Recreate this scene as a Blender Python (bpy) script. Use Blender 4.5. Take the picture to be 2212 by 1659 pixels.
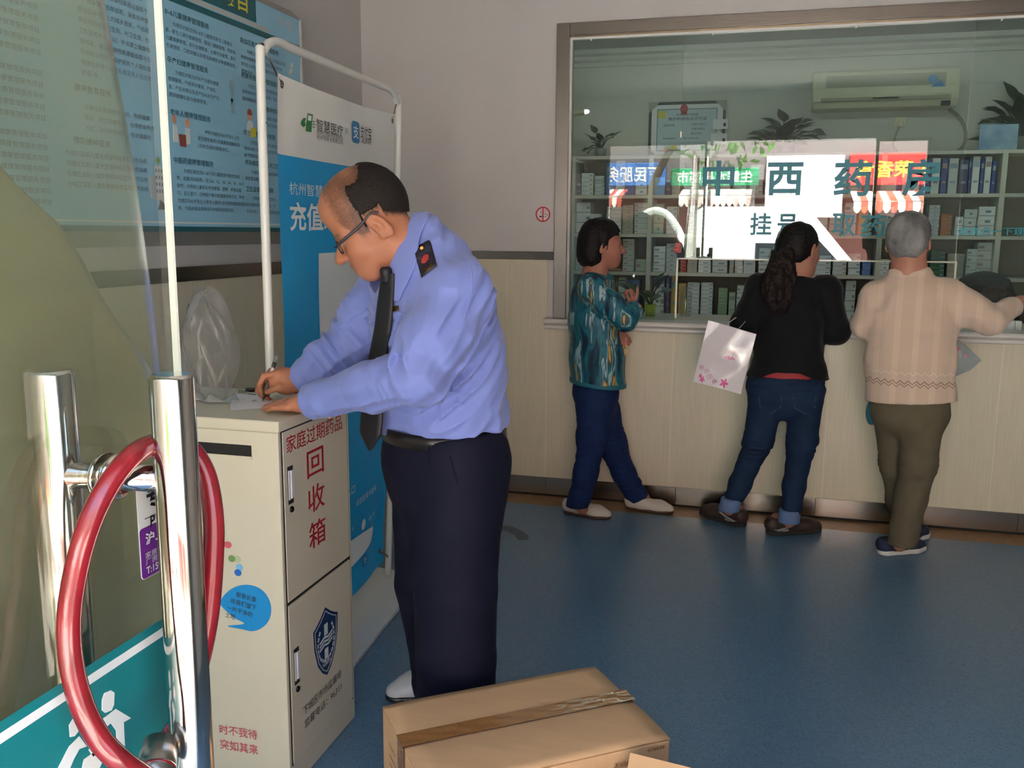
import bpy, bmesh, math, random
import numpy as np
from mathutils import Vector, Matrix, Euler

S = bpy.context.scene
COL = S.collection
for o in list(bpy.data.objects):
    bpy.data.objects.remove(o)

# ------------------------------------------------------------------ camera
F_PX, CAM_H = 1983.93, 1.5
PITCH, YAW, ROLL = math.radians(9.342), math.radians(15.257), math.radians(0.356)
_f = Vector((-math.sin(YAW) * math.cos(PITCH), math.cos(YAW) * math.cos(PITCH), -math.sin(PITCH)))
_r0 = Vector((math.cos(YAW), math.sin(YAW), 0)); _u0 = _r0.cross(_f)
_r = math.cos(ROLL) * _r0 + math.sin(ROLL) * _u0
_u = -math.sin(ROLL) * _r0 + math.cos(ROLL) * _u0
cam_d = bpy.data.cameras.new('camera'); cam = bpy.data.objects.new('camera', cam_d); COL.objects.link(cam)
cam_d.sensor_width = 36; cam_d.lens = F_PX / 2212 * 36; cam_d.clip_start = 0.02; cam_d.clip_end = 200
mw = Matrix.Identity(4)
for i in range(3):
    mw[i][0], mw[i][1], mw[i][2] = _r[i], _u[i], -_f[i]
mw[2][3] = CAM_H
cam.matrix_world = mw
S.camera = cam

# ------------------------------------------------------------------ world, sun, exposure
W = bpy.data.worlds.new('sky'); S.world = W; W.use_nodes = True
nt = W.node_tree
sky = nt.nodes.new('ShaderNodeTexSky'); sky.sky_type = 'NISHITA'; sky.sun_disc = False
sky.sun_elevation = math.radians(52); sky.sun_rotation = math.radians(10); sky.air_density = 1.5; sky.dust_density = 3.0
nt.links.new(sky.outputs[0], nt.nodes['Background'].inputs[0])
nt.nodes['Background'].inputs[1].default_value = 0.55
sun_d = bpy.data.lights.new('sun', 'SUN'); sun_d.energy = 15.0; sun_d.angle = math.radians(1.0); sun_d.color = (1.0, 0.95, 0.86)
sun = bpy.data.objects.new('sun', sun_d); COL.objects.link(sun)
sun.rotation_euler = (math.radians(-26), 0, math.radians(-12))    # stands high behind the clinic, lights the street
por_d = bpy.data.lights.new('entrance_portal', 'AREA'); por_d.shape = 'RECTANGLE'; por_d.size = 3.24; por_d.size_y = 2.46
por_d.cycles.is_portal = True
por = bpy.data.objects.new('entrance_portal', por_d); COL.objects.link(por)
por.location = (-0.09, -0.02, 1.23); por.rotation_euler = (math.radians(90), 0, 0)
S.view_settings.view_transform = 'Standard'; S.view_settings.look = 'None'
S.view_settings.exposure = 1.75; S.view_settings.gamma = 1.0; S.view_settings.use_curve_mapping = False
S.cycles.max_bounces = 10; S.cycles.diffuse_bounces = 5; S.cycles.glossy_bounces = 5
S.cycles.transmission_bounces = 8; S.cycles.transparent_max_bounces = 24
S.cycles.sample_clamp_indirect = 8.0; S.cycles.caustics_reflective = False; S.cycles.caustics_refractive = False
S.cycles.use_denoising = True
# ------------------------------------------------------------------ helpers
def lin(c):
    return tuple(((v / 255) / 12.92 if v / 255 <= 0.04045 else ((v / 255 + 0.055) / 1.055) ** 2.4) for v in c)

_mats = {}
def mat(name, rgb, rough=0.5, metal=0.0, spec=0.5, var=0.0, vscale=20.0, stretch=(1, 1, 1), bump=0.0, bscale=200.0, bstretch=None, coat=0.0,
        sheen=0.0, sss=0.0, alpha=1.0, rgb2=None, coords='Object', detail=4.0):
    if name in _mats: return _mats[name]
    m = bpy.data.materials.new(name); m.use_nodes = True; _mats[name] = m
    n = m.node_tree.nodes; L = m.node_tree.links; b = n['Principled BSDF']
    c = (*lin(rgb), 1)
    b.inputs['Base Color'].default_value = c
    b.inputs['Roughness'].default_value = rough; b.inputs['Metallic'].default_value = metal
    b.inputs['Specular IOR Level'].default_value = spec; b.inputs['Coat Weight'].default_value = coat
    b.inputs['Sheen Weight'].default_value = sheen; b.inputs['Alpha'].default_value = alpha
    if sss:
        b.inputs['Subsurface Weight'].default_value = sss; b.inputs['Subsurface Radius'].default_value = (0.012, 0.004, 0.002)
    if var or bump:
        tc = n.new('ShaderNodeTexCoord')
    if var:
        mp = n.new('ShaderNodeMapping'); mp.inputs['Scale'].default_value = stretch
        L.new(tc.outputs[coords], mp.inputs[0])
        nz = n.new('ShaderNodeTexNoise'); nz.inputs['Scale'].default_value = vscale; nz.inputs['Detail'].default_value = detail
        L.new(mp.outputs[0], nz.inputs[0])
        rp = n.new('ShaderNodeMapRange'); rp.inputs[1].default_value = 0.3; rp.inputs[2].default_value = 0.7
        L.new(nz.outputs[0], rp.inputs[0])
        mx = n.new('ShaderNodeMix'); mx.data_type = 'RGBA'
        c2 = lin(rgb2) if rgb2 else tuple(min(1, v * (1 + var)) for v in c[:3])
        c1 = c[:3] if rgb2 else tuple(v * (1 - var) for v in c[:3])
        mx.inputs[6].default_value = (*c1, 1); mx.inputs[7].default_value = (*c2, 1)
        L.new(rp.outputs[0], mx.inputs[0]); L.new(mx.outputs[2], b.inputs['Base Color'])
    if bump:
        mp2 = n.new('ShaderNodeMapping'); mp2.inputs['Scale'].default_value = bstretch or (1, 1, 1)
        L.new(tc.outputs[coords], mp2.inputs[0])
        nb = n.new('ShaderNodeTexNoise'); nb.inputs['Scale'].default_value = bscale; nb.inputs['Detail'].default_value = 3
        L.new(mp2.outputs[0], nb.inputs[0])
        bp = n.new('ShaderNodeBump'); bp.inputs['Strength'].default_value = bump; bp.inputs['Distance'].default_value = 0.01
        L.new(nb.outputs[0], bp.inputs['Height']); L.new(bp.outputs[0], b.inputs['Normal'])
    return m

def glass_mat(name, tint, ior=1.5, rough=0.0, haze=0.0, haze_rgb=(200, 205, 190), refl=(1, 1, 1)):
    # a thin pane: light goes straight through, the surface mirrors by Fresnel, dirt or film scatters a little
    m = bpy.data.materials.new(name); m.use_nodes = True
    n = m.node_tree.nodes; L = m.node_tree.links; n.clear()
    out = n.new('ShaderNodeOutputMaterial'); tr = n.new('ShaderNodeBsdfTransparent'); tr.inputs[0].default_value = (*tint, 1)
    gl = n.new('ShaderNodeBsdfGlossy'); gl.inputs['Roughness'].default_value = rough; gl.inputs[0].default_value = (*refl, 1)
    fr = n.new('ShaderNodeFresnel'); ge = n.new('ShaderNodeNewGeometry'); mr = n.new('ShaderNodeMapRange')
    mr.inputs[3].default_value = ior; mr.inputs[4].default_value = 1 / ior
    L.new(ge.outputs['Backfacing'], mr.inputs[0]); L.new(mr.outputs[0], fr.inputs[0])    # same mirror strength on both faces of the pane
    mx = n.new('ShaderNodeMixShader'); L.new(fr.outputs[0], mx.inputs[0]); L.new(gl.outputs[0], mx.inputs[2])
    if haze:
        df = n.new('ShaderNodeBsdfDiffuse'); df.inputs[0].default_value = (*lin(haze_rgb), 1)
        tl = n.new('ShaderNodeBsdfTranslucent'); tl.inputs[0].default_value = (*lin(haze_rgb), 1)
        m2 = n.new('ShaderNodeMixShader'); m2.inputs[0].default_value = 0.5; L.new(df.outputs[0], m2.inputs[1]); L.new(tl.outputs[0], m2.inputs[2])
        m3 = n.new('ShaderNodeMixShader'); m3.inputs[0].default_value = haze; L.new(tr.outputs[0], m3.inputs[1]); L.new(m2.outputs[0], m3.inputs[2])
        L.new(m3.outputs[0], mx.inputs[1])
    else:
        L.new(tr.outputs[0], mx.inputs[1])
    L.new(mx.outputs[0], out.inputs[0])
    return m

def emit_mat(name, rgb, strength):
    m = bpy.data.materials.new(name); m.use_nodes = True
    b = m.node_tree.nodes['Principled BSDF']; b.inputs['Base Color'].default_value = (*lin(rgb), 1)
    b.inputs['Emission Color'].default_value = (*lin(rgb), 1); b.inputs['Emission Strength'].default_value = strength
    return m

def tag(o, label=None, cat=None, group=None, kind=None):
    for k, v in (('label', label), ('category', cat), ('group', group), ('kind', kind)):
        if v: o[k] = v
    return o

def origin_of(o):
    v = Vector((0, 0, 0))
    while o is not None:
        v += o.location; o = o.parent
    return v

def thing(name, loc, label, cat, group=None):
    o = bpy.data.objects.new(name, None); COL.objects.link(o); o.location = loc; o.empty_display_size = 0.05
    return tag(o, label, cat, group)

def basis(zdir, hint=(0, 0, 1)):
    z = Vector(zdir).normalized(); h = Vector(hint)
    if abs(z.dot(h.normalized())) > 0.98: h = Vector((1, 0, 0))
    x = h.cross(z).normalized(); return x, z.cross(x), z

def spline(pts, n=8, closed=False):
    P = [Vector(p) for p in pts]; out = []; k = len(P)
    rng = range(k if closed else k - 1)
    for i in rng:
        g = (lambda j: P[j % k]) if closed else (lambda j: P[max(0, min(k - 1, j))])
        a, b, c, d = g(i - 1), g(i), g(i + 1), g(i + 2)
        for s in range(n):
            t = s / n
            out.append(0.5 * ((2 * b) + (c - a) * t + (2 * a - 5 * b + 4 * c - d) * t * t + (3 * b - a - 3 * c + d) * t ** 3))
    if not closed: out.append(P[-1])
    return out

class MB:
    def __init__(self):
        self.v = []; self.f = []; self.mi = []; self.sm = []
        self.cur = 0; self.smooth = False
    def add(self, vs, fs, smooth=None):
        k = len(self.v); self.v += [tuple(map(float, p)) for p in vs]
        for f in fs:
            self.f.append([i + k for i in f]); self.mi.append(self.cur); self.sm.append(self.smooth if smooth is None else smooth)
        return self
    def box(self, c, s, rot=0.0, ax=None):
        x, y, z = (Vector(a) for a in ax) if ax else (Vector((math.cos(rot), math.sin(rot), 0)), Vector((-math.sin(rot), math.cos(rot), 0)), Vector((0, 0, 1)))
        c = Vector(c); h = [k / 2 for k in s]
        vs = [c + x * (h[0] * i) + y * (h[1] * j) + z * (h[2] * k) for k in (-1, 1) for j in (-1, 1) for i in (-1, 1)]
        return self.add(vs, [(0, 2, 3, 1), (4, 5, 7, 6), (0, 1, 5, 4), (2, 6, 7, 3), (0, 4, 6, 2), (1, 3, 7, 5)], False)
    def mm(self, lo, hi):
        return self.box([(a + b) / 2 for a, b in zip(lo, hi)], [b - a for a, b in zip(lo, hi)])
    def tube(self, pts, r, n=14, closed=False, caps=True, smooth=True):
        P = [Vector(p) for p in pts]; k = len(P); R = r if hasattr(r, '__len__') else [r] * k
        T = []
        for i in range(k):
            a = P[(i - 1) % k] if closed else P[max(0, i - 1)]; b = P[(i + 1) % k] if closed else P[min(k - 1, i + 1)]
            T.append((b - a).normalized())
        x, y, _ = basis(T[0]); vs = []
        for i in range(k):
            x = (x - T[i] * x.dot(T[i])).normalized(); y = T[i].cross(x)
            for j in range(n):
                a = 2 * math.pi * j / n; vs.append(P[i] + (x * math.cos(a) + y * math.sin(a)) * R[i])
        fs = []
        for i in range(k if closed else k - 1):
            for j in range(n):
                i2 = (i + 1) % k; fs.append((i * n + j, i * n + (j + 1) % n, i2 * n + (j + 1) % n, i2 * n + j))
        self.add(vs, fs, smooth)
        if caps and not closed:
            b = len(self.v) - k * n
            self.f.append([b + j for j in reversed(range(n))]); self.f.append([b + (k - 1) * n + j for j in range(n)])
            self.mi += [self.cur] * 2; self.sm += [False] * 2
        return self
    def lathe(self, c, prof, n=28, axis=(0, 0, 1), smooth=True, caps=True):
        x, y, z = basis(axis); c = Vector(c); vs = []; k = len(prof)
        for r, h in prof:
            for j in range(n):
                a = 2 * math.pi * j / n; vs.append(c + z * h + (x * math.cos(a) + y * math.sin(a)) * r)
        fs = [(i * n + j, i * n + (j + 1) % n, (i + 1) * n + (j + 1) % n, (i + 1) * n + j) for i in range(k - 1) for j in range(n)]
        self.add(vs, fs, smooth)
        b = len(self.v) - k * n
        if caps:
            self.f.append([b + j for j in reversed(range(n))]); self.f.append([b + (k - 1) * n + j for j in range(n)])
            self.mi += [self.cur] * 2; self.sm += [False] * 2
        return self
    def prism(self, poly, o, xd, yd, depth):
        # polygon in the plane (o, xd, yd), extruded by depth along xd x yd
        o, xd, yd = Vector(o), Vector(xd), Vector(yd); nn = xd.cross(yd); k = len(poly)
        vs = [o + xd * a + yd * b for a, b in poly] + [o + xd * a + yd * b + nn * depth for a, b in poly]
        area = sum(poly[i][0] * poly[(i + 1) % k][1] - poly[(i + 1) % k][0] * poly[i][1] for i in range(k))
        fs = [list(range(k, 2 * k)), list(reversed(range(k)))] + [(i, (i + 1) % k, k + (i + 1) % k, k + i) for i in range(k)]
        if area < 0: fs = [list(reversed(f)) for f in fs]
        return self.add(vs, fs, False)
    def grid(self, fn, nu, nv, smooth=True, closed_u=False):
        vs = [fn(i / nu, j / nv) for j in range(nv + 1) for i in range(nu if closed_u else nu + 1)]
        w = nu if closed_u else nu + 1
        fs = [(j * w + i, j * w + (i + 1) % w, (j + 1) * w + (i + 1) % w, (j + 1) * w + i) for j in range(nv) for i in range(nu)]
        return self.add(vs, fs, smooth)
    def build(self, name, mats, parent=None, bevel=0.0, bseg=2, solid=0.0, base=None):
        me = bpy.data.meshes.new(name)
        V = np.array(self.v)
        if parent is not None: off = np.array(origin_of(parent))
        elif base is not None: off = np.array(base, float)
        else: off = np.array([(V[:, 0].min() + V[:, 0].max()) / 2, (V[:, 1].min() + V[:, 1].max()) / 2, V[:, 2].min()])
        me.from_pydata((V - off).tolist(), [], self.f)
        ml = mats if isinstance(mats, (list, tuple)) else [mats]
        for m in ml: me.materials.append(m)
        me.polygons.foreach_set('material_index', self.mi); me.polygons.foreach_set('use_smooth', self.sm)
        me.update()
        o = bpy.data.objects.new(name, me); COL.objects.link(o)
        if parent is not None: o.parent = parent
        else: o.location = off
        if solid:
            md = o.modifiers.new('thick', 'SOLIDIFY'); md.thickness = solid; md.offset = 0
        if bevel:
            md = o.modifiers.new('bevel', 'BEVEL'); md.width = bevel; md.segments = bseg; md.limit_method = 'ANGLE'; md.angle_limit = math.radians(40)
            md.harden_normals = False
        return o

def rrect(w, h, r, n=5, cx=0, cy=0):
    out = []
    for sx, sy, a0 in ((1, 1, 0), (-1, 1, 90), (-1, -1, 180), (1, -1, 270)):
        for k in range(n + 1):
            a = math.radians(a0 + 90 * k / n); out.append((cx + sx * (w / 2 - r) + r * math.cos(a), cy + sy * (h / 2 - r) + r * math.sin(a)))
    return out

def ellipse(rx, ry, n=28, cx=0, cy=0, rot=0):
    c, s = math.cos(rot), math.sin(rot)
    return [(cx + rx * math.cos(2 * math.pi * k / n) * c - ry * math.sin(2 * math.pi * k / n) * s,
             cy + rx * math.cos(2 * math.pi * k / n) * s + ry * math.sin(2 * math.pi * k / n) * c) for k in range(n)]

_tc = {}
def glyphs(text, bold=0.0):
    key = (text, bold)
    if key in _tc: return _tc[key]
    c = bpy.data.curves.new('t', 'FONT'); c.body = text; c.offset = bold; c.resolution_u = 3
    o = bpy.data.objects.new('t', c); COL.objects.link(o)
    dg = bpy.context.evaluated_depsgraph_get(); dg.update()
    m = bpy.data.meshes.new_from_object(o.evaluated_get(dg))
    V = np.zeros(len(m.vertices) * 3); m.vertices.foreach_get('co', V); V = V.reshape(-1, 3)
    fs = [list(p.vertices) for p in m.polygons]
    bpy.data.objects.remove(o); bpy.data.curves.remove(c); bpy.data.meshes.remove(m)
    _tc[key] = (V, fs); return _tc[key]

def write(mb, text, o, xd, yd, w=None, h=None, bold=0.0, off=0.0008, fit='wh', shear=0.0):
    # lettering laid on the plane (o = lower left corner, xd, yd), scaled to width w and/or height h
    V, fs = glyphs(text, bold)
    if len(V) == 0: return mb
    lo, hi = V.min(0), V.max(0); sx = (w / (hi[0] - lo[0])) if w else None; sy = (h / (hi[1] - lo[1])) if h else None
    if sx is None: sx = sy
    if sy is None: sy = sx
    xd, yd, o = np.array(xd, float), np.array(yd, float), np.array(o, float); nn = np.cross(xd, yd)
    a = (V[:, 0] - lo[0]) * sx; b = (V[:, 1] - lo[1]) * sy
    P = o + np.outer(a + shear * b, xd) + np.outer(b, yd) + nn * off
    return mb.add(P.tolist(), fs, False)

# points of the place, read along the photograph's sight lines at a known plane
def ray(x, y): return _f + _r * ((x - 1106) / F_PX) + _u * ((829.5 - y) / F_PX)
C0 = Vector((0, 0, CAM_H))
def onY(x, y, Y): d = ray(x, y); return C0 + d * (Y / d.y)
def onX(x, y, X): d = ray(x, y); return C0 + d * (X / d.x)
def onZ(x, y, z=0.0): d = ray(x, y); return C0 + d * ((z - CAM_H) / d.z)
def atD(x, y, z): return C0 + ray(x, y) * z      # point at distance z along the optical axis

def write_uv(mb, text, u0, v0, w, h, fn, bold=0.0, lift=.0012):
    # lettering printed on a surface fn(u, v, lift)
    V, fs = glyphs(text, bold)
    if len(V) == 0: return mb
    lo, hi = V.min(0), V.max(0)
    P = [fn(u0 + (p[0] - lo[0]) / (hi[0] - lo[0]) * w, v0 + (p[1] - lo[1]) / (hi[1] - lo[1]) * h, lift) for p in V]
    return mb.add(P, fs, False)

def poly_uv(mb, poly, fn, lift=.001, sub=6):
    # a printed shape: its outline is subdivided so that it follows the surface
    out = []
    for (a, b), (c, d) in zip(poly, poly[1:] + poly[:1]):
        for k in range(sub): out.append((a + (c - a) * k / sub, b + (d - b) * k / sub))
    cu = sum(p[0] for p in out) / len(out); cv = sum(p[1] for p in out) / len(out); rings = [1 - i / 10 for i in range(10)]; k = len(out); vs = []
    for q in rings: vs += [fn(cu + (u - cu) * q, cv + (v - cv) * q, lift) for u, v in out]
    vs.append(fn(cu, cv, lift)); fs = []
    for r_ in range(9): fs += [(r_ * k + i, r_ * k + (i + 1) % k, (r_ + 1) * k + (i + 1) % k, (r_ + 1) * k + i) for i in range(k)]
    fs += [(9 * k + i, 9 * k + (i + 1) % k, 10 * k) for i in range(k)]
    return mb.add(vs, fs, False)
# ------------------------------------------------------------------ setting
XL, YBK, XR, ZC = -2.266, 5.02, 3.0, 2.95
m_wall = mat('wall_paint', (200, 196, 194), 0.7, var=0.02, vscale=3, bump=0.03, bscale=300)
m_ceil = mat('ceiling_paint', (215, 213, 208), 0.8)
m_steel = mat('brushed_steel', (176, 166, 156), 0.24, metal=1.0, var=0.06, vscale=30, stretch=(1, 1, 60), bump=0.02, bscale=120, bstretch=(60, 60, 2))
m_skirt = mat('grained_steel', (160, 150, 141), 0.2, metal=1.0, bump=0.07, bscale=14, bstretch=(0.4, 0.4, 60))
m_rail = mat('rail_steel', (96, 94, 90), 0.22, metal=1.0, var=0.1, vscale=8, stretch=(1, 1, 20))
m_white = mat('white_paint', (232, 232, 228), 0.4)
m_stone = mat('sill_stone', (214, 209, 203), 0.35, var=0.03, vscale=12)
m_lam = mat('wainscot_laminate', (212, 202, 178), 0.42, var=0.045, vscale=9, stretch=(14, 14, 0.6), coat=0.1)
m_groove = mat('panel_joint', (226, 218, 196), 0.5)
m_dark = mat('dark_gap', (24, 23, 22), 0.8)

def struct(name, mb, m, parent=None, **k):
    o = mb.build(name, m, parent, **k)
    if parent is None: o['kind'] = 'structure'
    return o

# floor: speckled blue vinyl, with a tan strip along the counter wall
m_vinyl = mat('blue_vinyl', (82, 116, 146), 0.3, spec=0.55, var=0.16, vscale=90, rgb2=(98, 132, 160), detail=8, bump=0.012, bscale=9)
_n = m_vinyl.node_tree.nodes; _L = m_vinyl.node_tree.links; _b = _n['Principled BSDF']
_tc0 = _n.new('ShaderNodeTexCoord'); _nz = _n.new('ShaderNodeTexNoise'); _nz.inputs['Scale'].default_value = 260
_L.new(_tc0.outputs['Object'], _nz.inputs[0])
_mr = _n.new('ShaderNodeMapRange'); _mr.inputs[1].default_value = 0.60; _mr.inputs[2].default_value = 0.68; _L.new(_nz.outputs[0], _mr.inputs[0])
_mx = _n.new('ShaderNodeMix'); _mx.data_type = 'RGBA'; _src = _b.inputs['Base Color'].links[0].from_socket
_L.new(_mr.outputs[0], _mx.inputs[0]); _L.new(_src, _mx.inputs[6]); _mx.inputs[7].default_value = (*lin((38, 62, 88)), 1)
_L.new(_mx.outputs[2], _b.inputs['Base Color'])
struct('floor', MB().mm((XL, -0.12, -0.06), (XR, 4.828, 0.0)), m_vinyl)
m_tan = mat('tan_strip', (150, 116, 78), 0.45, var=0.12, vscale=14, stretch=(2, 2, 2))
struct('trim_1', MB().mm((XL, 4.828, -0.06), (XR, YBK + 0.1, -0.0005)), m_tan)
struct('ceiling', MB().mm((XL - .1, -0.12, ZC), (XR + .1, YBK + 0.1, ZC + 0.1)), m_ceil)
# left wall with laminate wainscot, steel rail and baseboard
struct('wall_left', MB().mm((XL - 0.1, -0.12, 0), (XL, YBK, ZC)), m_wall)
wl = MB()
for a, b in ((0.0, 0.9), (0.902, 1.83), (1.832, 3.178), (3.182, 4.4), (4.402, YBK)):
    wl.mm((XL, a, 0.11), (XL + 0.008, b, 1.298))
struct('wall_left_panel', wl, m_lam)
wj = MB()
for yy in (1.831, 3.18, 4.401): wj.mm((XL, yy - 0.003, 0.11), (XL + 0.009, yy + 0.003, 1.298))
struct('trim_2', wj, m_groove)
struct('trim_3', MB().mm((XL, -0.1, 1.298), (XL + 0.014, YBK - 0.014, 1.357)), m_rail, bevel=0.002)
struct('baseboard_left', MB().mm((XL, -0.1, 0), (XL + 0.014, YBK - 0.014, 0.11)), m_steel, bevel=0.002)
# back wall: paint above, laminate below, opening for the dispensary window
WX0, WZ0, WZ1, WXT = -1.054, 1.032, 2.515, 2.6
bw = MB(); bw.mm((XL - .1, YBK, 0), (-1.128, YBK + 0.1, ZC)); bw.mm((-1.128, YBK, 2.55), (XR, YBK + 0.1, ZC)); bw.mm((-1.128, YBK, 0), (XR, YBK + 0.1, 0.98))
bw.mm((2.45, YBK, .98), (XR, YBK + .1, 2.55))
struct('wall_back', bw, m_wall)
pb = MB(); xs = [XL + 0.008, -1.166, -0.46, 0.35, 1.16, 1.97, XR]
for a, b in zip(xs, xs[1:]): pb.mm((a + 0.001, YBK - 0.008, 0.11), (b - 0.001, YBK, 1.354 if b < -1.1 else 0.974))
struct('wall_back_panel', pb, m_lam)
jb = MB()
for a in xs[1:-1]: jb.mm((a - 0.002, YBK - 0.0085, 0.11), (a + 0.002, YBK - 0.001, 0.974))
struct('trim_4', jb, m_groove)
struct('trim_5', MB().mm((XL + 0.014, YBK - 0.013, 1.354), (-1.13, YBK, 1.398)), m_rail, bevel=0.002)
bb = MB(); xe = [XL + 0.014, -1.16, -0.42, 0.32, 1.3, XR]
for a, b in zip(xe, xe[1:]): bb.mm((a + .0008, YBK - 0.012, 0.012), (b - .0008, YBK, 0.112))
struct('baseboard_back', bb, m_skirt, bevel=0.0015)
struct('trim_6', MB().mm((XL, YBK - 0.006, -0.001), (XR, YBK, 0.013)), m_dark)
# right wall and the entrance wall around the doorway
struct('wall_right', MB().mm((XR, -0.12, 0), (XR + 0.1, YBK + .1, ZC)), m_wall)
fwl = MB(); fwl.mm((XL - .1, -0.24, 0), (-1.71, -0.04, ZC)); fwl.mm((1.53, -0.24, 0), (XR + .1, -0.04, ZC)); fwl.mm((-1.71, -0.24, 2.46), (1.53, -0.04, ZC + .6))
struct('wall_front', fwl, m_wall)

# dispensary window
win = bpy.data.objects.new('window_1', None); COL.objects.link(win); win['kind'] = 'structure'; win.location = (0, YBK, WZ0)
tag(win, 'wide dispensary window of clear panes in a steel surround', 'window')
wf = MB(); wf.mm((-1.128, YBK - 0.03, 1.032), (WX0 - 0.002, YBK + 0.1, 2.597)); wf.mm((WX0 - 0.002, YBK - 0.03, 2.533), (2.45, YBK + 0.1, 2.597))
wf.mm((2.38, YBK - .03, 1.032), (2.45, YBK + .1, 2.533))
wf.build('steel_frame', m_skirt, win, bevel=0.003)
ws = MB(); ws.mm((WX0 - 0.002, YBK - 0.004, 2.514), (2.38, YBK + 0.02, 2.5262)); ws.mm((WX0 - 0.002, YBK - 0.004, 1.034), (WX0 + 0.007, YBK + 0.02, 2.514))
random.seed(4)
for xx in (-0.95, -0.32, 0.37, 1.02): ws.mm((xx, YBK - 0.005, 2.506), (xx + 0.008, YBK + .012, 2.52))
ws.build('sealant', m_white, win)
wd = MB(); wd.mm((WX0 - .003, YBK - .002, 2.5262), (2.38, YBK + .03, 2.534)); wd.build('shadow_gap', mat('steel_lip', (120, 108, 92), 0.4, metal=1), win)
sl = MB()
prof = [(0.1, 0), (-0.045, 0), (-0.052, 0.006), (-0.052, 0.022), (-0.06, 0.028), (-0.075, 0.031), (-0.082, 0.037), (-0.082, 0.048), (-0.076, 0.057), (-0.06, 0.059), (0.1, 0.059)]
sl.prism([(a, b) for a, b in prof], (-1.172, YBK, 0.973), (0, 1, 0), (0, 0, 1), 3.62)
sill = sl.build('window_sill', m_stone, win, bevel=0.002)
g_clear = glass_mat('window_glass', (0.90, 0.955, 0.93), 1.52, haze=0.03)
g_film = glass_mat('window_glass_reflective', (0.86, 0.92, 0.895), 1.9, haze=0.03)
GY = YBK + 0.008
MB().mm((WX0 + .007, GY, 1.034), (-0.46, GY + 0.006, 2.514)).build('glass_pane', g_clear, win)
MB().prism([(-0.46, 1.372), (0.912, 1.372), (0.912, 2.514), (-0.46, 2.514)], (0, GY + 0.006, 0), (1, 0, 0), (0, 0, 1), 0.006).build('glass_pane', g_film, win)
MB().mm((0.918, GY, 1.11), (2.38, GY + 0.006, 2.514)).build('glass_pane', g_clear, win)
m_edge = mat('ground_glass_edge', (214, 214, 192), 0.25, spec=0.7)
MB().mm((-0.4605, GY - .002, 1.366), (0.912, GY + .008, 1.373)).build('glass_edge', m_edge, win)
MB().mm((-0.461, GY - .002, 1.05), (-0.451, GY + .008, 1.372)).build('glass_edge', m_edge, win)
MB().mm((0.91, GY - .002, 1.12), (0.92, GY + .008, 1.372)).build('glass_edge', m_edge, win)
mbk = MB(); mbk.mm((-0.463, GY - .006, 2.0), (-0.457, GY + .01, 2.03)); mbk.build('clip', m_steel, win)
m_teal = mat('teal_vinyl_lettering', (0, 126, 142), 0.45)
lt = MB()
for ch, x0, x1, y0, y1 in (('中', 1516, 1588, 346, 423), ('西', 1656, 1736, 350, 422), ('药', 1800, 1886, 344, 424), ('房', 1948, 2034, 342, 424)):
    a = onY(x0, y1, YBK); b = onY(x1, y0, YBK); write(lt, ch, (a.x, YBK + .0055, a.z), (1, 0, 0), (0, 0, 1), b.x - a.x, b.z - a.z, 0.022)
for ch, x0, x1, y0, y1 in (('挂', 1619, 1668, 460, 508), ('号', 1678, 1724, 462, 512), ('取', 1796, 1850, 461, 511), ('药', 1858, 1915, 461, 512)):
    a = onY(x0, y1, YBK); b = onY(x1, y0, YBK); write(lt, ch, (a.x, YBK + .0055, a.z), (1, 0, 0), (0, 0, 1), b.x - a.x, b.z - a.z, 0.018)
lt.build('lettering', m_teal, win)
l2 = MB(); a = onY(2068, 508, YBK); b = onY(2240, 491, YBK)
write(l2, '请清点一下现金', (a.x, YBK + .0055, a.z), (1, 0, 0), (0, 0, 1), b.x - a.x, b.z - a.z, 0.01)
l2.build('small_lettering', mat('pale_teal_vinyl', (20, 150, 168), 0.45), win)
lk = MB(); lk.mm((-0.47, GY - .02, 1.40), (-0.438, GY + .016, 1.455)); lk.mm((-0.478, GY - .03, 1.408), (-0.44, GY - .015, 1.428))
lk.build('glass_lock', mat('red_plastic', (176, 42, 34), 0.35), win, bevel=0.003)
# ------------------------------------------------------------------ the street in front of the clinic (seen mirrored in the window)
struct('ground_outside', MB().mm((-14, -16, -0.14), (14, -0.24, -0.06)), mat('street_paving', (196, 190, 180), 0.8, var=0.12, vscale=2))
m_fac = mat('shop_facade', (120, 110, 112), 0.8, var=0.08, vscale=1.5)
SY = -8.0
fa = MB(); fa.mm((-14, SY - 1, 2.5), (14, SY - .02, 7.0)); fa.mm((-14, SY - 1.2, -0.06), (14, SY - 1.0, 2.5))
for x in (-13, -9.2, -4.7, -0.6, 3.1, 7.4, 12): fa.mm((x, SY - 1, -.06), (x + .35, SY - .02, 2.5))
struct('wall_outside', fa, m_fac)
struct('wall_outside_shutter', MB().mm((-14, SY - .9, -.06), (14, SY - .85, 2.5)), mat('shopfront_red', (120, 70, 66), 0.6, var=0.25, vscale=2, stretch=(6, 1, .5)))
def sign(name, x0, x1, z0, z1, m, text, mt, label, frac=0.7, wfrac=.86, d=.12):
    t = thing(name, ((x0 + x1) / 2, SY, z0), label, 'sign')
    MB().mm((x0, SY, z0), (x1, SY + d, z1)).build('panel', m, t, bevel=.01)
    if text:
        L = MB(); h = (z1 - z0) * frac
        write(L, text, (x1 - (x1 - x0) * (1 - wfrac) / 2, SY + d, z0 + (z1 - z0 - h) / 2), (-1, 0, 0), (0, 0, 1), (x1 - x0) * wfrac, h, .02, .004)
        L.build('lettering', mt, t)
    return t
m_signw = mat('sign_white', (244, 240, 236), 0.5)
YV = 2 * YBK - SY
def mir(px, py): return onY(px, py, YV)
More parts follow.
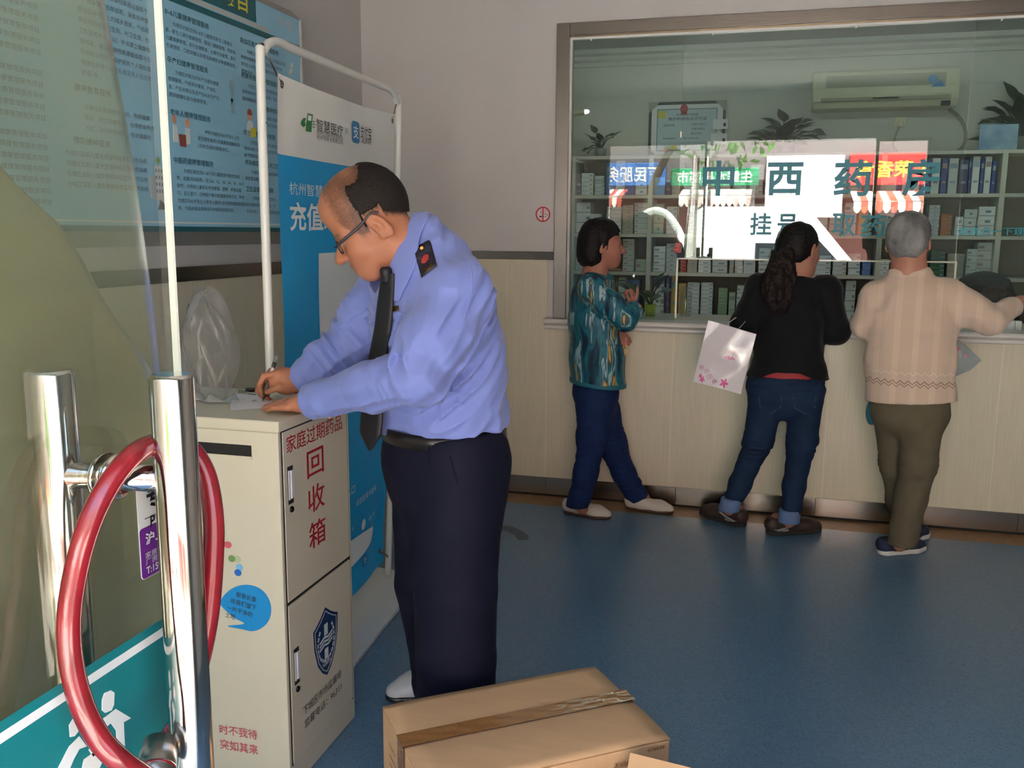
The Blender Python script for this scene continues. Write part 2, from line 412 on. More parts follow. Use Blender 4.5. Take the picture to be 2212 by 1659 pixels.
a, b = mir(1450, 402), mir(1640, 363); sign('shop_sign', a.x, b.x, a.z, b.z, mat('sign_green', (20, 140, 90), .5), '生鲜水果超市', m_signw, 'green shop sign with white lettering across the street')
a, b = mir(1832, 400), mir(2030, 330); sign('shop_banner', a.x, b.x, a.z, b.z, mat('sign_red', (220, 40, 40), .6), '金荣香食', mat('sign_yellow', (252, 214, 60), .6), 'red shop banner with yellow lettering across the street', .55)
a, b = mir(1300, 402), mir(1440, 352); sign('shop_sign', a.x, b.x, a.z, b.z, mat('sign_blue', (70, 120, 200), .5), '便民服务', m_signw, 'blue shop sign with white lettering across the street')
a, b = mir(1650, 470), mir(1825, 335); sign('shop_sign', a.x, b.x, a.z, b.z, mat('sign_pink', (206, 190, 196), .6), '美食', m_signw, 'pale pink signboard with white lettering across the street', .5, .5)
def awning(x0, x1, z0, z1, m1, m2, label, n=9):
    t = thing('awning', ((x0 + x1) / 2, SY, z0), label, 'awning', 'shop awnings across the street')
    A = MB()
    for i in range(n):
        A.cur = i % 2; u0 = x0 + (x1 - x0) * i / n; u1 = x0 + (x1 - x0) * (i + 1) / n
        A.add([(u0, SY, z1), (u1, SY, z1), (u1, SY + .9, z0), (u0, SY + .9, z0)], [(0, 1, 2, 3)])
        k = 8; arc = [(u0 + (u1 - u0) * j / k, SY + .9, z0 - .12 - .07 * math.sin(math.pi * j / k)) for j in range(k + 1)]
        A.add([(u0, SY + .9, z0), (u1, SY + .9, z0)] + arc[::-1], [list(range(k + 3))])
    A.build('canopy', [m1, m2], t, solid=.012)
    R_ = MB(); R_.tube([(x0, SY + .88, z0), (x1, SY + .88, z0)], .02); R_.build('front_bar', m_steel, t)
m_aw = mat('awning_white', (246, 238, 232), .7); m_aw2 = mat('awning_pink', (236, 206, 196), .7); m_awr = mat('awning_red', (214, 90, 70), .7)
a, b = mir(1475, 428), mir(1625, 408); awning(a.x, b.x, a.z, b.z, m_aw, m_aw2, 'white scalloped shop awning across the street', 12)
a, b = mir(1290, 430), mir(1358, 408); awning(a.x, b.x, a.z, b.z, m_awr, m_aw, 'red and white striped shop awning across the street', 7)
a, b = mir(1835, 440), mir(1990, 412); awning(a.x, b.x, a.z, b.z, m_aw, m_awr, 'white and red shop awning under the red banner', 10)
# white minivan parked in front of the door
van = thing('van', (1.25, -4.4, -0.06), 'white minivan parked on the street outside the entrance', 'van')
m_van = mat('van_white', (244, 244, 240), .25, coat=.5); m_vg = mat('van_window', (40, 46, 52), .08, spec=.8); m_tyre = mat('tyre', (26, 26, 26), .8)
vp = [(-2.35, .28), (-2.35, 1.1), (-2.27, 1.86), (-2.15, 1.95), (-.9, 1.95), (-.63, 1.84), (0, 1.1), (.6, .94), (.73, .7), (.73, .3)]
vb = MB(); vb.prism([(p[0] + 1.25, p[1] - .06) for p in vp], (0, -3.55, 0), (1, 0, 0), (0, 0, 1), 1.62)
vb.build('body', m_van, van, bevel=.06, bseg=3)
for nm, poly in (('windscreen', [(-.72, 1.12), (-.66, 1.6), (-.2, 1.12)]), ('side_window', [(-1.4, 1.08), (-1.4, 1.44), (-.82, 1.44), (-.80, 1.08)])):
    MB().prism([(p[0] + 1.25, p[1] - .06) for p in poly], (0, -3.535, 0), (1, 0, 0), (0, 0, 1), .012).build(nm, m_vg, van)
for wx in (-1.7, .1):
    for wy in (-3.66, -5.02):
        MB().lathe((1.25 + wx, wy, .25), [(.1, -.1), (.31, -.1), (.31, .1), (.1, .1)], 24, (0, 1, 0)).build('wheel', m_tyre, van)
dr = MB(); dr.tube(spline([(-1.75, -3.1, .5), (-1.77, -3.05, 1.0), (-1.68, -2.95, 1.72), (-1.30, -2.8, 1.74), (-.95, -2.7, 1.05), (-.92, -2.65, .5)], 6), .05); dr.mm((-1.75, -3.06, .25), (-.95, -2.98, .95))
dr.build('open_door', m_van, van)
# street tree
tr = thing('tree', (-2.1, -6.2, -.06), 'street tree with light green leaves outside the entrance', 'tree')
tk = MB(); tk.tube(spline([(-2.1, -6.2, -.06), (-2.05, -6.2, 1.8), (-1.6, -6.15, 3.0), (-.7, -6.1, 3.9)], 6), [.10 - .0035 * i for i in range(19)]); tk.build('trunk', mat('bark', (92, 76, 60), .9), tr)
rng = random.Random(3); cr = MB()
for i in range(900):
    v = Vector((rng.gauss(0, 1), rng.gauss(0, 1), rng.gauss(0, .75))); v = v.normalized() * rng.uniform(.4, 1.5)
    c = Vector((-.8, -6.1, 3.75)) + Vector((v.x, v.y, v.z * .8)); s = rng.uniform(.06, .13); a1 = Vector((rng.uniform(-1, 1), rng.uniform(-1, 1), rng.uniform(-1, 1))).normalized(); b1 = a1.orthogonal().normalized()
    cr.add([c - a1 * s, c + b1 * s * .5, c + a1 * s, c - b1 * s * .5], [(0, 1, 2, 3)])
cr.build('crown', mat('leaf_light', (84, 122, 54), .6, var=.2, vscale=4), tr)
# ------------------------------------------------------------------ entrance: open glass leaf, handle, cable lock, strip curtain
m_chrome = mat('polished_steel', (214, 208, 200), 0.09, metal=1.0, bump=0.01, bscale=40, bstretch=(1, 1, .2))
m_edge2 = mat('door_glass_edge', (246, 250, 236), 0.2, spec=.7)  # near-white colour stands in for light piped along the pane to its edge
XG, YE = -0.593, 0.833
dl = bpy.data.objects.new('door_1', None); COL.objects.link(dl); dl.location = (XG, .4, 0); dl['kind'] = 'structure'
tag(dl, 'open frameless glass door leaf with a long steel handle', 'door')
g_door = glass_mat('door_glass', (.965, .985, .975), 1.48, haze=.01)
lf = MB(); lf.mm((XG - .004, -.02, .02), (XG + .004, YE - .003, 2.44)); lf.build('glass_leaf', g_door, dl)
MB().mm((XG - .0036, YE - .0028, .02), (XG + .0036, YE + .0005, 2.44)).build('glass_edge', m_edge2, dl)
MB().mm((XG - .02, -.03, 2.40), (XG + .02, .12, 2.46)).build('top_patch_fitting', m_chrome, dl, bevel=.003)
MB().mm((XG - .02, -.03, .0), (XG + .02, .12, .06)).build('bottom_patch_fitting', m_chrome, dl, bevel=.003)
HX, HY = -.525, .727
_hl = atD(110, 806, .87); HX2, HY2 = _hl.x, _hl.y
for hx, hy in ((HX, HY), (HX2, HY2)):
    h = MB(); h.lathe((hx, hy, .55), [(.0175, 0), (.0203, .003), (.0203, .816), (.0175, .8195)], 36); h.build('handle_bar', m_chrome, dl)
for z in (1.268, .66):
    s_ = MB(); s_.tube([(HX2 + .012, HY2, z), (HX - .012, HY, z)], .0125, 24); sb = s_.build('handle_standoff', m_chrome, dl)
    for q, sg in ((XG + .004, 1), (XG - .004, -1)):
        MB().lathe((q, (HY + HY2) / 2, z), [(.0225, 0), (.0225, .004), (.016, .012), (.0135, .012)], 28, (sg, 0, 0)).build('ring', m_chrome, sb)
# stickers on the leaf: teal safety band with the white people mark, and a locksmith's label
SX = XG + .0046
def onS(px, py): return onX(px, py, SX)
m_tb = mat('sticker_teal', (16, 124, 128), .4); m_ws = mat('sticker_white', (232, 236, 232), .4); m_pu = mat('sticker_purple', (110, 40, 140), .4); m_bk = mat('print_black', (24, 24, 30), .5)
bd = MB(); bd.mm((SX, .0, .92), (SX + .0004, YE - .004, 1.101)); band = bd.build('safety_band', m_tb, dl)
b2 = MB(); b2.mm((SX + .0004, .0, 1.0825), (SX + .0008, YE - .004, 1.0915)); b2.mm((SX + .0004, .0, .93), (SX + .0008, YE - .004, .939))
def mark(pts): b2.prism([(onS(px, py).y, onS(px, py).z) for px, py in pts], (SX + .0004, 0, 0), (0, 1, 0), (0, 0, 1), .0004)
mark([(219, 1512), (224, 1497), (238, 1491), (246, 1496), (245, 1522), (240, 1534), (226, 1540), (219, 1534)])
mark([(148, 1566), (156, 1553), (166, 1552), (168, 1580), (160, 1590), (150, 1592)])
mark([(216, 1556), (249, 1531), (282, 1551), (266, 1560), (271, 1659), (252, 1659), (250, 1578), (238, 1562), (226, 1572)])
mark([(124, 1659), (148, 1612), (170, 1590), (186, 1612), (170, 1618), (158, 1640), (150, 1659)])
mark([(176, 1659), (180, 1640), (205, 1622), (222, 1640), (214, 1659)])
mark([(190, 1620), (206, 1596), (224, 1590), (216, 1622), (200, 1634)])
b2.build('white_mark', m_ws, band)
p00_, p11_ = onS(293, 1058), onS(352, 1250); ly0, lz1, lz0 = p00_.y, p00_.z + .004, onS(308, 1254).z; ly1 = ly0 + .085; zm = onS(300, 1147).z
lb = MB(); lb.prism(rrect(ly1 - ly0, lz1 - lz0, .005, 4, (ly0 + ly1) / 2, (lz0 + lz1) / 2), (SX, 0, 0), (0, 1, 0), (0, 0, 1), .0004); lab = lb.build('label_sticker', m_ws, dl)
MB().prism(rrect(ly1 - ly0 - .002, zm - lz0, .004, 4, (ly0 + ly1) / 2, (lz0 + zm) / 2 + .0008), (SX + .0004, 0, 0), (0, 1, 0), (0, 0, 1), .0003).build('purple_field', m_pu, lab)
t1 = MB(); q = onS(316, 1106); write(t1, '专业', (SX + .0006, q.y, q.z), (0, 1, 0), (0, 0, 1), .05, .026, .03); q = onS(323, 1139); write(t1, 'P', (SX + .0006, q.y, q.z), (0, 1, 0), (0, 0, 1), None, .012, .02); t1.mm((SX + .0004, onS(312, 1122).y, onS(312, 1122).z), (SX + .0007, ly1 - .003, onS(312, 1122).z + .0006)); t1.build('black_print', m_bk, lab)
for tx_, px, py, w_, h_, b_ in (('沪上', 312, 1179, .03, .0125, .03), ('家居 店面', 312, 1208, .04, .0065, .0), ('厂房 空调', 313, 1222, .04, .0065, .0), ('T:159', 314, 1241, .024, .0075, .02)):
    t2 = MB(); q = onS(px, py); write(t2, tx_, (SX + .0008, q.y, q.z), (0, 1, 0), (0, 0, 1), w_, h_, b_); t2.build('white_print', m_ws, lab)
# fixed side panes of the entrance
for i, (a, b) in enumerate(((-1.71, -.64), (1.02, 1.53))):
    w_ = bpy.data.objects.new('window_%d' % (i + 2), None); COL.objects.link(w_); w_.location = ((a + b) / 2, -.1, 0); w_['kind'] = 'structure'
    MB().mm((a + .03, -.106, .03), (b - .03, -.094, 2.43)).build('glass_pane', glass_mat('entrance_glass_%d' % i, (.95, .97, .96), 1.48, haze=.02), w_)
    f_ = MB()
    for lo, hi in (((a, 0), (a + .03, 2.46)), ((b - .03, 0), (b, 2.46)), ((a, 0), (b, .03)), ((a, 2.43), (b, 2.46))): f_.mm((lo[0], -.13, lo[1]), (hi[0], -.07, hi[1]))
    f_.build('steel_frame', m_steel, w_)
# soft strip curtain drawn aside behind the leaf: two yellowed clear sheets
def curtain(name, x0, pts, haze, rgb, label, wav):
    E_ = sorted(((onX(px, py, x0).z, onX(px, py, x0).y) for px, py in pts)); zs = [e[0] for e in E_]; ys = [e[1] for e in E_]
    z0, z1 = .04, 2.3
    def ed(z):
        if z >= zs[-1]: return ys[-1] + (z - zs[-1]) * (ys[-1] - ys[-2]) / (zs[-1] - zs[-2]) * .6
        if z <= zs[0]: return ys[0] + (z - zs[0]) * .0
        return float(np.interp(z, zs, ys))
    m = MB(); m.grid(lambda u, v: (x0 + wav * math.sin(u * 9 + v * 2) * (1 - u) + .3 * wav * math.sin(v * 7), .02 + (max(.06, ed(z0 + (z1 - z0) * v)) - .02) * u, z0 + (z1 - z0) * v), 40, 60)
    o = m.build(name, glass_mat(name + '_pvc', (.96, .96, .90), 1.35, rough=.12, haze=haze, haze_rgb=rgb), base=(x0, .4, .04), solid=.002)
    return tag(o, label, 'curtain', 'curtain sheets at the entrance')
curtain('door_curtain', -.722, [(228, 0), (262, 180), (292, 350), (318, 530), (333, 650), (346, 770), (360, 1000), (366, 1300)], .30, (178, 186, 160), 'greenish translucent curtain sheet hanging just behind the glass door leaf', .012)
curtain('door_curtain', -.765, [(2, 362), (75, 430), (128, 478), (165, 525), (200, 592), (235, 660), (285, 730), (330, 800), (350, 1000), (356, 1300)], .62, (186, 176, 138), 'yellowed opaque curtain sheet with a curved edge behind the greenish one', .014)
# red cable lock looped over the handle
lkx = thing('cable_lock', tuple(atD(300, 1640, .86)), 'thick red plastic coated cable lock looped around the steel door handle', 'lock')
cp = [(352, 1612, .905), (395, 1545, .905), (428, 1440, .905), (450, 1330, .91), (460, 1220, .915), (461, 1120, .92), (446, 1030, .925), (415, 975, .92), (375, 955, .90), (337, 958, .865), (290, 982, .835), (240, 1040, .815), (196, 1125, .80), (166, 1225, .795), (150, 1330, .79), (154, 1430, .79), (176, 1520, .79), (212, 1592, .795), (256, 1640, .80), (300, 1672, .815), (335, 1690, .84)]
m_cab = mat('red_cable_coat', (132, 22, 32), .26, spec=.6, coat=.5, var=.28, vscale=60, stretch=(1, 1, .35), bump=.02, bscale=60)
MB().tube(spline([tuple(atD(*p)) for p in cp], 10), .0102, 24).build('cable', m_cab, lkx)
a = atD(338, 1672, .862); b = atD(346, 1592, .892)
m_bar = mat('lock_barrel', (150, 146, 140), .28, metal=1.0)
lbm = MB(); d_ = (b - a).normalized(); lbm.lathe(a, [(.012, -.012), (.0175, -.008), (.0175, .022), (.0155, .024), (.0155, .034), (.011, .036)], 28, d_); lbm.build('lock_barrel', m_bar, lkx)
lr = MB(); lr.lathe(a + d_ * .002, [(.0178, 0), (.0178, .003), (.0172, .003)], 28, d_); lr.build('collar', m_cab, lkx)
# ------------------------------------------------------------------ framed notice on the left wall
XP = -2.2
ps = thing('health_poster', (XL, 3.0, 1.44), 'large blue health service poster in a silver frame on the left wall', 'poster')
m_fr = mat('silver_frame', (186, 184, 180), .35, metal=.7)
m_pb = mat('poster_blue', (150, 206, 234), .4, var=.06, vscale=2)
PY0, PY1, PZ0, PZ1 = 1.5, 4.176, 1.497, 2.494
MB().mm((XL + .001, PY0, PZ0), (XP, PY1, PZ1)).build('poster_panel', m_pb, ps)
def bar(poly, o, xd, yd, d, nm='frame'): MB().prism(poly, o, xd, yd, d).build(nm, m_fr, ps, bevel=.002)
fp = [(0, 0), (0, .056), (.070, .0), (.066, -.004)]
MB().add([(XL, PY0 - .056, PZ0 - .056), (XL, PY1 + .046, PZ0 - .056), (XP + .004, PY1, PZ0), (XP + .004, PY0, PZ0), (XP - .006, PY1, PZ0), (XP - .006, PY0, PZ0)], [(0, 1, 2, 3), (3, 2, 4, 5)]).build('bottom_rail', m_fr, ps)
MB().add([(XL, PY0 - .056, PZ1 + .056), (XL, PY1 + .046, PZ1 + .056), (XP + .004, PY1, PZ1), (XP + .004, PY0, PZ1), (XP - .006, PY1, PZ1), (XP - .006, PY0, PZ1)], [(1, 0, 3, 2), (2, 3, 5, 4)]).build('top_rail', m_fr, ps)
MB().add([(XL, PY1 + .046, PZ0 - .056), (XL, PY1 + .046, PZ1 + .056), (XP + .004, PY1, PZ1), (XP + .004, PY1, PZ0), (XP - .006, PY1, PZ1), (XP - .006, PY1, PZ0)], [(0, 1, 2, 3), (3, 2, 4, 5)]).build('side_rail', m_fr, ps)
MB().mm((XP - .004, PY1 - .012, PZ0), (XP + .006, PY1, PZ1)).build('clip_strip', mat('bright_strip', (240, 238, 232), .15, metal=.6), ps)
m_pt = mat('poster_teal', (16, 98, 110), .45); m_pw2 = mat('poster_white', (224, 232, 236), .45); m_ph = mat('poster_heading', (28, 92, 112), .5); m_px = mat('poster_text', (84, 112, 138), .5); m_py = mat('poster_yellow', (226, 216, 60), .5)
tb = MB(); tb.mm((XP, PY0, PZ0), (XP + .0008, PY1 - .012, 1.517)); tb.mm((XP, PY0, 2.350), (XP + .0008, PY1 - .012, 2.375)); tb.mm((XP, 2.3, 2.400), (XP + .0008, 3.775, PZ1)); tb.build('teal_bands', m_pt, ps)
MB().mm((XP, PY0, 1.528), (XP + .0008, PY1 - .012, 1.535)).build('white_line', m_pw2, ps)
pk = MB(); pk.mm((XP, PY0, 2.380), (XP + .0006, PY1 - .3, 2.396)); pk.build('pale_strip', mat('poster_beige', (196, 196, 194), .5), ps)
ti = MB(); write(ti, '国家基本公共卫生服务项目', (XP + .0012, 2.46, 2.422), (0, 1, 0), (0, 0, 1), 1.245, .09, .015); ti.build('title_lettering', m_py, ps)
hd = MB(); tx2 = MB()
def hline(s, y, z, cw=.0295, h=.0235):
    hd = MB(); write(hd, s, (XP + .001, y, z), (0, 1, 0), (0, 0, 1), cw * sum(.55 if ord(c) < 256 else 1 for c in s), h, .007); hd.build('printed_heading', m_ph, ps)
def bline(s, y, z, cw=.0236, h=.0165): write(tx2, s, (XP + .001, y, z), (0, 1, 0), (0, 0, 1), cw * sum(.55 if ord(c) < 256 else 1 for c in s), h, .004)
hline('0~6儿童健康管理服务', 3.123, 2.296)
for i, (s, y) in enumerate((('为辖区内居住的0~6岁儿童提供新生儿家庭访', 3.168), ('视、新生儿满月健康管理、婴幼儿健康管理、学龄前', 3.121), ('儿童健康管理，进行合理膳食、心理行为发育、意外', 3.121), ('伤害预防、口腔保健以及常见疾病防治等健康指导。', 3.121))): bline(s, y, 2.262 - .028 * i, .0206)
hline('孕产妇健康管理服务', 3.122, 2.124)
for i, (s, y) in enumerate((('为辖区内居住的孕产妇提供健康', 3.168), ('管理服务，包括早孕建册、产前检', 3.122), ('查、产后访视以及在产后42天为产妇', 3.122), ('提供健康检查与健康教育。', 3.122))): bline(s, y, 2.086 - .0285 * i, .0208)
hline('老年人健康管理服务', 3.124, 1.934)
for i, (s, y) in enumerate((('每年为辖区内65岁及以上的', 3.345), ('常住居民提供1次健康管理服务和', 3.295), ('1次较全面的健康体检。', 3.295))): bline(s, y, 1.884 - .0285 * i, .0208)
hline('中医药健康管理服务', 3.13, 1.757)
for i, (s, y) in enumerate((('为辖区居住的0~36个月儿童提供中医饮食调', 3.19), ('养、起居活动指导，在儿6、12、18、24、30、36月', 3.143), ('龄时，分别向儿童家长传授摩腹、捏脊、按揉迎香', 3.143), ('穴、足三里穴、四神聪穴等中医健康指导方法，每年', 3.143), ('为辖区内65岁及以上老年人提供1次中医药健康管理服', 3.143), ('务，包括中医体质辨识与中医药保健指导。', 3.143))): bline(s, y, 1.722 - .0286 * i, .0206)
for z, s, ls in ((2.292, '高血压患者健康管理服务', ('为辖区内年满35岁及以上的高血压患', '者提供健康管理服务，面对面随访每年', '享受至少4次的随访、康复和体检', '健康体检。')), (2.15, '糖尿病患者健康管理服务', ('为辖区内年满35岁的糖尿病患者提供', '免费享受4次空腹血糖检测，至少1次全', '面的健康体检。')),
                 (2.03, '重性精神疾病患者管理', ('为辖区内重性精神疾病患者建档', '提供随访评估和健康体检')), (1.912, '结核病患者健康管理', ('为辖区内确诊的常住肺结核患者', '筛查与推介转诊入户随访督导服药', '给予健康指导')), (1.785, '传染病及突发公共卫生事件', ('开展辖区内传染病疫情和突发事件', '信息登记报告和处理')), (1.672, '卫生监督协管服务', ('开展食品安全、饮用水、学校卫生', '构开展对食品安全巡查，对', '安全巡查、学校卫生和非法行医'))):
    y0 = 3.635 if z != 2.03 else 3.77
    hline(s, y0, z)
    for i, l in enumerate(ls): bline(l, y0 + (.05 if i == 0 else 0), z - .036 - .0285 * i, .0206)
hline('居民健康档案管理服务', 2.70, 2.31)
C1 = ('为城乡居民建立健康档案是以居民个', '心、贯穿整个生命过程，涵盖各种健', '居住在半年以上的城乡居民，包括居', '居住地的乡镇卫生院、村卫生室、社', '卫生服务中心（站）申请建立健康档', '康档案。建立健康档案遵循自愿与引', '导相结合原则，保护居民个人隐私服', '健康信息等个人隐私是医务人员应尽', '的职责。')
for i, s in enumerate(C1): bline(s, 2.66, 2.272 - .0335 * i, .0226, .0185)
hline('健康教育服务', 2.62, 1.95)
for i, s in enumerate(('开展社区健康教育活动，传播健康', '知识，树立健康观念，合理膳食养成', '方式，达到预防疾病、增进健康的')): bline(s, 2.66, 1.895 - .034 * i, .0226, .0185)
hline('预防接种服务', 2.6, 1.78)
for i in range(4): bline('为辖区适龄儿童免费接种疫苗预防传染病', 2.56, 1.74 - .033 * i, .0226, .0185)
for z0, n in ((2.30, 9), (1.97, 5), (1.78, 7)):
    for i in range(n): bline('为辖区内居民提供免费健康管理服务项目', 2.05, z0 - .0335 * i, .024, .0185)
tx2.build('printed_text', m_px, ps)
def flat(polys, m, nm, d=.0012):
    k = MB()
    for p in polys: k.prism(p, (XP, 0, 0), (0, 1, 0), (0, 0, 1), d)
    k.build(nm, m, ps)
sk = mat('poster_skin', (226, 164, 140), .5); br = mat('poster_brown', (150, 72, 54), .5); dk = mat('poster_black', (40, 46, 54), .5); gy = mat('poster_grey', (190, 198, 204), .5)
flat([[(3.008, 1.612), (3.062, 1.605), (3.07, 1.735), (3.01, 1.738)], [(2.985, 1.62), (3.01, 1.612), (3.012, 1.70), (2.98, 1.70)]], gy, 'hospital_drawing')
wn = [[(3.017 + .016 * i, 1.64 + .025 * j), (3.024 + .016 * i, 1.64 + .025 * j), (3.024 + .016 * i, 1.652 + .025 * j), (3.017 + .016 * i, 1.652 + .025 * j)] for i in range(3) for j in range(4)]
flat(wn, m_px, 'hospital_windows', .0016)
flat([[(3.02, 1.578), (3.075, 1.578), (3.06, 1.60), (3.04, 1.615), (3.03, 1.615), (3.032, 1.60)]], dk, 'road_drawing')
flat([[(3.03, 1.745), (3.042, 1.745), (3.042, 1.752), (3.049, 1.752), (3.049, 1.764), (3.042, 1.764), (3.042, 1.771), (3.03, 1.771), (3.03, 1.764), (3.023, 1.764), (3.023, 1.752), (3.03, 1.752)]], mat('poster_green', (90, 150, 84), .5), 'green_cross')
for e_ in (ellipse(.013, .017, 16, 3.147, 1.92), ellipse(.015, .017, 16, 3.232, 1.915)): flat([e_], sk, 'figure_head', .0016)
for e_ in ([(3.137, 1.835), (3.168, 1.835), (3.163, 1.895), (3.14, 1.90)], [(3.215, 1.835), (3.245, 1.835), (3.244, 1.895), (3.22, 1.895)]): flat([e_], m_pw2, 'figure_body', .0014)
flat([[(3.178, 1.822), (3.216, 1.822), (3.216, 1.868), (3.172, 1.868)]], br, 'desk_drawing', .0018)
flat([ellipse(.017, .021, 18, 3.69, 1.996)], sk, 'doctor_face', .0014); flat([[(3.672, 2.0), (3.71, 2.0), (3.706, 2.02), (3.69, 2.027), (3.675, 2.018)]], br, 'doctor_hair', .0018)
flat([[(3.665, 1.915), (3.72, 1.915), (3.716, 1.965), (3.70, 1.976), (3.68, 1.976), (3.668, 1.96)]], m_pw2, 'doctor_coat', .0014); flat([[(3.69, 1.905), (3.735, 1.912), (3.738, 1.95), (3.694, 1.945)]], m_py, 'folder_drawing', .002)
flat([[(3.54, 2.045), (3.552, 2.028), (3.564, 2.045), (3.56, 2.052), (3.552, 2.048), (3.544, 2.052)], ellipse(.02, .028, 16, 3.56, 2.10), [(3.548, 1.99), (3.575, 1.99), (3.57, 2.075), (3.548, 2.075)]], mat('poster_pale', (146, 186, 208), .5), 'pale_figure')
flat([[(4.04, 2.228), (4.08, 2.236), (4.09, 2.26), (4.06, 2.256)], [(4.06, 2.262), (4.09, 2.264), (4.094, 2.282), (4.075, 2.285)]], m_pw2, 'microscope_drawing', .0015)
flat([[(3.955, 2.48), (3.975, 2.44), (4.0, 2.43), (4.02, 2.44), (4.01, 2.47)], ellipse(.03, .03, 18, 4.07, 2.45)], mat('poster_cloud', (176, 200, 220), .5), 'cloud_drawing', .0007)

# ------------------------------------------------------------------ banner stand
bs = thing('banner_stand', (-1.5, 3.0, 0), 'white tube banner stand holding a blue and white payment banner', 'banner stand')
m_tube = mat('white_tube', (226, 226, 220), .3, coat=.2); m_base = mat('stand_base', (206, 208, 210), .28, spec=.6)
PLb, PRb, PLt, PRt = Vector((-1.447, 2.48, .02)), Vector((-1.526, 3.553, .02)), Vector((-1.449, 2.50, 1.93)), Vector((-1.544, 3.79, 1.97))
arc = spline([PLb, PLb.lerp(PLt, .5), PLt, Vector((-1.451, 2.522, 2.02)), Vector((-1.457, 2.60, 2.063)), Vector((-1.463, 2.70, 2.066))], 10)
arc2 = spline([Vector((-1.53, 3.58, 2.082)), Vector((-1.537, 3.69, 2.082)), Vector((-1.542, 3.765, 2.045)), PRt, PRb.lerp(PRt, .5), PRb], 10)
MB().tube(arc + arc2, .0135, 18).build('tube_frame', m_tube, bs)
for q, a_ in ((PLb.lerp(PLt, .94), .0138), (PRb.lerp(PRt, .86), .0138)): MB().tube([q - Vector((0, 0, .002)), q + Vector((0, 0, .002))], a_, 18).build('tube_joint', mat('joint_dark', (70, 60, 54), .5), bs)
bpz = .02; bx = [Vector((-1.70, 2.28, 0)), Vector((-1.30, 2.35, 0)), Vector((-1.372, 3.64, 0)), Vector((-1.78, 3.66, 0))]
d0 = onZ(760, 1450); d1 = onZ(870, 1310); dd = (d1 - d0).normalized()
bx[1] = d0 - dd * ((d0.y - 2.458) / dd.y); bx[2] = d1 + dd * .3; bx[0] = Vector((-1.70, 2.458, 0))
bse = MB(); bse.add([b for b in bx] + [Vector((b.x, b.y, bpz)) for b in bx], [(3, 2, 1, 0), (4, 5, 6, 7), (0, 1, 5, 4), (1, 2, 6, 5), (2, 3, 7, 6), (3, 0, 4, 7)], False); bse.build('base_plate', m_base, bs, bevel=.004)
TLc, TRc, BRc, BLc = Vector((-1.452, 2.603, 1.974)), Vector((-1.536, 3.728, 1.99)), Vector((-1.519, 3.505, .10)), Vector((-1.447, 2.535, .10))
def bfn(u, v, lift=0.0):
    p = BLc.lerp(BRc, u).lerp(TLc.lerp(TRc, u), v)
    edge = math.exp(-((u - .04) / .06) ** 2) * math.exp(-((v - .9) / .12) ** 2)
    wv = .004 * math.sin(u * 11 + v * 3) + .003 * math.sin(v * 14 + u * 5) - .008 * edge - .02 * math.exp(-((v - .08) / .06) ** 2) * math.exp(-((u - .92) / .08) ** 2)
    zz = -.012 * math.sin(math.pi * u) * v ** 6
    return p + Vector((1, .074, 0)).normalized() * (wv + lift) + Vector((0, 0, zz))
_nb = (Vector((1, .0745, 0)))
def buv(px, py):
    d = ray(px, py); p = C0 + d * ((TLc - C0).dot(_nb) / d.dot(_nb)); v = (p.z - .10) / 1.88; yl = BLc.y + (TLc.y - BLc.y) * v; yr = BRc.y + (TRc.y - BRc.y) * v
    return (p.y - yl) / (yr - yl), v
m_bw = mat('banner_white', (240, 240, 236), .5, bump=.02, bscale=600); m_bb = mat('banner_blue', (0, 166, 232), .5, bump=.02, bscale=600)
vb_ = buv(603, 332)[1]; vr_ = buv(852, 372)[1]
cl = MB(); cl.grid(lambda u, v: bfn(u, v), 60, 110)
cl.mi = [0 if ((i // 60) + .5) / 110 > (vb_ + vr_) / 2 else 1 for i in range(len(cl.f))]
cloth = cl.build('banner_cloth', [m_bw, m_bb], bs)
def bt(s, x0, y0, x1, y1, mb_, bold=0.0):      # text between two image corners read along its base line
    (u0, v0), (u1, v1) = buv(x0, y0), buv(x1, y1); write_uv(mb_, s, u0, min(v0, v1), u1 - u0, abs(v1 - v0), bfn, bold, .0018)
def bl(s, px, py, w, h, mb_, bold=0.0):
    u0, v0 = buv(px, py); write_uv(mb_, s, u0, v0, w, h, bfn, bold, .0018)
bk = MB(); bl('智慧医疗', 682, 277, .205, .022, bk, .004); bl('杭州市卫生和计划生育委员会', 683, 286, .2, .0085, bk); bl('杭州市民卡有限公司', 683, 296, .2, .0085, bk); m_bdk = mat('banner_dark', (66, 66, 68), .5); bk.build('service_lettering', m_bdk, cloth)
bk = MB(); bl('支付宝', 780, 296, .115, .026, bk, .006); bl('ALIPAY', 782, 307, .11, .01, bk); bk.build('payment_lettering', m_bdk, cloth)
bk = MB(); bl('×', 742, 286, .03, .014, bk); bk.build('cross_mark', mat('banner_pale_grey', (190, 190, 190), .5), cloth)
bk = MB(); bl('市民卡', 759, 1226, .06, .016, bk); bk.build('card_lettering', m_bdk, cloth)
gn = MB()
def gsh(pts): poly_uv(gn, [buv(*p) for p in pts], bfn, .0016)
gsh([(664, 239), (675, 242), (673, 262), (672, 281), (660, 279), (661, 262)]); gsh([(650, 258), (655, 250), (661, 250), (658, 258), (660, 266), (655, 270), (650, 265)])
for yy in (256, 262, 268): gsh([(674, yy), (679, yy + 1), (679, yy + 3), (674, yy + 2)])
gn.build('green_logo', mat('logo_green', (52, 132, 70), .5), cloth)
m_bpw = mat('banner_print_white', (244, 246, 248), .5); lw_ = MB()
def flush(nm):
    global lw_
    lw_.build(nm, m_bpw, cloth); lw_ = MB()
poly_uv(lw_, [buv(*p) for p in ((665, 243), (672, 245), (671, 256), (664, 255))], bfn, .0022)
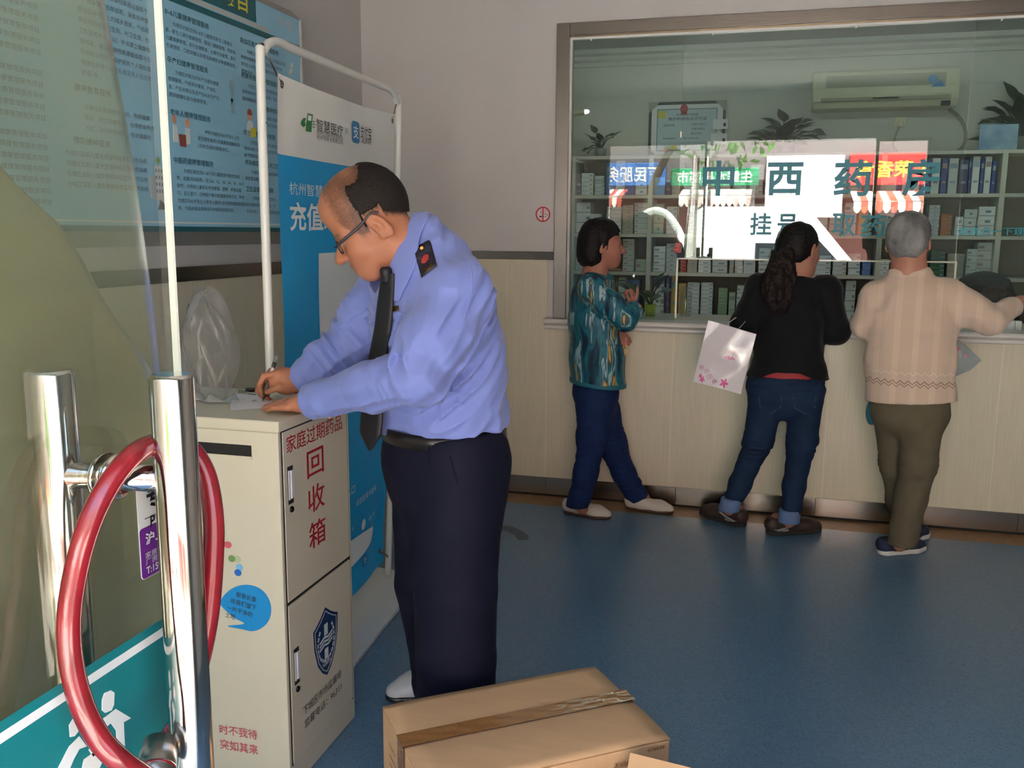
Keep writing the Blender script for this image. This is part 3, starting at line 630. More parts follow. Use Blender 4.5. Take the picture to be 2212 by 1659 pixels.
ab_ = MB(); u0, v0 = buv(758, 304); u1, v1 = buv(778, 262); poly_uv(ab_, [(u0 + (a_ + .5) * (u1 - u0), v0 + (b_ + .5) * (v1 - v0)) for a_, b_ in rrect(1, 1, .22, 4)], bfn, .0016, 2)
ab_.build('blue_logo', mat('logo_blue', (28, 130, 190), .5), cloth); ab_ = MB(); u2, v2 = buv(787, 1210); poly_uv(ab_, [(u2 - .004 + a_ * .05, v2 + b_ * .024) for a_, b_ in rrect(1, 1, .22, 4)], bfn, .0026, 2)
ab_.build('blue_logo', mat('logo_blue', (28, 130, 190), .5), cloth)
flush('logo_print'); write_uv(lw_, '支', u0 + .15 * (u1 - u0), v0 + .2 * (v1 - v0), .72 * (u1 - u0), .62 * (v1 - v0), bfn, .012, .0026)
flush('logo_print'); write_uv(lw_, '支', u2 - .022, v2 - .007, .036, .015, bfn, .012, .0036)
flush('logo_print'); bl('杭州智慧医疗', 628, 417, .35, .0215, lw_); flush('white_lettering'); bl('充值缴费', 628, 497, .50, .050, lw_, .02); flush('white_lettering')
u0, v0 = buv(692, 742); u1, v1 = buv(694, 546); poly_uv(lw_, [(u0, v0), (u0 + .36, v0), (u0 + .36, v1), (u0, v1)], bfn, .0016); flush('blank_panel')
bl('服务入口', 728, 1092, .17, .018, lw_); flush('white_lettering'); bl('点击医保卡查询', 767, 1096, .24, .014, lw_); flush('white_lettering')
for (px, py) in ((784, 1133), (782, 1163)):
    u, v = buv(px, py); poly_uv(lw_, ellipse(.024, .0115, 16, u, v), bfn, .0016, 1); flush('white_icon')
bl('挂 号', 795, 1127, .1, .009, lw_); flush('white_lettering'); bl('费用支付', 794, 1156, .11, .009, lw_); flush('white_lettering'); bl('号', 760, 1150, .016, .009, lw_); flush('white_lettering'); bl('医', 761, 1180, .016, .009, lw_); flush('white_lettering')
ua, va = buv(762, 1232); ub, vb2 = buv(812, 1178)
poly_uv(lw_, [(.03 + .5 * .0 + (a_ + .5) * .86, .062 + (b_ + .5) * .058) for a_, b_ in [(x_, y_) for x_, y_ in rrect(1, 1, .49, 5)]], bfn, .0022, 5)
flush('white_pill')
for u, v in ((.03, .985), (.965, .985), (.03, .02), (.965, .03)):
    p = bfn(u, v); ey = MB(); ey.lathe(p + Vector((-.002, 0, 0)), [(.012, 0), (.013, .003), (.008, .005), (.007, .001)], 18, (1, .074, 0)); ey.build('eyelet', m_steel, cloth)
for p_, q_, r_ in ((bfn(.965, .985), (-1.541, 3.757, 2.035), .003), (bfn(.965, .03), PRb.lerp(PRt, .04), .006), (bfn(.03, .985), (-1.452, 2.53, 2.03), .003)): MB().tube([p_, q_], r_, 8).build('hook', m_steel, bs)

# ------------------------------------------------------------------ steel drop box for expired medicine
XC, YC0, YC1, ZT = -1.168, 2.04, 2.45, 1.025
XCl = -1.66
cb_ = thing('medicine_drop_box', ((XC + XCl) / 2, 2.24, 0), 'grey beige steel drop box for expired medicine standing by the banner', 'cabinet')
m_cab2 = mat('cabinet_paint', (206, 199, 178), .42, bump=.015, bscale=260, var=.015, vscale=3)
body = MB(); body.mm((XCl, YC0, .0), (XC - .003, YC1, ZT - .03)); body.mm((XCl, YC0 - .001, ZT - .03), (XC, YC1, ZT))
body.build('body', m_cab2, cb_, bevel=.003)
dr_ = MB()
def cdoor(z0, z1, nm):
    d = MB(); d.mm((XC - .003, YC0 + .016, z0), (XC + .001, YC1 - .02, z1)); return d.build(nm, m_cab2, cb_, bevel=.0015)
d1_ = cdoor(.535, .993, 'door'); d2_ = cdoor(.075, .524, 'door')
gp = MB(); gp.mm((XC - .004, YC0 + .012, .526), (XC - .0015, YC1 - .017, .533)); gp.mm((XC - .004, YC0 + .012, .07), (XC - .0005, YC0 + .0155, .996)); gp.mm((XC - .004, YC1 - .0195, .07), (XC - .0005, YC1 - .0165, .996)); gp.mm((XC - .004, YC0 + .012, .9935), (XC - .0005, YC1 - .0165, .997)); gp.build('door_gap', m_dark, cb_)
def crect(px0, py0, px1, py1): a_, b_ = onX(px0, py0, XC), onX(px1, py1, XC); return a_.y, b_.y, b_.z, a_.z
for dd_, (pz0, pz1), lz in ((d1_, (.797, .898), .782), (d2_, (.292, .395), .277)):
    y0, y1 = YC0 + .034, YC0 + .062
    h = MB(); h.mm((XC + .0005, y0, pz0), (XC + .0016, y1, pz1)); hp = h.build('handle_recess', m_dark, dd_)
    h = MB(); h.mm((XC + .0012, y0 + .002, pz0 + .012), (XC + .0035, y0 + .011, pz1 - .01)); h.mm((XC + .0012, y0 + .012, pz0 + .014), (XC + .006, y1 - .002, pz1 - .012)); h.build('pull_plate', mat('bright_pull', (226, 226, 230), .3, metal=.25), hp, bevel=.0015)
    k = MB(); k.lathe((XC + .001, y0 + .014, lz), [(.0085, 0), (.0085, .003), (.0065, .005)], 22, (1, 0, 0)); k.mm((XC + .006, y0 + .0133, lz - .004), (XC + .0063, y0 + .0147, lz + .004)); k.build('lock', mat('lock_black', (30, 34, 38), .25, metal=.6), dd_)
sl_ = MB(); sl_.mm((-1.56, YC0 - .0015, .929), (-1.248, YC0 + .002, .958)); sl_.build('drop_slot', m_dark, cb_)
sp = MB(); sp.mm((-1.56, YC0 - .003, .921), (-1.247, YC0 + .001, .929)); sp.build('slot_lip', m_cab2, cb_)
m_red = mat('lettering_red', (176, 36, 50), .5); m_rd2 = mat('lettering_rose', (200, 84, 98), .5); m_blk = mat('lettering_black', (58, 54, 50), .5)
rt = MB(); nx = (0, 1, 0); nz_ = (0, 0, 1)
write(rt, '家庭过期药品', (XC + .0012, 2.072, .933), nx, nz_, .325, .047, .006)
for ch_, z in (('回', .838), ('收', .738), ('箱', .636)): write(rt, ch_, (XC + .0012, 2.178 + (.0 if ch_ != '箱' else .0), z), nx, nz_, .098, .075, .008)
rt.build('red_lettering', m_red, d1_)
bt_ = MB(); write(bt_, '下城区市场监督局', (XC + .0012, 2.115, .183), nx, nz_, .235, .026, .002); write(bt_, '监督电话：96311', (XC + .0012, 2.12, .142), nx, nz_, .23, .026, .002); bt_.build('black_lettering', m_blk, d2_)
def sh(a_, s_): return [(2.262 + y * s_, .338 + z * s_) for y, z in a_]
shield = [(-.078, .058), (-.058, .066), (-.03, .082), (0, .104), (.03, .082), (.058, .066), (.078, .058), (.074, .0), (.056, -.055), (.028, -.09), (0, -.108), (-.028, -.09), (-.056, -.055), (-.074, 0)]
shd = MB(); shd.prism(sh(shield, .98), (XC + .0008, 0, 0), nx, nz_, .0005); so_ = shd.build('shield_emblem', mat('emblem_navy', (22, 50, 92), .45), d2_)
wm = MB()
for a0, a1 in zip(shield, shield[1:] + shield[:1]):
    p, q_ = [(2.262 + k_[0] * .84, .338 + k_[1] * .86) for k_ in (a0, a1)]; dx, dz = q_[0] - p[0], q_[1] - p[1]; l_ = math.hypot(dx, dz); n_ = (-dz / l_ * .0022, dx / l_ * .0022)
    wm.prism([(p[0], p[1]), (q_[0], q_[1]), (q_[0] + n_[0], q_[1] + n_[1]), (p[0] + n_[0], p[1] + n_[1])], (XC + .0013, 0, 0), nx, nz_, .0004)
for r0, r1 in (((-.011, .018), (.011, .052)), ((-.011, -.052), (.011, -.022))): wm.mm((XC + .0013, 2.262 + r0[0], .338 + r0[1]), (XC + .0017, 2.262 + r1[0], .338 + r1[1]))
for k_ in range(3): wm.prism([(2.222, .319 + .011 * k_), (2.25, .327 + .011 * k_), (2.274, .322 + .011 * k_), (2.302, .33 + .011 * k_), (2.302, .336 + .011 * k_), (2.274, .328 + .011 * k_), (2.25, .333 + .011 * k_), (2.222, .325 + .011 * k_)], (XC + .0013, 0, 0), nx, nz_, .0004)
for s_ in (-1, 1):
    for k_ in range(8):
        an = math.radians(-80 + k_ * 17); cy, cz = 2.262 + s_ * .050 * math.cos(an), .338 + .058 * math.sin(an) + .0
        for tt in (-.55, .55): wm.prism(ellipse(.0075, .0026, 10, cy, cz, (an + math.pi / 2 + tt) if s_ > 0 else (math.pi / 2 - an - tt)), (XC + .0013, 0, 0), nx, nz_, .0004)
write(wm, 'HGMPDA', (XC + .0016, 2.236, .266), nx, nz_, .052, .012, .01)
wm.build('shield_print', mat('emblem_pale', (206, 214, 218), .5), so_)
fx = (1, 0, 0)
ft = MB(); write(ft, '时不我待', (-1.381, YC0 - .0018, .140), fx, nz_, .117, .028, .004); write(ft, '突如其来', (-1.381, YC0 - .0018, .095), fx, nz_, .117, .030, .004); ft.build('rose_lettering', m_rd2, cb_)
def fpt(px, py): p = onY(px, py, YC0); return (p.x, p.z)
bb_ = MB(); bub = [(v_.x, v_.y) for v_ in spline([(*fpt(*q), 0) for q in ((476, 1302), (490, 1280), (510, 1267), (535, 1263), (560, 1270), (578, 1288), (586, 1312), (582, 1338), (566, 1356), (545, 1363), (520, 1358), (492, 1352), (528, 1347), (508, 1335), (490, 1320))], 6, True)]
bb_.prism(bub, (0, YC0 - .0008, 0), fx, nz_, .0006); bbo = bb_.build('speech_bubble', mat('bubble_blue', (24, 140, 206), .45), cb_)
bx_ = MB()
for s_, px, py, w_ in (('谢谢长辈', 510, 1283, .061), ('给我们留下', 499, 1297, .076), ('一片干净的', 491, 1312, .076), ('土地', 487, 1327, .03)):
    p = fpt(px, py); write(bx_, s_, (p[0], YC0 - .002, p[1] - .006), (.985, 0, -.17), (.17, 0, .985), w_, .0155, .0)
bx_.build('bubble_text', m_blk, bbo)
def pill(px, py, ang, c1, c2, nm):
    p = fpt(px, py)
    for sg, c in ((-1, c1), (1, c2)):
        k = MB(); k.prism(ellipse(.0105, .0095, 20, p[0] + sg * .008 * math.cos(ang), p[1] + sg * .008 * math.sin(ang)), (0, YC0 - .0008 - (.0003 if sg < 0 else 0), 0), fx, nz_, .0004); k.build(nm, mat('pill_%d_%d_%d' % c, c, .5), cb_)
pill(487, 1176, 0, (206, 90, 96), (206, 90, 96), 'printed_pill'); pill(507, 1207, 0, (112, 150, 88), (178, 186, 150), 'printed_pill'); pill(516, 1231, 1.25, (34, 104, 190), (120, 180, 220), 'printed_pill')
# slip of paper, clip and clear bag on top of the drop box
za = ZT + .0005
def top(px, py): p = onZ(px, py, za); return p
sp_ = [top(*q) for q in ((494, 853), (562, 848), (600, 880), (499, 887))]
pp = MB(); pp.add([(q.x, q.y, za) for q in sp_] + [(q.x, q.y, za + .0006) for q in sp_], [(3, 2, 1, 0), (4, 5, 6, 7), (0, 1, 5, 4), (1, 2, 6, 5), (2, 3, 7, 6), (3, 0, 4, 7)], False)
sp2 = [top(*q) for q in ((500, 876), (590, 872), (590, 882), (499, 886))]
pp.add([(q.x, q.y, za + .0008) for q in sp2] + [(q.x, q.y, za + .0012) for q in sp2], [(3, 2, 1, 0), (4, 5, 6, 7), (0, 1, 5, 4), (1, 2, 6, 5), (2, 3, 7, 6), (3, 0, 4, 7)], False)
slip = pp.build('paper_slip', mat('paper_white', (228, 226, 232), .5)); tag(slip, 'white paper slip being written on, lying on the steel drop box', 'paper')
pm_ = MB(); q = top(547, 866)
for i in range(6): pm_.box((q.x + .003 * (i % 2), q.y - .006 + .0035 * i, za + .0010), (.006, .0015, .0003))
pm_.build('printed_marks', m_blk, slip)
cl_ = thing('key_fob', tuple(top(530, 848)), 'small black and silver key fob lying behind the paper slip', 'key')
q = top(541, 846); MB().box((q.x, q.y, za + .006), (.028, .016, .011), .3).build('fob', mat('fob_black', (30, 30, 30), .4), cl_, bevel=.003)
q = top(525, 850); MB().box((q.x, q.y, za + .004), (.036, .008, .007), -.35).build('blade', m_chrome, cl_, bevel=.001); MB().box((q.x - .006, q.y + .008, za + .004), (.034, .006, .007), -.35).build('sleeve', m_dark, cl_, bevel=.001)
q = top(545, 853); MB().box((q.x, q.y, za + .0015), (.03, .003, .002), -.2).build('key', m_steel, cl_)
pbg = MB(); c0 = onZ(448, 872, za); rgb_ = random.Random(5); ph = [(rgb_.uniform(0, 6.28), rgb_.uniform(2, 9), rgb_.uniform(3, 14)) for _ in range(9)]
def bagf(u, v):
    a_ = 2 * math.pi * u; rad = .046 + .026 * math.sin(math.pi * min(1, v * 1.1)) ** .7; rad *= math.sqrt(max(.02, 1 - max(0, v - .62) ** 2 / .1444))
    rad += .016 * sum(math.sin(p + round(f) * a_ + g_ * v) for p, f, g_ in ph) / 2.2
    return (c0.x - .022 + rad * 1.05 * math.cos(a_) - .012 * v, c0.y + .06 + rad * .75 * math.sin(a_), za + .001 + .31 * v + .012 * math.sin(3 * a_) * v)
pbg.grid(bagf, 40, 40, True, True)
bag = pbg.build('plastic_bag', glass_mat('clear_film', (.93, .94, .94), 1.35, rough=.16, haze=.10, haze_rgb=(216, 212, 220)))
tag(bag, 'crumpled clear plastic bag standing on the drop box behind the handle', 'bag')
pf = MB(); pf.grid(lambda u, v: (c0.x - .06 + .13 * u, c0.y - .0 + .045 * v + .012 * math.sin(u * 9), za + .005 + .022 * math.sin(math.pi * v) * (.6 + .4 * math.sin(u * 13 + v * 3)) + .0), 24, 12); pf.build('folded_end', glass_mat('folded_film', (.9, .92, .93), 1.4, rough=.1, haze=.45, haze_rgb=(226, 230, 232)), bag, solid=.001)

# ------------------------------------------------------------------ cartons on the floor
m_card = mat('cardboard', (204, 166, 126), .62, var=.05, vscale=5, stretch=(1, 8, 1), bump=.02, bscale=90); m_tape = mat('brown_tape', (158, 112, 66), .1, spec=.6, coat=.4, bump=.25, bscale=45); m_cprint = mat('carton_ink', (112, 72, 44), .6); m_cin = mat('cardboard_edge', (214, 176, 132), .8)
ZB = .33
B = onZ(1285, 1438, ZB); A_ = onZ(826, 1524, ZB); C_ = onZ(1452, 1592, ZB)
e1 = (A_ - B); L1 = e1.length; e1.normalize(); e2 = Vector((e1.y, -e1.x, 0)); e2 = -e2 if e2.dot(C_ - B) < 0 else e2; L2 = (C_ - B).dot(e2)
bxo = thing('cardboard_box', tuple(B + e1 * L1 / 2 + e2 * L2 / 2 - Vector((0, 0, ZB))), 'closed cardboard box sealed with shiny brown tape on the blue floor', 'box')
def bpt(a, b, z): return B + e1 * a + e2 * b + Vector((0, 0, z - ZB))
bx1 = MB(); cs = [(0, 0), (L1, 0), (L1, L2), (0, L2)]
hb = MB(); hb.prism([(0, 0), (L1, 0), (L1, L2), (0, L2)], bpt(0, 0, 0), e1, e2, ZB - .006) if e1.cross(e2).z > 0 else hb.prism([(0, 0), (0, L1), (L2, L1), (L2, 0)], bpt(0, 0, 0), e2, e1, ZB - .006)
hb.build('carton_body', m_card, bxo, bevel=.004)
ms = L2 * .475
def flapm(b0, b1, sag):
    m = MB(); m.grid(lambda u, v: bpt(L1 * u, b0 + (b1 - b0) * v, ZB - .0015 + sag * math.sin(math.pi * v) - .004 * (abs(u - .5) * 2) ** 8), 12, 8, True); m.build('top_flap', m_card, bxo, solid=.005)
flapm(0, ms - .002, .002); flapm(ms + .002, L2, .006)
tp = MB(); tp.grid(lambda u, v: bpt(L1 * (1.01 - 1.02 * u), ms - .028 + .056 * v, ZB + .0072 + .0012 * math.sin(u * 40) * math.sin(v * 9)), 60, 6); tp.grid(lambda u, v: bpt(L1 + .0035, ms - .028 + .056 * v, ZB + .002 - .08 * u), 4, 4); tp.grid(lambda u, v: bpt(-.0035, ms - .028 + .056 * v, ZB + .002 - .08 * u), 4, 4); tp.build('packing_tape', m_tape, bxo)
pr_ = MB()
def nxt():
    global pr_
    pr_.build('printed_lettering', m_cprint, bxo); pr_ = MB()
write(pr_, 'Dong E E Jiao Co., Ltd', bpt(L1 * .30, L2 + .0052, ZB - .030), e1 * 1.0, (0, 0, -1), .2, .014); nxt(); write(pr_, '东阿阿胶', bpt(L1 * .17, L2 + .0052, ZB - .030), e1, (0, 0, -1), .05, .014, .01); nxt()
write(pr_, '股份有限公司', bpt(L1 * .03, L2 + .0052, ZB - .012), e1, (0, 0, -1), .045, .009, .01); nxt()
fpx = bpt(L1 + .0052, L2 * .2, ZB - .05)
for i, w_ in enumerate((.11, .15, .15, .13)): pr_.prism([(0, 0), (w_, 0), (w_, .002), (0, .002)], bpt(L1 + .0046, L2 * .22, ZB - .085 - .022 * i), e2, (0, 0, 1), .0005)
nxt(); write(pr_, '产品合格证', bpt(L1 + .0052, L2 * .22, ZB - .06), e2, (0, 0, 1), .06, .012, .02)
pr_.build('printed_lettering', m_cprint, bxo)
# a second, open carton nearer the camera, one flap raised
ob = thing('cardboard_box', tuple(bpt(-.02, L2 + .25, 0)), 'open cardboard box with a raised flap at the bottom edge of the picture', 'box')
K = onZ(1362, 1626, .345); ex = (onZ(1512, 1662, .345) - K); ex.z = 0; exl = .42; ex.normalize(); ey_ = Vector((ex.y, -ex.x, 0)); ey_ = -ey_ if ey_.y > 0 else ey_
hz = .27; K2 = Vector((K.x, K.y, hz)) + ey_ * .05 
wb = MB()
def opt(a, b, z): return K2 + ex * a + ey_ * b + Vector((0, 0, z - hz))
for a0, a1, b0, b1 in ((0, exl, 0, .005), (0, exl, .30, .305), (0, .005, .005, .30), (exl - .005, exl, .005, .30)):
    wb.add([opt(a, b, z) for z in (0.0, hz) for a, b in ((a0, b0), (a1, b0), (a1, b1), (a0, b1))], [(0, 1, 2, 3), (7, 6, 5, 4), (0, 4, 5, 1), (1, 5, 6, 2), (2, 6, 7, 3), (3, 7, 4, 0)], False)
wb.add([opt(a, b, .004) for a, b in ((0, 0), (exl, 0), (exl, .305), (0, .305))], [(0, 1, 2, 3)], False)
wb.build('carton_body', m_card, ob)
fl = MB(); fl.add([opt(0, 0, hz), opt(exl, 0, hz), opt(exl, -.045, hz + .075), opt(0.0, -.05, hz + .075)], [(0, 1, 2, 3)], False); fl.build('raised_flap', m_card, ob, solid=.006)
fl = MB(); fl.add([opt(0, .305, hz), opt(exl, .305, hz), opt(exl, .42, hz - .06), opt(0, .42, hz - .06)], [(0, 1, 2, 3)], False); fl.build('front_flap', m_card, ob, solid=.006)
# no-smoking sign on the back wall
q = onY(1173, 463, YBK); ns = thing('no_smoking_sign', (q.x, YBK, q.z), 'round red no smoking sign on the wall beside the window', 'sign')
MB().lathe((q.x, YBK, q.z), [(.042, 0), (.042, .001)], 40, (0, -1, 0)).build('disc', mat('sign_face', (222, 206, 204), .4), ns)
rr = MB(); rr.lathe((q.x, YBK - .001, q.z), [(.034, 0), (.034, .0015), (.042, .0015), (.042, 0)], 40, (0, -1, 0), False, False); rr.mm((q.x - .0035, YBK - .0025, q.z - .036), (q.x + .0035, YBK - .001, q.z + .036)); rr.build('red_ring', mat('sign_red_print', (190, 40, 46), .4), ns)
cg = MB(); cg.mm((q.x - .02, YBK - .0022, q.z - .016), (q.x - .006, YBK - .001, q.z - .008)); cg.tube(spline([(q.x - .004, YBK - .002, q.z - .012), (q.x + .02, YBK - .002, q.z - .01), (q.x + .026, YBK - .002, q.z - .002), (q.x + .018, YBK - .002, q.z + .002), (q.x + .006, YBK - .002, q.z + .002)], 5), .0012, 6); cg.tube(spline([(q.x - .014, YBK - .002, q.z), (q.x - .01, YBK - .002, q.z + .01), (q.x - .016, YBK - .002, q.z + .02)], 4), .001, 6)
cg.tube(spline([(q.x + .012, YBK - .002, q.z + .01), (q.x + .018, YBK - .002, q.z + .02), (q.x + .01, YBK - .002, q.z + .026)], 4), .001, 6); cg.build('cigarette', m_bk, ns)
# dark scuff on the floor and a crease in the vinyl
q = onZ(1112, 1150); st_ = MB(); pts = [onZ(*k) for k in ((1082, 1135), (1105, 1137), (1126, 1146), (1143, 1158), (1140, 1166), (1118, 1166), (1112, 1156), (1094, 1147), (1080, 1147))]
st_.prism([(p.x, p.y) for p in pts][::-1], (0, 0, .0004), (1, 0, 0), (0, 1, 0), .0006); tag(st_.build('floor_stain', mat('stain', (46, 70, 88), .3)), 'dark curved stain on the floor behind the uniformed man', 'stain')
# ------------------------------------------------------------------ the dispensary behind the window
PY = 7.65
m_pw = mat('dispensary_paint', (190, 189, 182), 0.7, var=.03, vscale=2)
struct('floor_dispensary', MB().mm((-1.8, YBK + .1, -.06), (3.1, PY, 0)), m_vinyl)
struct('wall_dispensary_back', MB().mm((-1.8, PY, 0), (3.1, PY + .1, 2.95)), m_pw)
struct('wall_dispensary_left', MB().mm((-1.9, YBK + .1, 0), (-1.8, PY, 2.95)), m_pw)
struct('wall_dispensary_right', MB().mm((3.0, YBK + .1, 0), (3.1, PY, 2.95)), m_pw)
struct('ceiling_dispensary', MB().mm((-1.9, YBK + .1, 2.95), (3.1, PY + .1, 3.05)), mat('dispensary_ceiling', (170, 174, 170), .8))
mo = MB(); mo.prism([(0, 0), (-.02, 0), (-.025, .03), (-.05, .05), (-.055, .075), (-.09, .09), (-.09, .125), (0, .125)], (-1.8, PY, 2.825), (0, 1, 0), (0, 0, 1), 4.8)
struct('trim_7', mo, m_pw)
# unseen tube lamps, added on the ceiling to brighten the dispensary
for lx in (-.7, 1.3):
    t = thing('fill_lamp', (lx, 6.3, 2.95), 'added unseen fill lamp on the dispensary ceiling, ' + ('nearer the left wall' if lx < 0 else 'nearer the right wall'), 'lamp')
    MB().mm((lx - .62, 6.26, 2.915), (lx + .62, 6.34, 2.95)).build('batten', m_white, t, bevel=.004)
    MB().tube([(lx - .6, 6.3, 2.893), (lx + .6, 6.3, 2.893)], .014).build('tube', emit_mat('fill_glow_%d' % (lx > 0), (225, 240, 235), 7.5), t)
# inner counter
m_ctr = mat('inner_counter', (196, 190, 178), .4)
ic = thing('inner_counter', (.6, 5.4, 0), 'pale inner counter running along the dispensary side of the window', 'counter')
MB().mm((-1.05, YBK + .104, .99), (2.9, 5.68, 1.02)).build('worktop', m_ctr, ic, bevel=.004)
MB().mm((-1.02, YBK + .106, 0), (2.88, 5.62, .99)).build('cabinet_body', m_pw, ic)
# shelving
FY = 7.30
m_sh = mat('shelf_laminate', (214, 212, 200), .45, var=.02, vscale=6)
shf = thing('medicine_shelving', (.2, 7.46, 0), 'pale open shelving full of medicine cartons on the dispensary back wall', 'shelf')
SZ = [2.098, 1.797, 1.499, 1.202, .852]
for z in SZ: MB().mm((-1.5, FY, z - .026), (2.9, 7.63, z)).build('shelf_board', m_sh, shf, bevel=.002)
for x in (-1.5, -.887, .18, .80, 1.59, 2.4): MB().mm((x - .018, FY - .004, 0), (x + .018, 7.63, 2.098)).build('upright', m_sh, shf, bevel=.002)
MB().mm((-1.5, 7.625, 0), (2.9, 7.645, 2.098)).build('back_panel', mat('shelf_back', (132, 126, 112), .6), shf)
MB().mm((-1.5, FY + .01, 0.02), (2.9, 7.62, .82)).build('lower_cupboards', m_sh, shf)
# cartons
PAL = {'w': ('white', (228, 233, 231)), 'g': ('grey-white', (206, 214, 212)), 'e': ('beige', (186, 176, 158)), 'n': ('navy', (50, 62, 96)), 'b': ('blue', (84, 128, 190)), 'l': ('light blue', (104, 164, 214)),
       'd': ('royal blue', (44, 72, 156)), 'p': ('mauve', (126, 84, 104)), 'r': ('red', (176, 52, 48)), 'o': ('orange', (196, 106, 30)), 'k': ('dark brown', (116, 60, 32)), 'y': ('yellow', (206, 170, 80)),
       'q': ('pale green', (188, 206, 180)), 'G': ('dark green', (36, 92, 50)), 'v': ('violet', (112, 80, 150)), 'f': ('green-banded', (150, 186, 140))}
ACC = [(136, 158, 190), (140, 170, 160), (178, 150, 150), (150, 154, 160), (150, 150, 184), (140, 168, 186)]
_cm = {}
def carton_mats(k, a):
    if k not in _cm: _cm[k] = mat('carton_' + PAL[k][0].replace(' ', '_'), PAL[k][1], .42)
    ak = ('a', a)
    if ak not in _cm: _cm[ak] = mat('carton_print_%d' % a, ACC[a], .45)
    return [_cm[k], _cm[ak]]
_ck = {}
def carton(k, w, h, d, a):
    key = (k, round(w, 3), round(h, 3), round(d, 3), a)
    if key not in _ck:
        b = MB(); b.mm((-w / 2, 0, 0), (w / 2, d, h))
        rg = random.Random(len(_ck) * 7 + 3); b.cur = 1
        if h > w * 1.5:
            b.add([(-w * .42, -.0006, h * .72), (w * .42, -.0006, h * .72), (w * .42, -.0006, h * .86), (-w * .42, -.0006, h * .86)], [(0, 1, 2, 3)])
            b.add([(-w * .3, -.0006, h * .3), (w * .3, -.0006, h * .3), (w * .3, -.0006, h * .36), (-w * .3, -.0006, h * .36)], [(0, 1, 2, 3)])
        else:
            x0 = rg.choice((-.44, -.1, .2)) * w; x1 = x0 + w * rg.uniform(.2, .42); x1 = min(x1, w * .48)
            b.add([(x0, -.0006, h * .35), (x1, -.0006, h * .35), (x1, -.0006, h * .62), (x0, -.0006, h * .62)], [(0, 1, 2, 3)])
            b.add([(-w * .5, -.0005, h * .03), (w * .5, -.0005, h * .03), (w * .5, -.0005, h * .1), (-w * .5, -.0005, h * .1)], [(0, 1, 2, 3)])
        o = b.build('medicine_carton', carton_mats(k, a), None, base=(0, 0, 0)); _ck[key] = o; return o, True
    return _ck[key], False
ORD = ['bottom', 'second', 'third', 'fourth', 'fifth', 'sixth', 'seventh', 'eighth', 'ninth', 'tenth', 'eleventh', 'twelfth', 'thirteenth', 'fourteenth', 'fifteenth', 'sixteenth', 'seventeenth']
SHN = ['top', 'second', 'third', 'lowest']
BAYS = [(-1.5, -.887, 'left end bay'), (-.887, .18, 'wide bay behind the lettering'), (.18, .80, 'middle bay'), (.80, 1.59, 'right bay'), (1.59, 2.4, 'far right bay')]
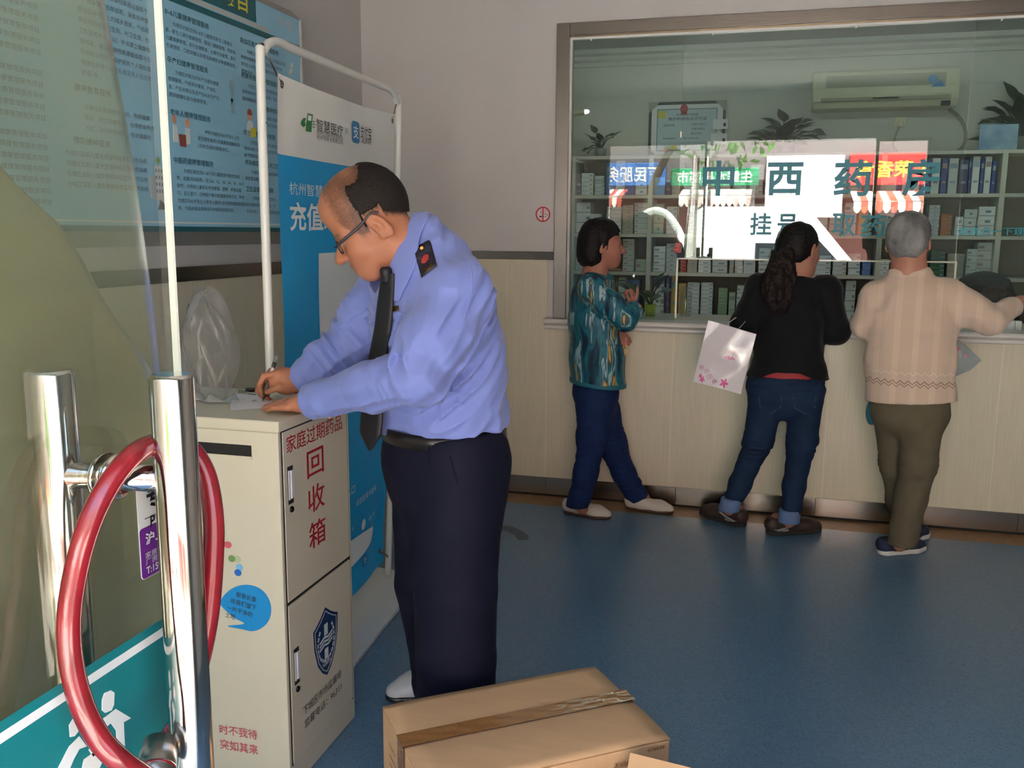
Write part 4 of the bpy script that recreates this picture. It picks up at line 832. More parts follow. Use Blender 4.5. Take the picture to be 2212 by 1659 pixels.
#  shelf -> list of (px0, px1, py_top, n, colours)
ST = {0: [(1243, 1253, 392, 1, 'n'), (1256, 1282, 374, 5, 'w'), (1285, 1306, 380, 5, 'g'), (1311, 1330, 350, 1, 'b'), (1331, 1351, 347, 1, 'w'), (1352, 1372, 352, 1, 'b'), (1374, 1399, 362, 4, 'w'),
          (1415, 1437, 383, 1, 'l'), (1438, 1450, 383, 1, 'n'), (1452, 1470, 372, 5, 'e'), (1478, 1510, 372, 4, 'w'), (1513, 1545, 380, 4, 'g'), (1552, 1580, 362, 4, 'w'), (1584, 1612, 370, 4, 'g'), (1622, 1650, 356, 5, 'w'), (1654, 1685, 372, 3, 'w'),
          (1732, 1762, 360, 4, 'w'), (1768, 1796, 352, 4, 'e'), (1800, 1830, 366, 4, 'w'), (1836, 1864, 358, 4, 'g'),
          (1906, 1930, 352, 1, 'w'), (1932, 1944, 350, 1, 'd'), (1948, 1972, 350, 1, 'w'), (1976, 1990, 350, 1, 'w'), (1993, 2012, 345, 1, 'd'), (2015, 2033, 342, 1, 'w'), (2036, 2049, 342, 1, 'd'), (2052, 2072, 342, 1, 'g'), (2075, 2094, 345, 1, 'n'), (2096, 2101, 339, 1, 'd'), (2103, 2119, 338, 1, 'w'), (2121, 2128, 342, 1, 'd'), (2130, 2144, 338, 1, 'w'), (2145, 2154, 348, 1, 'd')],
      1: [(1232, 1263, 437, 3, 'w'), (1266, 1296, 462, 2, 'w'), (1311, 1343, 446, 7, 'w'), (1345, 1369, 443, 6, 'e'), (1371, 1400, 438, 6, 'g'),
          (1412, 1435, 440, 3, 'q'), (1440, 1464, 446, 6, 'w'), (1484, 1496, 450, 4, 'p'), (1498, 1515, 443, 7, 'g'), (1516, 1533, 443, 7, 'g'), (1549, 1559, 455, 2, 'k'), (1562, 1590, 446, 5, 'w'), (1594, 1624, 452, 4, 'g'), (1630, 1660, 440, 5, 'w'), (1664, 1692, 450, 4, 'w'),
          (1732, 1760, 440, 4, 'w'), (1764, 1790, 450, 3, 'w'), (1794, 1822, 444, 4, 'g'), (1826, 1852, 438, 3, 'w'), (1856, 1884, 446, 3, 'y'),
          (1902, 1926, 446, 4, 'w'), (1930, 1957, 442, 1, 'b'), (1962, 1996, 438, 5, 'w'), (2008, 2032, 443, 8, 'g'), (2034, 2058, 462, 4, 'o'), (2064, 2082, 468, 2, 'w'), (2084, 2112, 452, 3, 'g'), (2116, 2152, 446, 3, 'w')],
      2: [(1232, 1258, 520, 5, 'g'), (1262, 1292, 528, 4, 'w'), (1300, 1344, 530, 1, 'k'), (1346, 1371, 516, 6, 'g'), (1373, 1396, 560, 1, 'q'),
          (1412, 1438, 532, 4, 'w'), (1440, 1462, 526, 6, 'g'), (1470, 1483, 560, 4, 'r'), (1485, 1507, 555, 4, 'e'), (1509, 1536, 555, 4, 'w'), (1540, 1573, 534, 4, 'g'), (1576, 1586, 560, 1, 'e'), (1588, 1606, 548, 5, 'w'), (1608, 1634, 528, 1, 'g'), (1640, 1666, 536, 3, 'w'),
          (1738, 1756, 540, 4, 'w'), (1760, 1796, 552, 4, 'w'), (1800, 1830, 556, 4, 'g'), (1834, 1860, 548, 3, 'w'), (1863, 1882, 564, 2, 'b'),
          (1894, 1914, 560, 3, 'w'), (2012, 2043, 540, 6, 'G'), (2048, 2084, 548, 4, 'e'), (2090, 2112, 538, 4, 'w'), (2116, 2150, 524, 4, 'g')],
      3: [(1232, 1262, 612, 4, 'w'), (1312, 1328, 606, 4, 'q'), (1330, 1334, 596, 1, 'o'), (1336, 1352, 600, 3, 'w'), (1356, 1382, 604, 1, 'b'),
          (1412, 1436, 600, 4, 'w'), (1440, 1447, 600, 1, 'v'), (1451, 1461, 596, 1, 'y'), (1466, 1483, 612, 5, 'y'), (1485, 1512, 610, 9, 'w'), (1515, 1541, 610, 9, 'w'), (1552, 1572, 622, 9, 'f'), (1575, 1589, 632, 1, 'q'), (1592, 1612, 616, 4, 'w'), (1618, 1640, 622, 4, 'g'),
          (1772, 1796, 616, 4, 'w'), (1802, 1822, 626, 5, 'g'), (1828, 1850, 606, 4, 'w'), (1854, 1862, 636, 1, 'v'), (1868, 1884, 620, 3, 'w'),
          (2064, 2090, 622, 3, 'w'), (2096, 2126, 616, 3, 'g')]}
rng = random.Random(11)
n_cart = 0; last = {}
for si, stacks in ST.items():
    zb = SZ[si + 1] + .0005; cnt = {}
    for (x0, x1, yt, n, k) in stacks:
        fy = 7.33 + rng.uniform(0, .03); a = onY(x0, yt, fy); b = onY(x1, yt, fy); xm = (a.x + b.x) / 2; w = b.x - a.x - .003; h = max(.02, (a.z - zb) / n - .0006)
        bay = next(i for i, q in enumerate(BAYS) if q[0] <= xm <= q[1]); q = BAYS[bay]
        if xm - w / 2 < q[0] + .021: xm = q[0] + .021 + w / 2
        if xm + w / 2 > q[1] - .021: xm = q[1] - .021 - w / 2
        pr = last.get((si, bay), q[0] + .019)
        if xm - w / 2 < pr + .003: r_ = xm + w / 2; l_ = pr + .003; w = max(.02, min(w, r_ - l_)) if r_ - l_ > .02 else w; xm = l_ + w / 2
        last[(si, bay)] = xm + w / 2
        cnt[bay] = cnt.get(bay, 0) + 1; d = min(.24, max(.1, w * 1.6)); acc = rng.randrange(6)
        for j in range(n):
            o, new = carton(k, w, h, d, acc)
            if not new: o = o.copy(); COL.objects.link(o)
            o.location = (xm + (rng.uniform(-.0015, .0015) if n > 1 else 0), fy + (rng.uniform(0, .006) if n > 1 else 0), zb + j * (h + .0006))
            pos = ('single' if n == 1 else ('top' if j == n - 1 else ORD[j]))
            sc = ORD[cnt[bay] - 1] if cnt[bay] > 1 else 'first'
            tag(o, '%s carton, %s of stack, %s from left, %s shelf, %s' % (PAL[k][0], pos, sc, SHN[si], q[2]), 'box', 'medicine cartons on the dispensary shelves'); n_cart += 1
# dark green boxes get a few white ones between, on the third shelf; three small cartons by the old woman's hand
for i, px in enumerate((2168, 2182, 2197)):
    a = onY(px, 714, 5.22)
    o = MB().mm((a.x - .015, 5.2, 1.02), (a.x + .014, 5.26, 1.02 + .05)).build('medicine_carton', carton_mats('w', i))
    tag(o, 'small white carton %s by the outstretched arm' % ('at the left of three on the counter', 'in the middle of three on the counter', 'at the right of three on the counter')[i], 'box', 'small cartons on the counter')
# air conditioner
ac = thing('air_conditioner', (.78, PY, 2.42), 'beige wall mounted split air conditioner above the dispensary shelving', 'air conditioner')
m_ac = mat('ac_plastic', (204, 200, 174), .4); m_acd = mat('ac_grille', (150, 148, 128), .5)
ab = MB(); ab.prism([(-.004, 0), (-.16, .01), (-.2, .06), (-.205, .10), (-.19, .2), (-.17, .27), (-.13, .285), (-.004, .285)], (.28, PY, 2.42), (0, 1, 0), (0, 0, 1), 1.01); ab.build('case', m_ac, ac, bevel=.012)
g = MB(); g.mm((.37, PY - .199, 2.575), (1.19, PY - .18, 2.66)); g.build('intake_panel', m_acd, ac)
g = MB(); g.mm((.34, PY - .215, 2.475), (1.23, PY - .19, 2.50)); g.build('lower_louvre', m_acd, ac, bevel=.004)
g = MB(); g.mm((.36, PY - .211, 2.508), (1.22, PY - .2, 2.522)); g.build('front_ridge', m_ac, ac, bevel=.004)
g = MB(); g.mm((.70, PY - .217, 2.484), (.88, PY - .214, 2.497)); g.mm((1.17, PY - .2, 2.43), (1.23, PY - .165, 2.462)); g.build('display', m_dark, ac)
g = MB(); g.prism(ellipse(.032, .03), (1.1, PY - .2, 2.615), (1, 0, 0), (0, 0, 1), .002); g.prism([(-.01, -.05), (.09, -.05), (.05, .0)], (1.1, PY - .2, 2.61), (1, 0, 0), (0, 0, 1), .002); g.build('sticker', mat('ac_sticker', (50, 130, 190), .4), ac)
g = MB(); g.tube(spline([(1.25, PY - .05, 2.42), (1.33, PY - .02, 2.36), (1.38, PY - .012, 2.26), (1.375, PY - .012, 2.16), (1.32, PY - .012, 2.11)], 6), .011); g.build('drain_hose', m_acd, ac)
so = thing('wall_socket', (.93, PY, 2.3), 'beige wall socket with a plug below the air conditioner', 'socket')
MB().mm((.885, PY - .012, 2.30), (.965, PY, 2.38)).build('plate', m_ac, so, bevel=.004); MB().mm((.905, PY - .045, 2.305), (.945, PY - .012, 2.345)).build('plug', m_ac, so, bevel=.006)
MB().tube(spline([(.92, PY - .03, 2.305), (.90, PY - .02, 2.24), (.89, PY - .015, 2.17), (.93, PY - .02, 2.11)], 6), .006).build('power_lead', m_acd, so)
# licence in a frame, leaning on the wall above the shelving
lc = thing('framed_licence', (-.655, 7.6, 2.098), 'framed licence with a red emblem leaning on the wall above the shelving', 'frame')
fx0, fx1, fz0, fz1, fy = -.957, -.356, 2.100, 2.535, 7.625
fr = MB()
for lo, hi in (((fx0, fy, fz0), (fx0 + .022, fy + .02, fz1)), ((fx1 - .022, fy, fz0), (fx1, fy + .02, fz1)), ((fx0 + .022, fy, fz1 - .022), (fx1 - .022, fy + .02, fz1)), ((fx0 + .022, fy, fz0), (fx1 - .022, fy + .02, fz0 + .022))): fr.mm(lo, hi)
fr.build('frame', mat('dark_frame', (40, 40, 38), .4), lc)
cc = MB()
for cx, cz, dx, dz in ((fx0, fz1, 1, -1), (fx1, fz1, -1, -1), (fx0, fz0, 1, 1), (fx1, fz0, -1, 1)): cc.prism([(0, 0), (dx * .085, 0), (0, dz * .085)], (cx, fy - .001, cz), (1, 0, 0), (0, 0, 1), .006)
cc.build('corner_guard', mat('corner_card', (150, 146, 138), .6), lc)
MB().mm((fx0 + .02, fy + .006, fz0 + .02), (fx1 - .02, fy + .012, fz1 - .02)).build('mount', mat('mount_white', (206, 208, 212), .4), lc)
MB().mm((fx0 + .07, fy + .004, fz0 + .06), (fx1 - .07, fy + .0055, fz1 - .06)).build('paper', mat('licence_paper', (168, 186, 196), .35), lc)
bo = MB()
for lo, hi in (((fx0 + .065, fz0 + .055), (fx1 - .065, fz0 + .061)), ((fx0 + .065, fz1 - .061), (fx1 - .065, fz1 - .055)), ((fx0 + .065, fz0 + .055), (fx0 + .071, fz1 - .055)), ((fx1 - .071, fz0 + .055), (fx1 - .065, fz1 - .055))): bo.mm((lo[0], fy + .003, lo[1]), (hi[0], fy + .0045, hi[1]))
bo.build('printed_border', mat('print_grey', (96, 104, 110), .6), lc)
wl_ = MB(); tx = lambda s, x, z, w, h, b=.01: write(wl_, s, (x, fy + .0035, z), (1, 0, 0), (0, 0, 1), w, h, b)
tx('中华人民共和国', -.74, 2.425, .17, .018); tx('医疗机构执业许可证', -.8, 2.39, .3, .026); tx('机构名称', -.84, 2.345, .09, .018); tx('法定代表人', -.62, 2.35, .11, .016); tx('主要负责人', -.62, 2.315, .11, .016); tx('登记号', -.62, 2.28, .08, .016); tx('有效期限自', -.84, 2.245, .1, .014); tx('发证机关', -.68, 2.245, .12, .014)
wl_.build('printed_text', mat('print_dark', (60, 72, 80), .6), lc)
em = MB(); em.prism(ellipse(.03, .036), (-.68, fy - .0005, 2.478), (1, 0, 0), (0, 0, 1), .004); em.prism([(-.02, -.045), (.02, -.045), (.026, -.02), (-.026, -.02)], (-.68, fy - .0005, 2.478), (1, 0, 0), (0, 0, 1), .004)
em.build('emblem', mat('emblem_red', (178, 44, 48), .5), lc)
yl = MB(); yl.mm((-.885, fy + .002, 2.41), (-.825, fy + .0045, 2.465)); yl.mm((-.78, fy + .002, 2.17), (-.73, fy + .0045, 2.20)); yl.build('sticker', mat('sticker_yellow', (190, 176, 60), .5), lc)
st = MB(); st.prism(ellipse(.018, .018), (-.815, fy + .003, 2.165), (1, 0, 0), (0, 0, 1), .002); st.build('stamp', mat('stamp_red', (196, 80, 70), .5), lc)
for i, (px, py, wpx, hpx) in enumerate(((1540, 268, 33, 22), (1535, 300, 36, 24))):
    a = onY(px, py + hpx / 2, 7.6); b = onY(px + wpx, py - hpx / 2, 7.6)
    t = thing('paper_card', ((a.x + b.x) / 2, 7.6, a.z), ('small white printed card' + (' propped at the upper right of the framed licence', ' propped at the lower right of the framed licence')[i]), 'card', 'cards by the licence')
    MB().mm((a.x, 7.598, a.z), (b.x, 7.603, b.z)).build('card', mat('card_white', (214, 214, 222), .4), t)
    c_ = MB(); c_.mm((b.x - .035, 7.597, a.z + .02), (b.x - .015, 7.5985, a.z + .045)); c_.build('printed_mark', m_dark, t)
# leafy plants on top of the shelving
m_leaf = mat('plant_leaf', (40, 66, 40), .4, var=.25, vscale=9); m_pot = mat('plant_pot', (126, 132, 128), .4)
def leaf(mb, base, tip, w, up, cup=.15):
    b, t = Vector(base), Vector(tip); d = t - b; s = d.cross(Vector(up)).normalized(); nn = s.cross(d).normalized(); k = 7; vs = []
    for i in range(k + 1):
        u = i / k; ww = w * (math.sin(math.pi * min(1, u * 1.02) ** .75)) * (1 - .25 * u); c = b + d * u - nn * (d.length * .25 * u * u)
        vs += [c - s * ww + nn * ww * cup, c, c + s * ww + nn * ww * cup]
    fs = []
    for i in range(k): fs += [(3 * i, 3 * i + 1, 3 * i + 4, 3 * i + 3), (3 * i + 1, 3 * i + 2, 3 * i + 5, 3 * i + 4)]
    mb.add(vs, fs, True)
def plant(name, cx, cy, cz, n, spread, hgt, lw, label, seed, potr=.07, poth=.09, pm=None, fixed=()):
    t = thing(name, (cx, cy, cz), label, 'plant'); rg = random.Random(seed)
    p = MB(); p.lathe((cx, cy, cz), [(potr * .75, 0), (potr, poth), (potr * .9, poth), (potr * .85, poth - .015)], 20); p.build('pot', pm or m_pot, t)
    lf = MB(); stm = MB()
    tips = list(fixed)
    for i in range(n):
        a = rg.uniform(0, 2 * math.pi); rr = spread * rg.uniform(.25, 1); tips.append((cx + rr * math.cos(a), cy + rr * math.sin(a) * .4, cz + poth + hgt * rg.uniform(-.1, 1) * (1.15 - .7 * rr / spread)))
    for tp in tips:
        tp = Vector(tp); b0 = Vector((cx, cy, cz + poth - .01)); mid = b0.lerp(tp, .5) + Vector((0, 0, .03)); stm.tube(spline([b0, mid, tp], 5), .0035, 6)
        d = (tp - b0); d.z *= .4; d = d.normalized() * lw * rg.uniform(1.6, 2.2); leaf(lf, tp - d * .25, tp + d * .75 + Vector((0, 0, rg.uniform(-.03, .05))), lw, (0, rg.uniform(-.6, .2), 1))
    stm.build('stem', m_leaf, t); lf.build('foliage', m_leaf, t)
def pa(x, y, Y): return tuple(onY(x, y, Y))
plant('potted_plant', -1.31, 7.45, 2.098, 7, .14, .16, .035, 'small leafy plant at the left end of the shelving top', 5, .05, .07, None, [pa(1285, 285, 7.45), pa(1312, 292, 7.4), pa(1270, 320, 7.35), pa(1268, 331, 7.35), pa(1296, 300, 7.42)])
plant('potted_plant', .1, 7.45, 2.098, 46, .24, .15, .058, 'bushy dark leafed plant beside the licence on the shelving top', 6, .09, .08, None, [pa(1665, 262, 7.4), pa(1692, 256, 7.4), pa(1735, 264, 7.4), pa(1640, 292, 7.35), pa(1760, 282, 7.35), pa(1715, 268, 7.4)])
plant('potted_plant', 1.72, 7.5, 2.098, 52, .24, .34, .058, 'dark leafed plant behind the blue picture card on the shelving top', 8, .09, .1, None, [pa(2112, 303, 7.42), pa(2140, 262, 7.4), pa(2160, 252, 7.45), pa(2190, 246, 7.45), pa(2205, 240, 7.45)])
a = onY(2112, 324, 7.32); b = onY(2200, 268, 7.32)
pc = thing('picture_card', ((a.x + b.x) / 2, 7.33, 2.098), 'blue landscape picture card standing on the right of the shelving top', 'picture')
MB().mm((a.x, 7.305, 2.099), (b.x, 7.310, b.z)).build('card', mat('picture_blue', (84, 132, 178), .4, var=.5, vscale=6, rgb2=(180, 206, 222)), pc)
MB().mm((a.x, 7.311, 2.099), (b.x + .3, 7.315, b.z + .04)).build('acrylic_sheet', glass_mat('acrylic', (.93, .96, .95), 1.4, haze=.06), pc)
# pothos in a lime pot on the inner counter, beside the woman in the blouse
a = onY(1404, 690, 5.45)
plant('potted_plant', a.x, 5.45, 1.02, 6, .12, .16, .04, 'trailing green plant in a lime pot behind the glass', 12, .035, .07, mat('lime_pot', (150, 176, 60), .4), [pa(1350, 622, 5.4), pa(1372, 628, 5.42), pa(1402, 642, 5.35), pa(1424, 618, 5.45), pa(1436, 628, 5.5)])
a = onY(1428, 690, 5.4)
jar = MB(); jar.lathe((a.x + .13, 5.5, 1.02), [(.03, 0), (.034, .01), (.034, .13), (.02, .155), (.018, .18)], 20)
tag(jar.build('glass_jar', glass_mat('jar_glass', (.9, .95, .92), 1.45, haze=.08)), 'clear glass jar behind the window beside the lime pot', 'jar')
# wall lamp on the far left
a = onY(1272, 243, 7.3)
lp = thing('wall_lamp', (-1.8, 7.3, a.z - .05), 'beige arm lamp with a bright tip high on the dispensary left wall', 'lamp')
MB().tube(spline([(-1.8, 7.3, a.z - .08), (-1.65, 7.3, a.z - .04), (-1.5, 7.28, a.z - .01), (a.x - .02, 7.26, a.z)], 6), [.02] * 19).build('arm', m_ac, lp)
MB().lathe((a.x - .02, 7.26, a.z), [(.012, 0), (.015, .02), (.008, .03)], 16, (1, -.3, .1)).build('bulb', emit_mat('bulb_glow', (255, 250, 235), 6), lp)
a = onY(1236, 500, 6.9)
nb = thing('notice_board', (-1.795, 7.0, 1.5), 'pink notice board on the dispensary left wall', 'notice board')
MB().mm((-1.8, 6.75, 1.45), (-1.785, 7.25, 2.1)).build('board', mat('notice_pink', (214, 160, 136), .6), nb); f_ = MB()
for lo, hi in (((6.73, 1.43), (6.75, 2.12)), ((7.25, 1.43), (7.27, 2.12)), ((6.73, 2.1), (7.27, 2.12)), ((6.73, 1.43), (7.27, 1.45))): f_.mm((-1.8, lo[0], lo[1]), (-1.78, hi[0], hi[1]))
f_.build('frame', m_white, nb)
# office chair behind the counter
ca = onY(2132, 620, 6.32)
ch = thing('office_chair', (ca.x, 6.2, 0), 'dark grey office chair behind the counter at the right', 'chair')
m_ch = mat('chair_mesh', (46, 52, 52), .6); m_chp = mat('chair_plastic', (30, 32, 33), .45)
cb = MB(); cb.grid(lambda u, v: (ca.x + (u - .5) * .42 * (1 - .55 * max(0, v - .55) ** 1.6 * 2.2), 6.32 + .05 * math.cos((u - .5) * 2.4) + .05 * v, .62 + .66 * v - .1 * (u - .5) ** 2 * 4 * max(0, v - .5)), 14, 14)
cb.build('backrest', m_ch, ch, solid=.03)
MB().prism(rrect(.46, .44, .08), (ca.x, 6.1, .44), (1, 0, 0), (0, 1, 0), .07).build('seat', m_ch, ch, bevel=.02)
MB().tube([(ca.x, 6.3, .46), (ca.x, 6.36, .58), (ca.x, 6.37, .8)], .02).build('back_bar', m_chp, ch)
MB().tube([(ca.x, 6.1, .08), (ca.x, 6.1, .45)], .028).build('gas_column', m_chp, ch)
for k in range(5):
    an = k * 1.2566; MB().tube([(ca.x, 6.1, .1), (ca.x + .28 * math.cos(an), 6.1 + .28 * math.sin(an), .07)], [.025, .016]).build('leg', m_chp, ch)
    MB().lathe((ca.x + .28 * math.cos(an), 6.1 + .28 * math.sin(an) - .012, .03), [(.02, 0), (.03, .004), (.03, .02), (.02, .024)], 14, (0, 1, 0)).build('caster', m_chp, ch)
# ------------------------------------------------------------------ smooth body modelling (distance fields, meshed once)
f32 = np.float32
def _nrm(v): v = np.array(v, float); return v / np.linalg.norm(v)
def smin(a, b, k):
    h = np.clip(.5 + .5 * (b - a) / k, 0, 1); return b * (1 - h) + a * h - k * h * (1 - h)
_rn = np.random.RandomState(7).rand(32, 32, 32).astype(f32)
def vnoise(P):
    i = np.floor(P).astype(np.int32); f = (P - i).astype(f32); f = f * f * (3 - 2 * f); r = np.zeros(len(P), f32)
    for dx in (0, 1):
        for dy in (0, 1):
            for dz in (0, 1):
                w = (f[:, 0] if dx else 1 - f[:, 0]) * (f[:, 1] if dy else 1 - f[:, 1]) * (f[:, 2] if dz else 1 - f[:, 2])
                r += w * _rn[(i[:, 0] + dx) & 31, (i[:, 1] + dy) & 31, (i[:, 2] + dz) & 31]
    return r * 2 - 1

class Field:
    def __init__(self): self.it = []; self.post = []
    def cap(self, a, b, ra, rb=None, k=.02, op='u', flat=None):
        rb = ra if rb is None else rb; a, b = np.array(a, float), np.array(b, float); s = max(1.0, flat[1]) if flat else 1.0
        self.it.append(('c', op, k, a, b, ra, rb, (_nrm(flat[0]), flat[1]) if flat else None, (a + b) / 2, np.linalg.norm(b - a) / 2 + max(ra, rb) * s)); return self
    def chain(self, pts, rs, k=.02, flat=None, op='u'):
        for i in range(len(pts) - 1): self.cap(pts[i], pts[i + 1], rs[i], rs[i + 1], k, op, flat)
        return self
    def ell(self, c, r, ax=None, k=.02, op='u'):
        ax = np.eye(3) if ax is None else np.array([_nrm(v) for v in ax]); self.it.append(('e', op, k, np.array(c, float), np.array(r, float), ax, None, None, np.array(c, float), max(r))); return self
    def cut(self, p, n, k=.004):      # keep the side the normal points away from
        self.it.append(('p', 'i', k, np.array(p, float), _nrm(n), None, None, None, None, None)); return self
    def __call__(self, P, fine=True):
        P = np.asarray(P, f32); D = np.full(len(P), 1.0, f32)
        for t, op, k, a, b, c, d, fl, bc, br in self.it:
            if t == 'p':
                v = (P - a.astype(f32)) @ b.astype(f32); D = -smin(-D, -v, k); continue
            m = np.nonzero(((P - bc.astype(f32)) ** 2).sum(1) < (br + .07) ** 2)[0]
            if len(m) == 0: continue
            Q = P[m]
            if t == 'c':
                q = Q - a.astype(f32); ba = (b - a).astype(f32)
                if fl is not None:
                    n, s = fl[0].astype(f32), fl[1]; q = q - np.outer(q @ n, n) * f32(1 - 1 / s); ba = ba - n * f32((ba @ n) * (1 - 1 / s))
                h = np.clip(q @ ba / max(1e-9, float(ba @ ba)), 0, 1); v = np.linalg.norm(q - np.outer(h, ba), axis=1) - (c + h * (d - c))
            else:
                q = (Q - a.astype(f32)) @ c.T.astype(f32); r = b.astype(f32); k0 = np.linalg.norm(q / r, axis=1); k1 = np.linalg.norm(q / (r * r), axis=1); v = k0 * (k0 - 1) / np.maximum(k1, 1e-6)
            if op == 'u': D[m] = smin(D[m], v, k)
            elif op == 's': D[m] = -smin(-D[m], v, k)
        if fine:
            for fn in self.post: D = fn(P, D)
        return D
    def bounds(self):
        lo = np.min([i[8] - i[9] for i in self.it if i[8] is not None and i[1] == 'u'], 0); hi = np.max([i[8] + i[9] for i in self.it if i[8] is not None and i[1] == 'u'], 0); return lo - .02, hi + .02
    def hit(self, px, py, t0=.3, t1=8, n=260):
        d = np.array(ray(px, py)); o = np.array(C0); lo, hi = self.bounds(); c = (lo + hi) / 2; tc = float(c @ d - o @ d) / float(d @ d); R_ = np.linalg.norm(hi - lo) / 2 / np.linalg.norm(d)
        ts = np.linspace(max(t0, tc - R_), tc + R_, n); v = self(o + np.outer(ts, d)); i = np.nonzero(v < 0)[0]
        if len(i) == 0: return None
        a, b = ts[max(0, i[0] - 1)], ts[i[0]]
        for _ in range(12):
            m = (a + b) / 2
            if self(np.array([o + d * m]))[0] < 0: b = m
            else: a = m
        return o + d * a

def nets(fn, lo, hi, h):
    # surface nets on the blocks the surface crosses
    B = 8; n = np.ceil((np.array(hi) - lo) / h / B).astype(int) * B + 1; nb = (n - 1) // B
    g = np.stack(np.meshgrid(*[np.arange(k) for k in nb], indexing='ij'), -1).reshape(-1, 3)
    cv = fn(lo + (g * B + B / 2) * h); keep = np.abs(cv) < B * h * .87 * 1.25 + .012
    A = np.ones(n, f32)
    for gb in g[~keep & (cv < 0)]: A[gb[0] * B:gb[0] * B + B + 1, gb[1] * B:gb[1] * B + B + 1, gb[2] * B:gb[2] * B + B + 1] = -1
    o = np.stack(np.meshgrid(*[np.arange(B + 1)] * 3, indexing='ij'), -1).reshape(-1, 3); kb = g[keep]
    M = np.zeros(n, bool)
    for gb in kb: M[gb[0] * B:gb[0] * B + B + 1, gb[1] * B:gb[1] * B + B + 1, gb[2] * B:gb[2] * B + B + 1] = True
    I = np.argwhere(M)
    for s in range(0, len(I), 400000):
        J = I[s:s + 400000]; A[J[:, 0], J[:, 1], J[:, 2]] = fn(lo + J * h)
    Sg = A < 0; c = np.zeros(n - 1, np.int8)
    for dx in (0, 1):
        for dy in (0, 1):
            for dz in (0, 1): c += Sg[dx:n[0] - 1 + dx, dy:n[1] - 1 + dy, dz:n[2] - 1 + dz]
    cell = np.argwhere((c > 0) & (c < 8)); idx = np.full(n - 1, -1, np.int32); idx[cell[:, 0], cell[:, 1], cell[:, 2]] = np.arange(len(cell))
    V = np.zeros((len(cell), 3)); cnt = np.zeros(len(cell)); cor = [(x, y, z) for x in (0, 1) for y in (0, 1) for z in (0, 1)]
    for i, p in enumerate(cor):
        for q in cor[i + 1:]:
            if sum(abs(p[t] - q[t]) for t in range(3)) != 1: continue
            a = A[cell[:, 0] + p[0], cell[:, 1] + p[1], cell[:, 2] + p[2]]; b = A[cell[:, 0] + q[0], cell[:, 1] + q[1], cell[:, 2] + q[2]]; m = (a < 0) != (b < 0)
            t = np.where(m, a / np.where(np.abs(a - b) < 1e-9, 1, a - b), 0)
            V += np.where(m[:, None], np.array(p) + np.outer(t, np.array(q) - np.array(p)), 0); cnt += m
    V = lo + (cell + V / cnt[:, None]) * h; F = []
    for ax in range(3):
        u, w = (ax + 1) % 3, (ax + 2) % 3; sl = [slice(None)] * 3; s2 = [slice(None)] * 3; sl[ax] = slice(0, n[ax] - 1); s2[ax] = slice(1, n[ax])
        e = np.argwhere(Sg[tuple(sl)] != Sg[tuple(s2)]); e = e[(e[:, u] > 0) & (e[:, w] > 0) & (e[:, u] < n[u] - 1) & (e[:, w] < n[w] - 1)]
        ins = Sg[e[:, 0], e[:, 1], e[:, 2]]
        def at(du, dw): k = e.copy(); k[:, u] -= du; k[:, w] -= dw; return idx[k[:, 0], k[:, 1], k[:, 2]]
        q = np.stack([at(1, 1), at(0, 1), at(0, 0), at(1, 0)], 1); q[~ins] = q[~ins][:, ::-1]; F.append(q)
    F = np.concatenate(F); F = F[(F >= 0).all(1)]
    return V, F

def sdf_obj(name, fn, lo, hi, h, m, parent, paint=None, relax=1):
    V, F = nets(fn, np.array(lo, float), np.array(hi, float), h)
    for _ in range(relax):
        e = np.concatenate([F[:, [0, 1]], F[:, [1, 2]], F[:, [2, 3]], F[:, [3, 0]]]); s = np.zeros_like(V); c = np.zeros(len(V))
        for a, b in ((0, 1), (1, 0)):
            for t in range(3): s[:, t] += np.bincount(e[:, a], V[e[:, b], t], len(V))
            c += np.bincount(e[:, a], minlength=len(V))
        V = V * .5 + .5 * s / np.maximum(c, 1)[:, None]
    me = bpy.data.meshes.new(name); off = np.array(origin_of(parent)) if parent is not None else np.zeros(3)
    me.vertices.add(len(V)); me.vertices.foreach_set('co', (V - off).astype(f32).ravel()); me.loops.add(F.size); me.loops.foreach_set('vertex_index', F.astype(np.int32).ravel())
    me.polygons.add(len(F)); me.polygons.foreach_set('loop_start', np.arange(0, F.size, 4, dtype=np.int32)); me.polygons.foreach_set('loop_total', np.full(len(F), 4, np.int32))
    me.polygons.foreach_set('use_smooth', np.ones(len(F), bool)); me.update(calc_edges=True)
    if paint is not None:
        c = np.ones((len(V), 4), f32); c[:, :3] = paint(V); at = me.color_attributes.new('tint', 'FLOAT_COLOR', 'POINT'); at.data.foreach_set('color', c.ravel())
    me.materials.append(m); o = bpy.data.objects.new(name, me); COL.objects.link(o); o.parent = parent
    return o

def tint_mat(name, rough=.5, sss=.0, spec=.4, bump=0.0, bscale=300, sheen=0.0):
    m = mat(name, (200, 200, 200), rough, spec=spec, sss=sss, bump=bump, bscale=bscale, sheen=sheen)
    n = m.node_tree.nodes; a = n.new('ShaderNodeAttribute'); a.attribute_name = 'tint'
    m.node_tree.links.new(a.outputs['Color'], n['Principled BSDF'].inputs['Base Color']); return m

class Fig:
    # a standing place: points are read on the upright plane through it that faces the camera, off = metres behind that plane
    def __init__(self, x, y): self.D = math.hypot(x, y); self.nh = np.array([x / self.D, y / self.D, 0]); self.rh = np.array([self.nh[1], -self.nh[0], 0]); self.up = np.array([0, 0, 1.0])
    def at(self, px, py, off=0.0): d = np.array(ray(px, py)); return np.array(C0) + d * ((self.D + off) / (d @ self.nh))
    def dirv(self, r, n, u=0): return _nrm(self.rh * r + self.nh * n + self.up * u)
    def off(self, P): return float(np.array(P) @ self.nh) - self.D

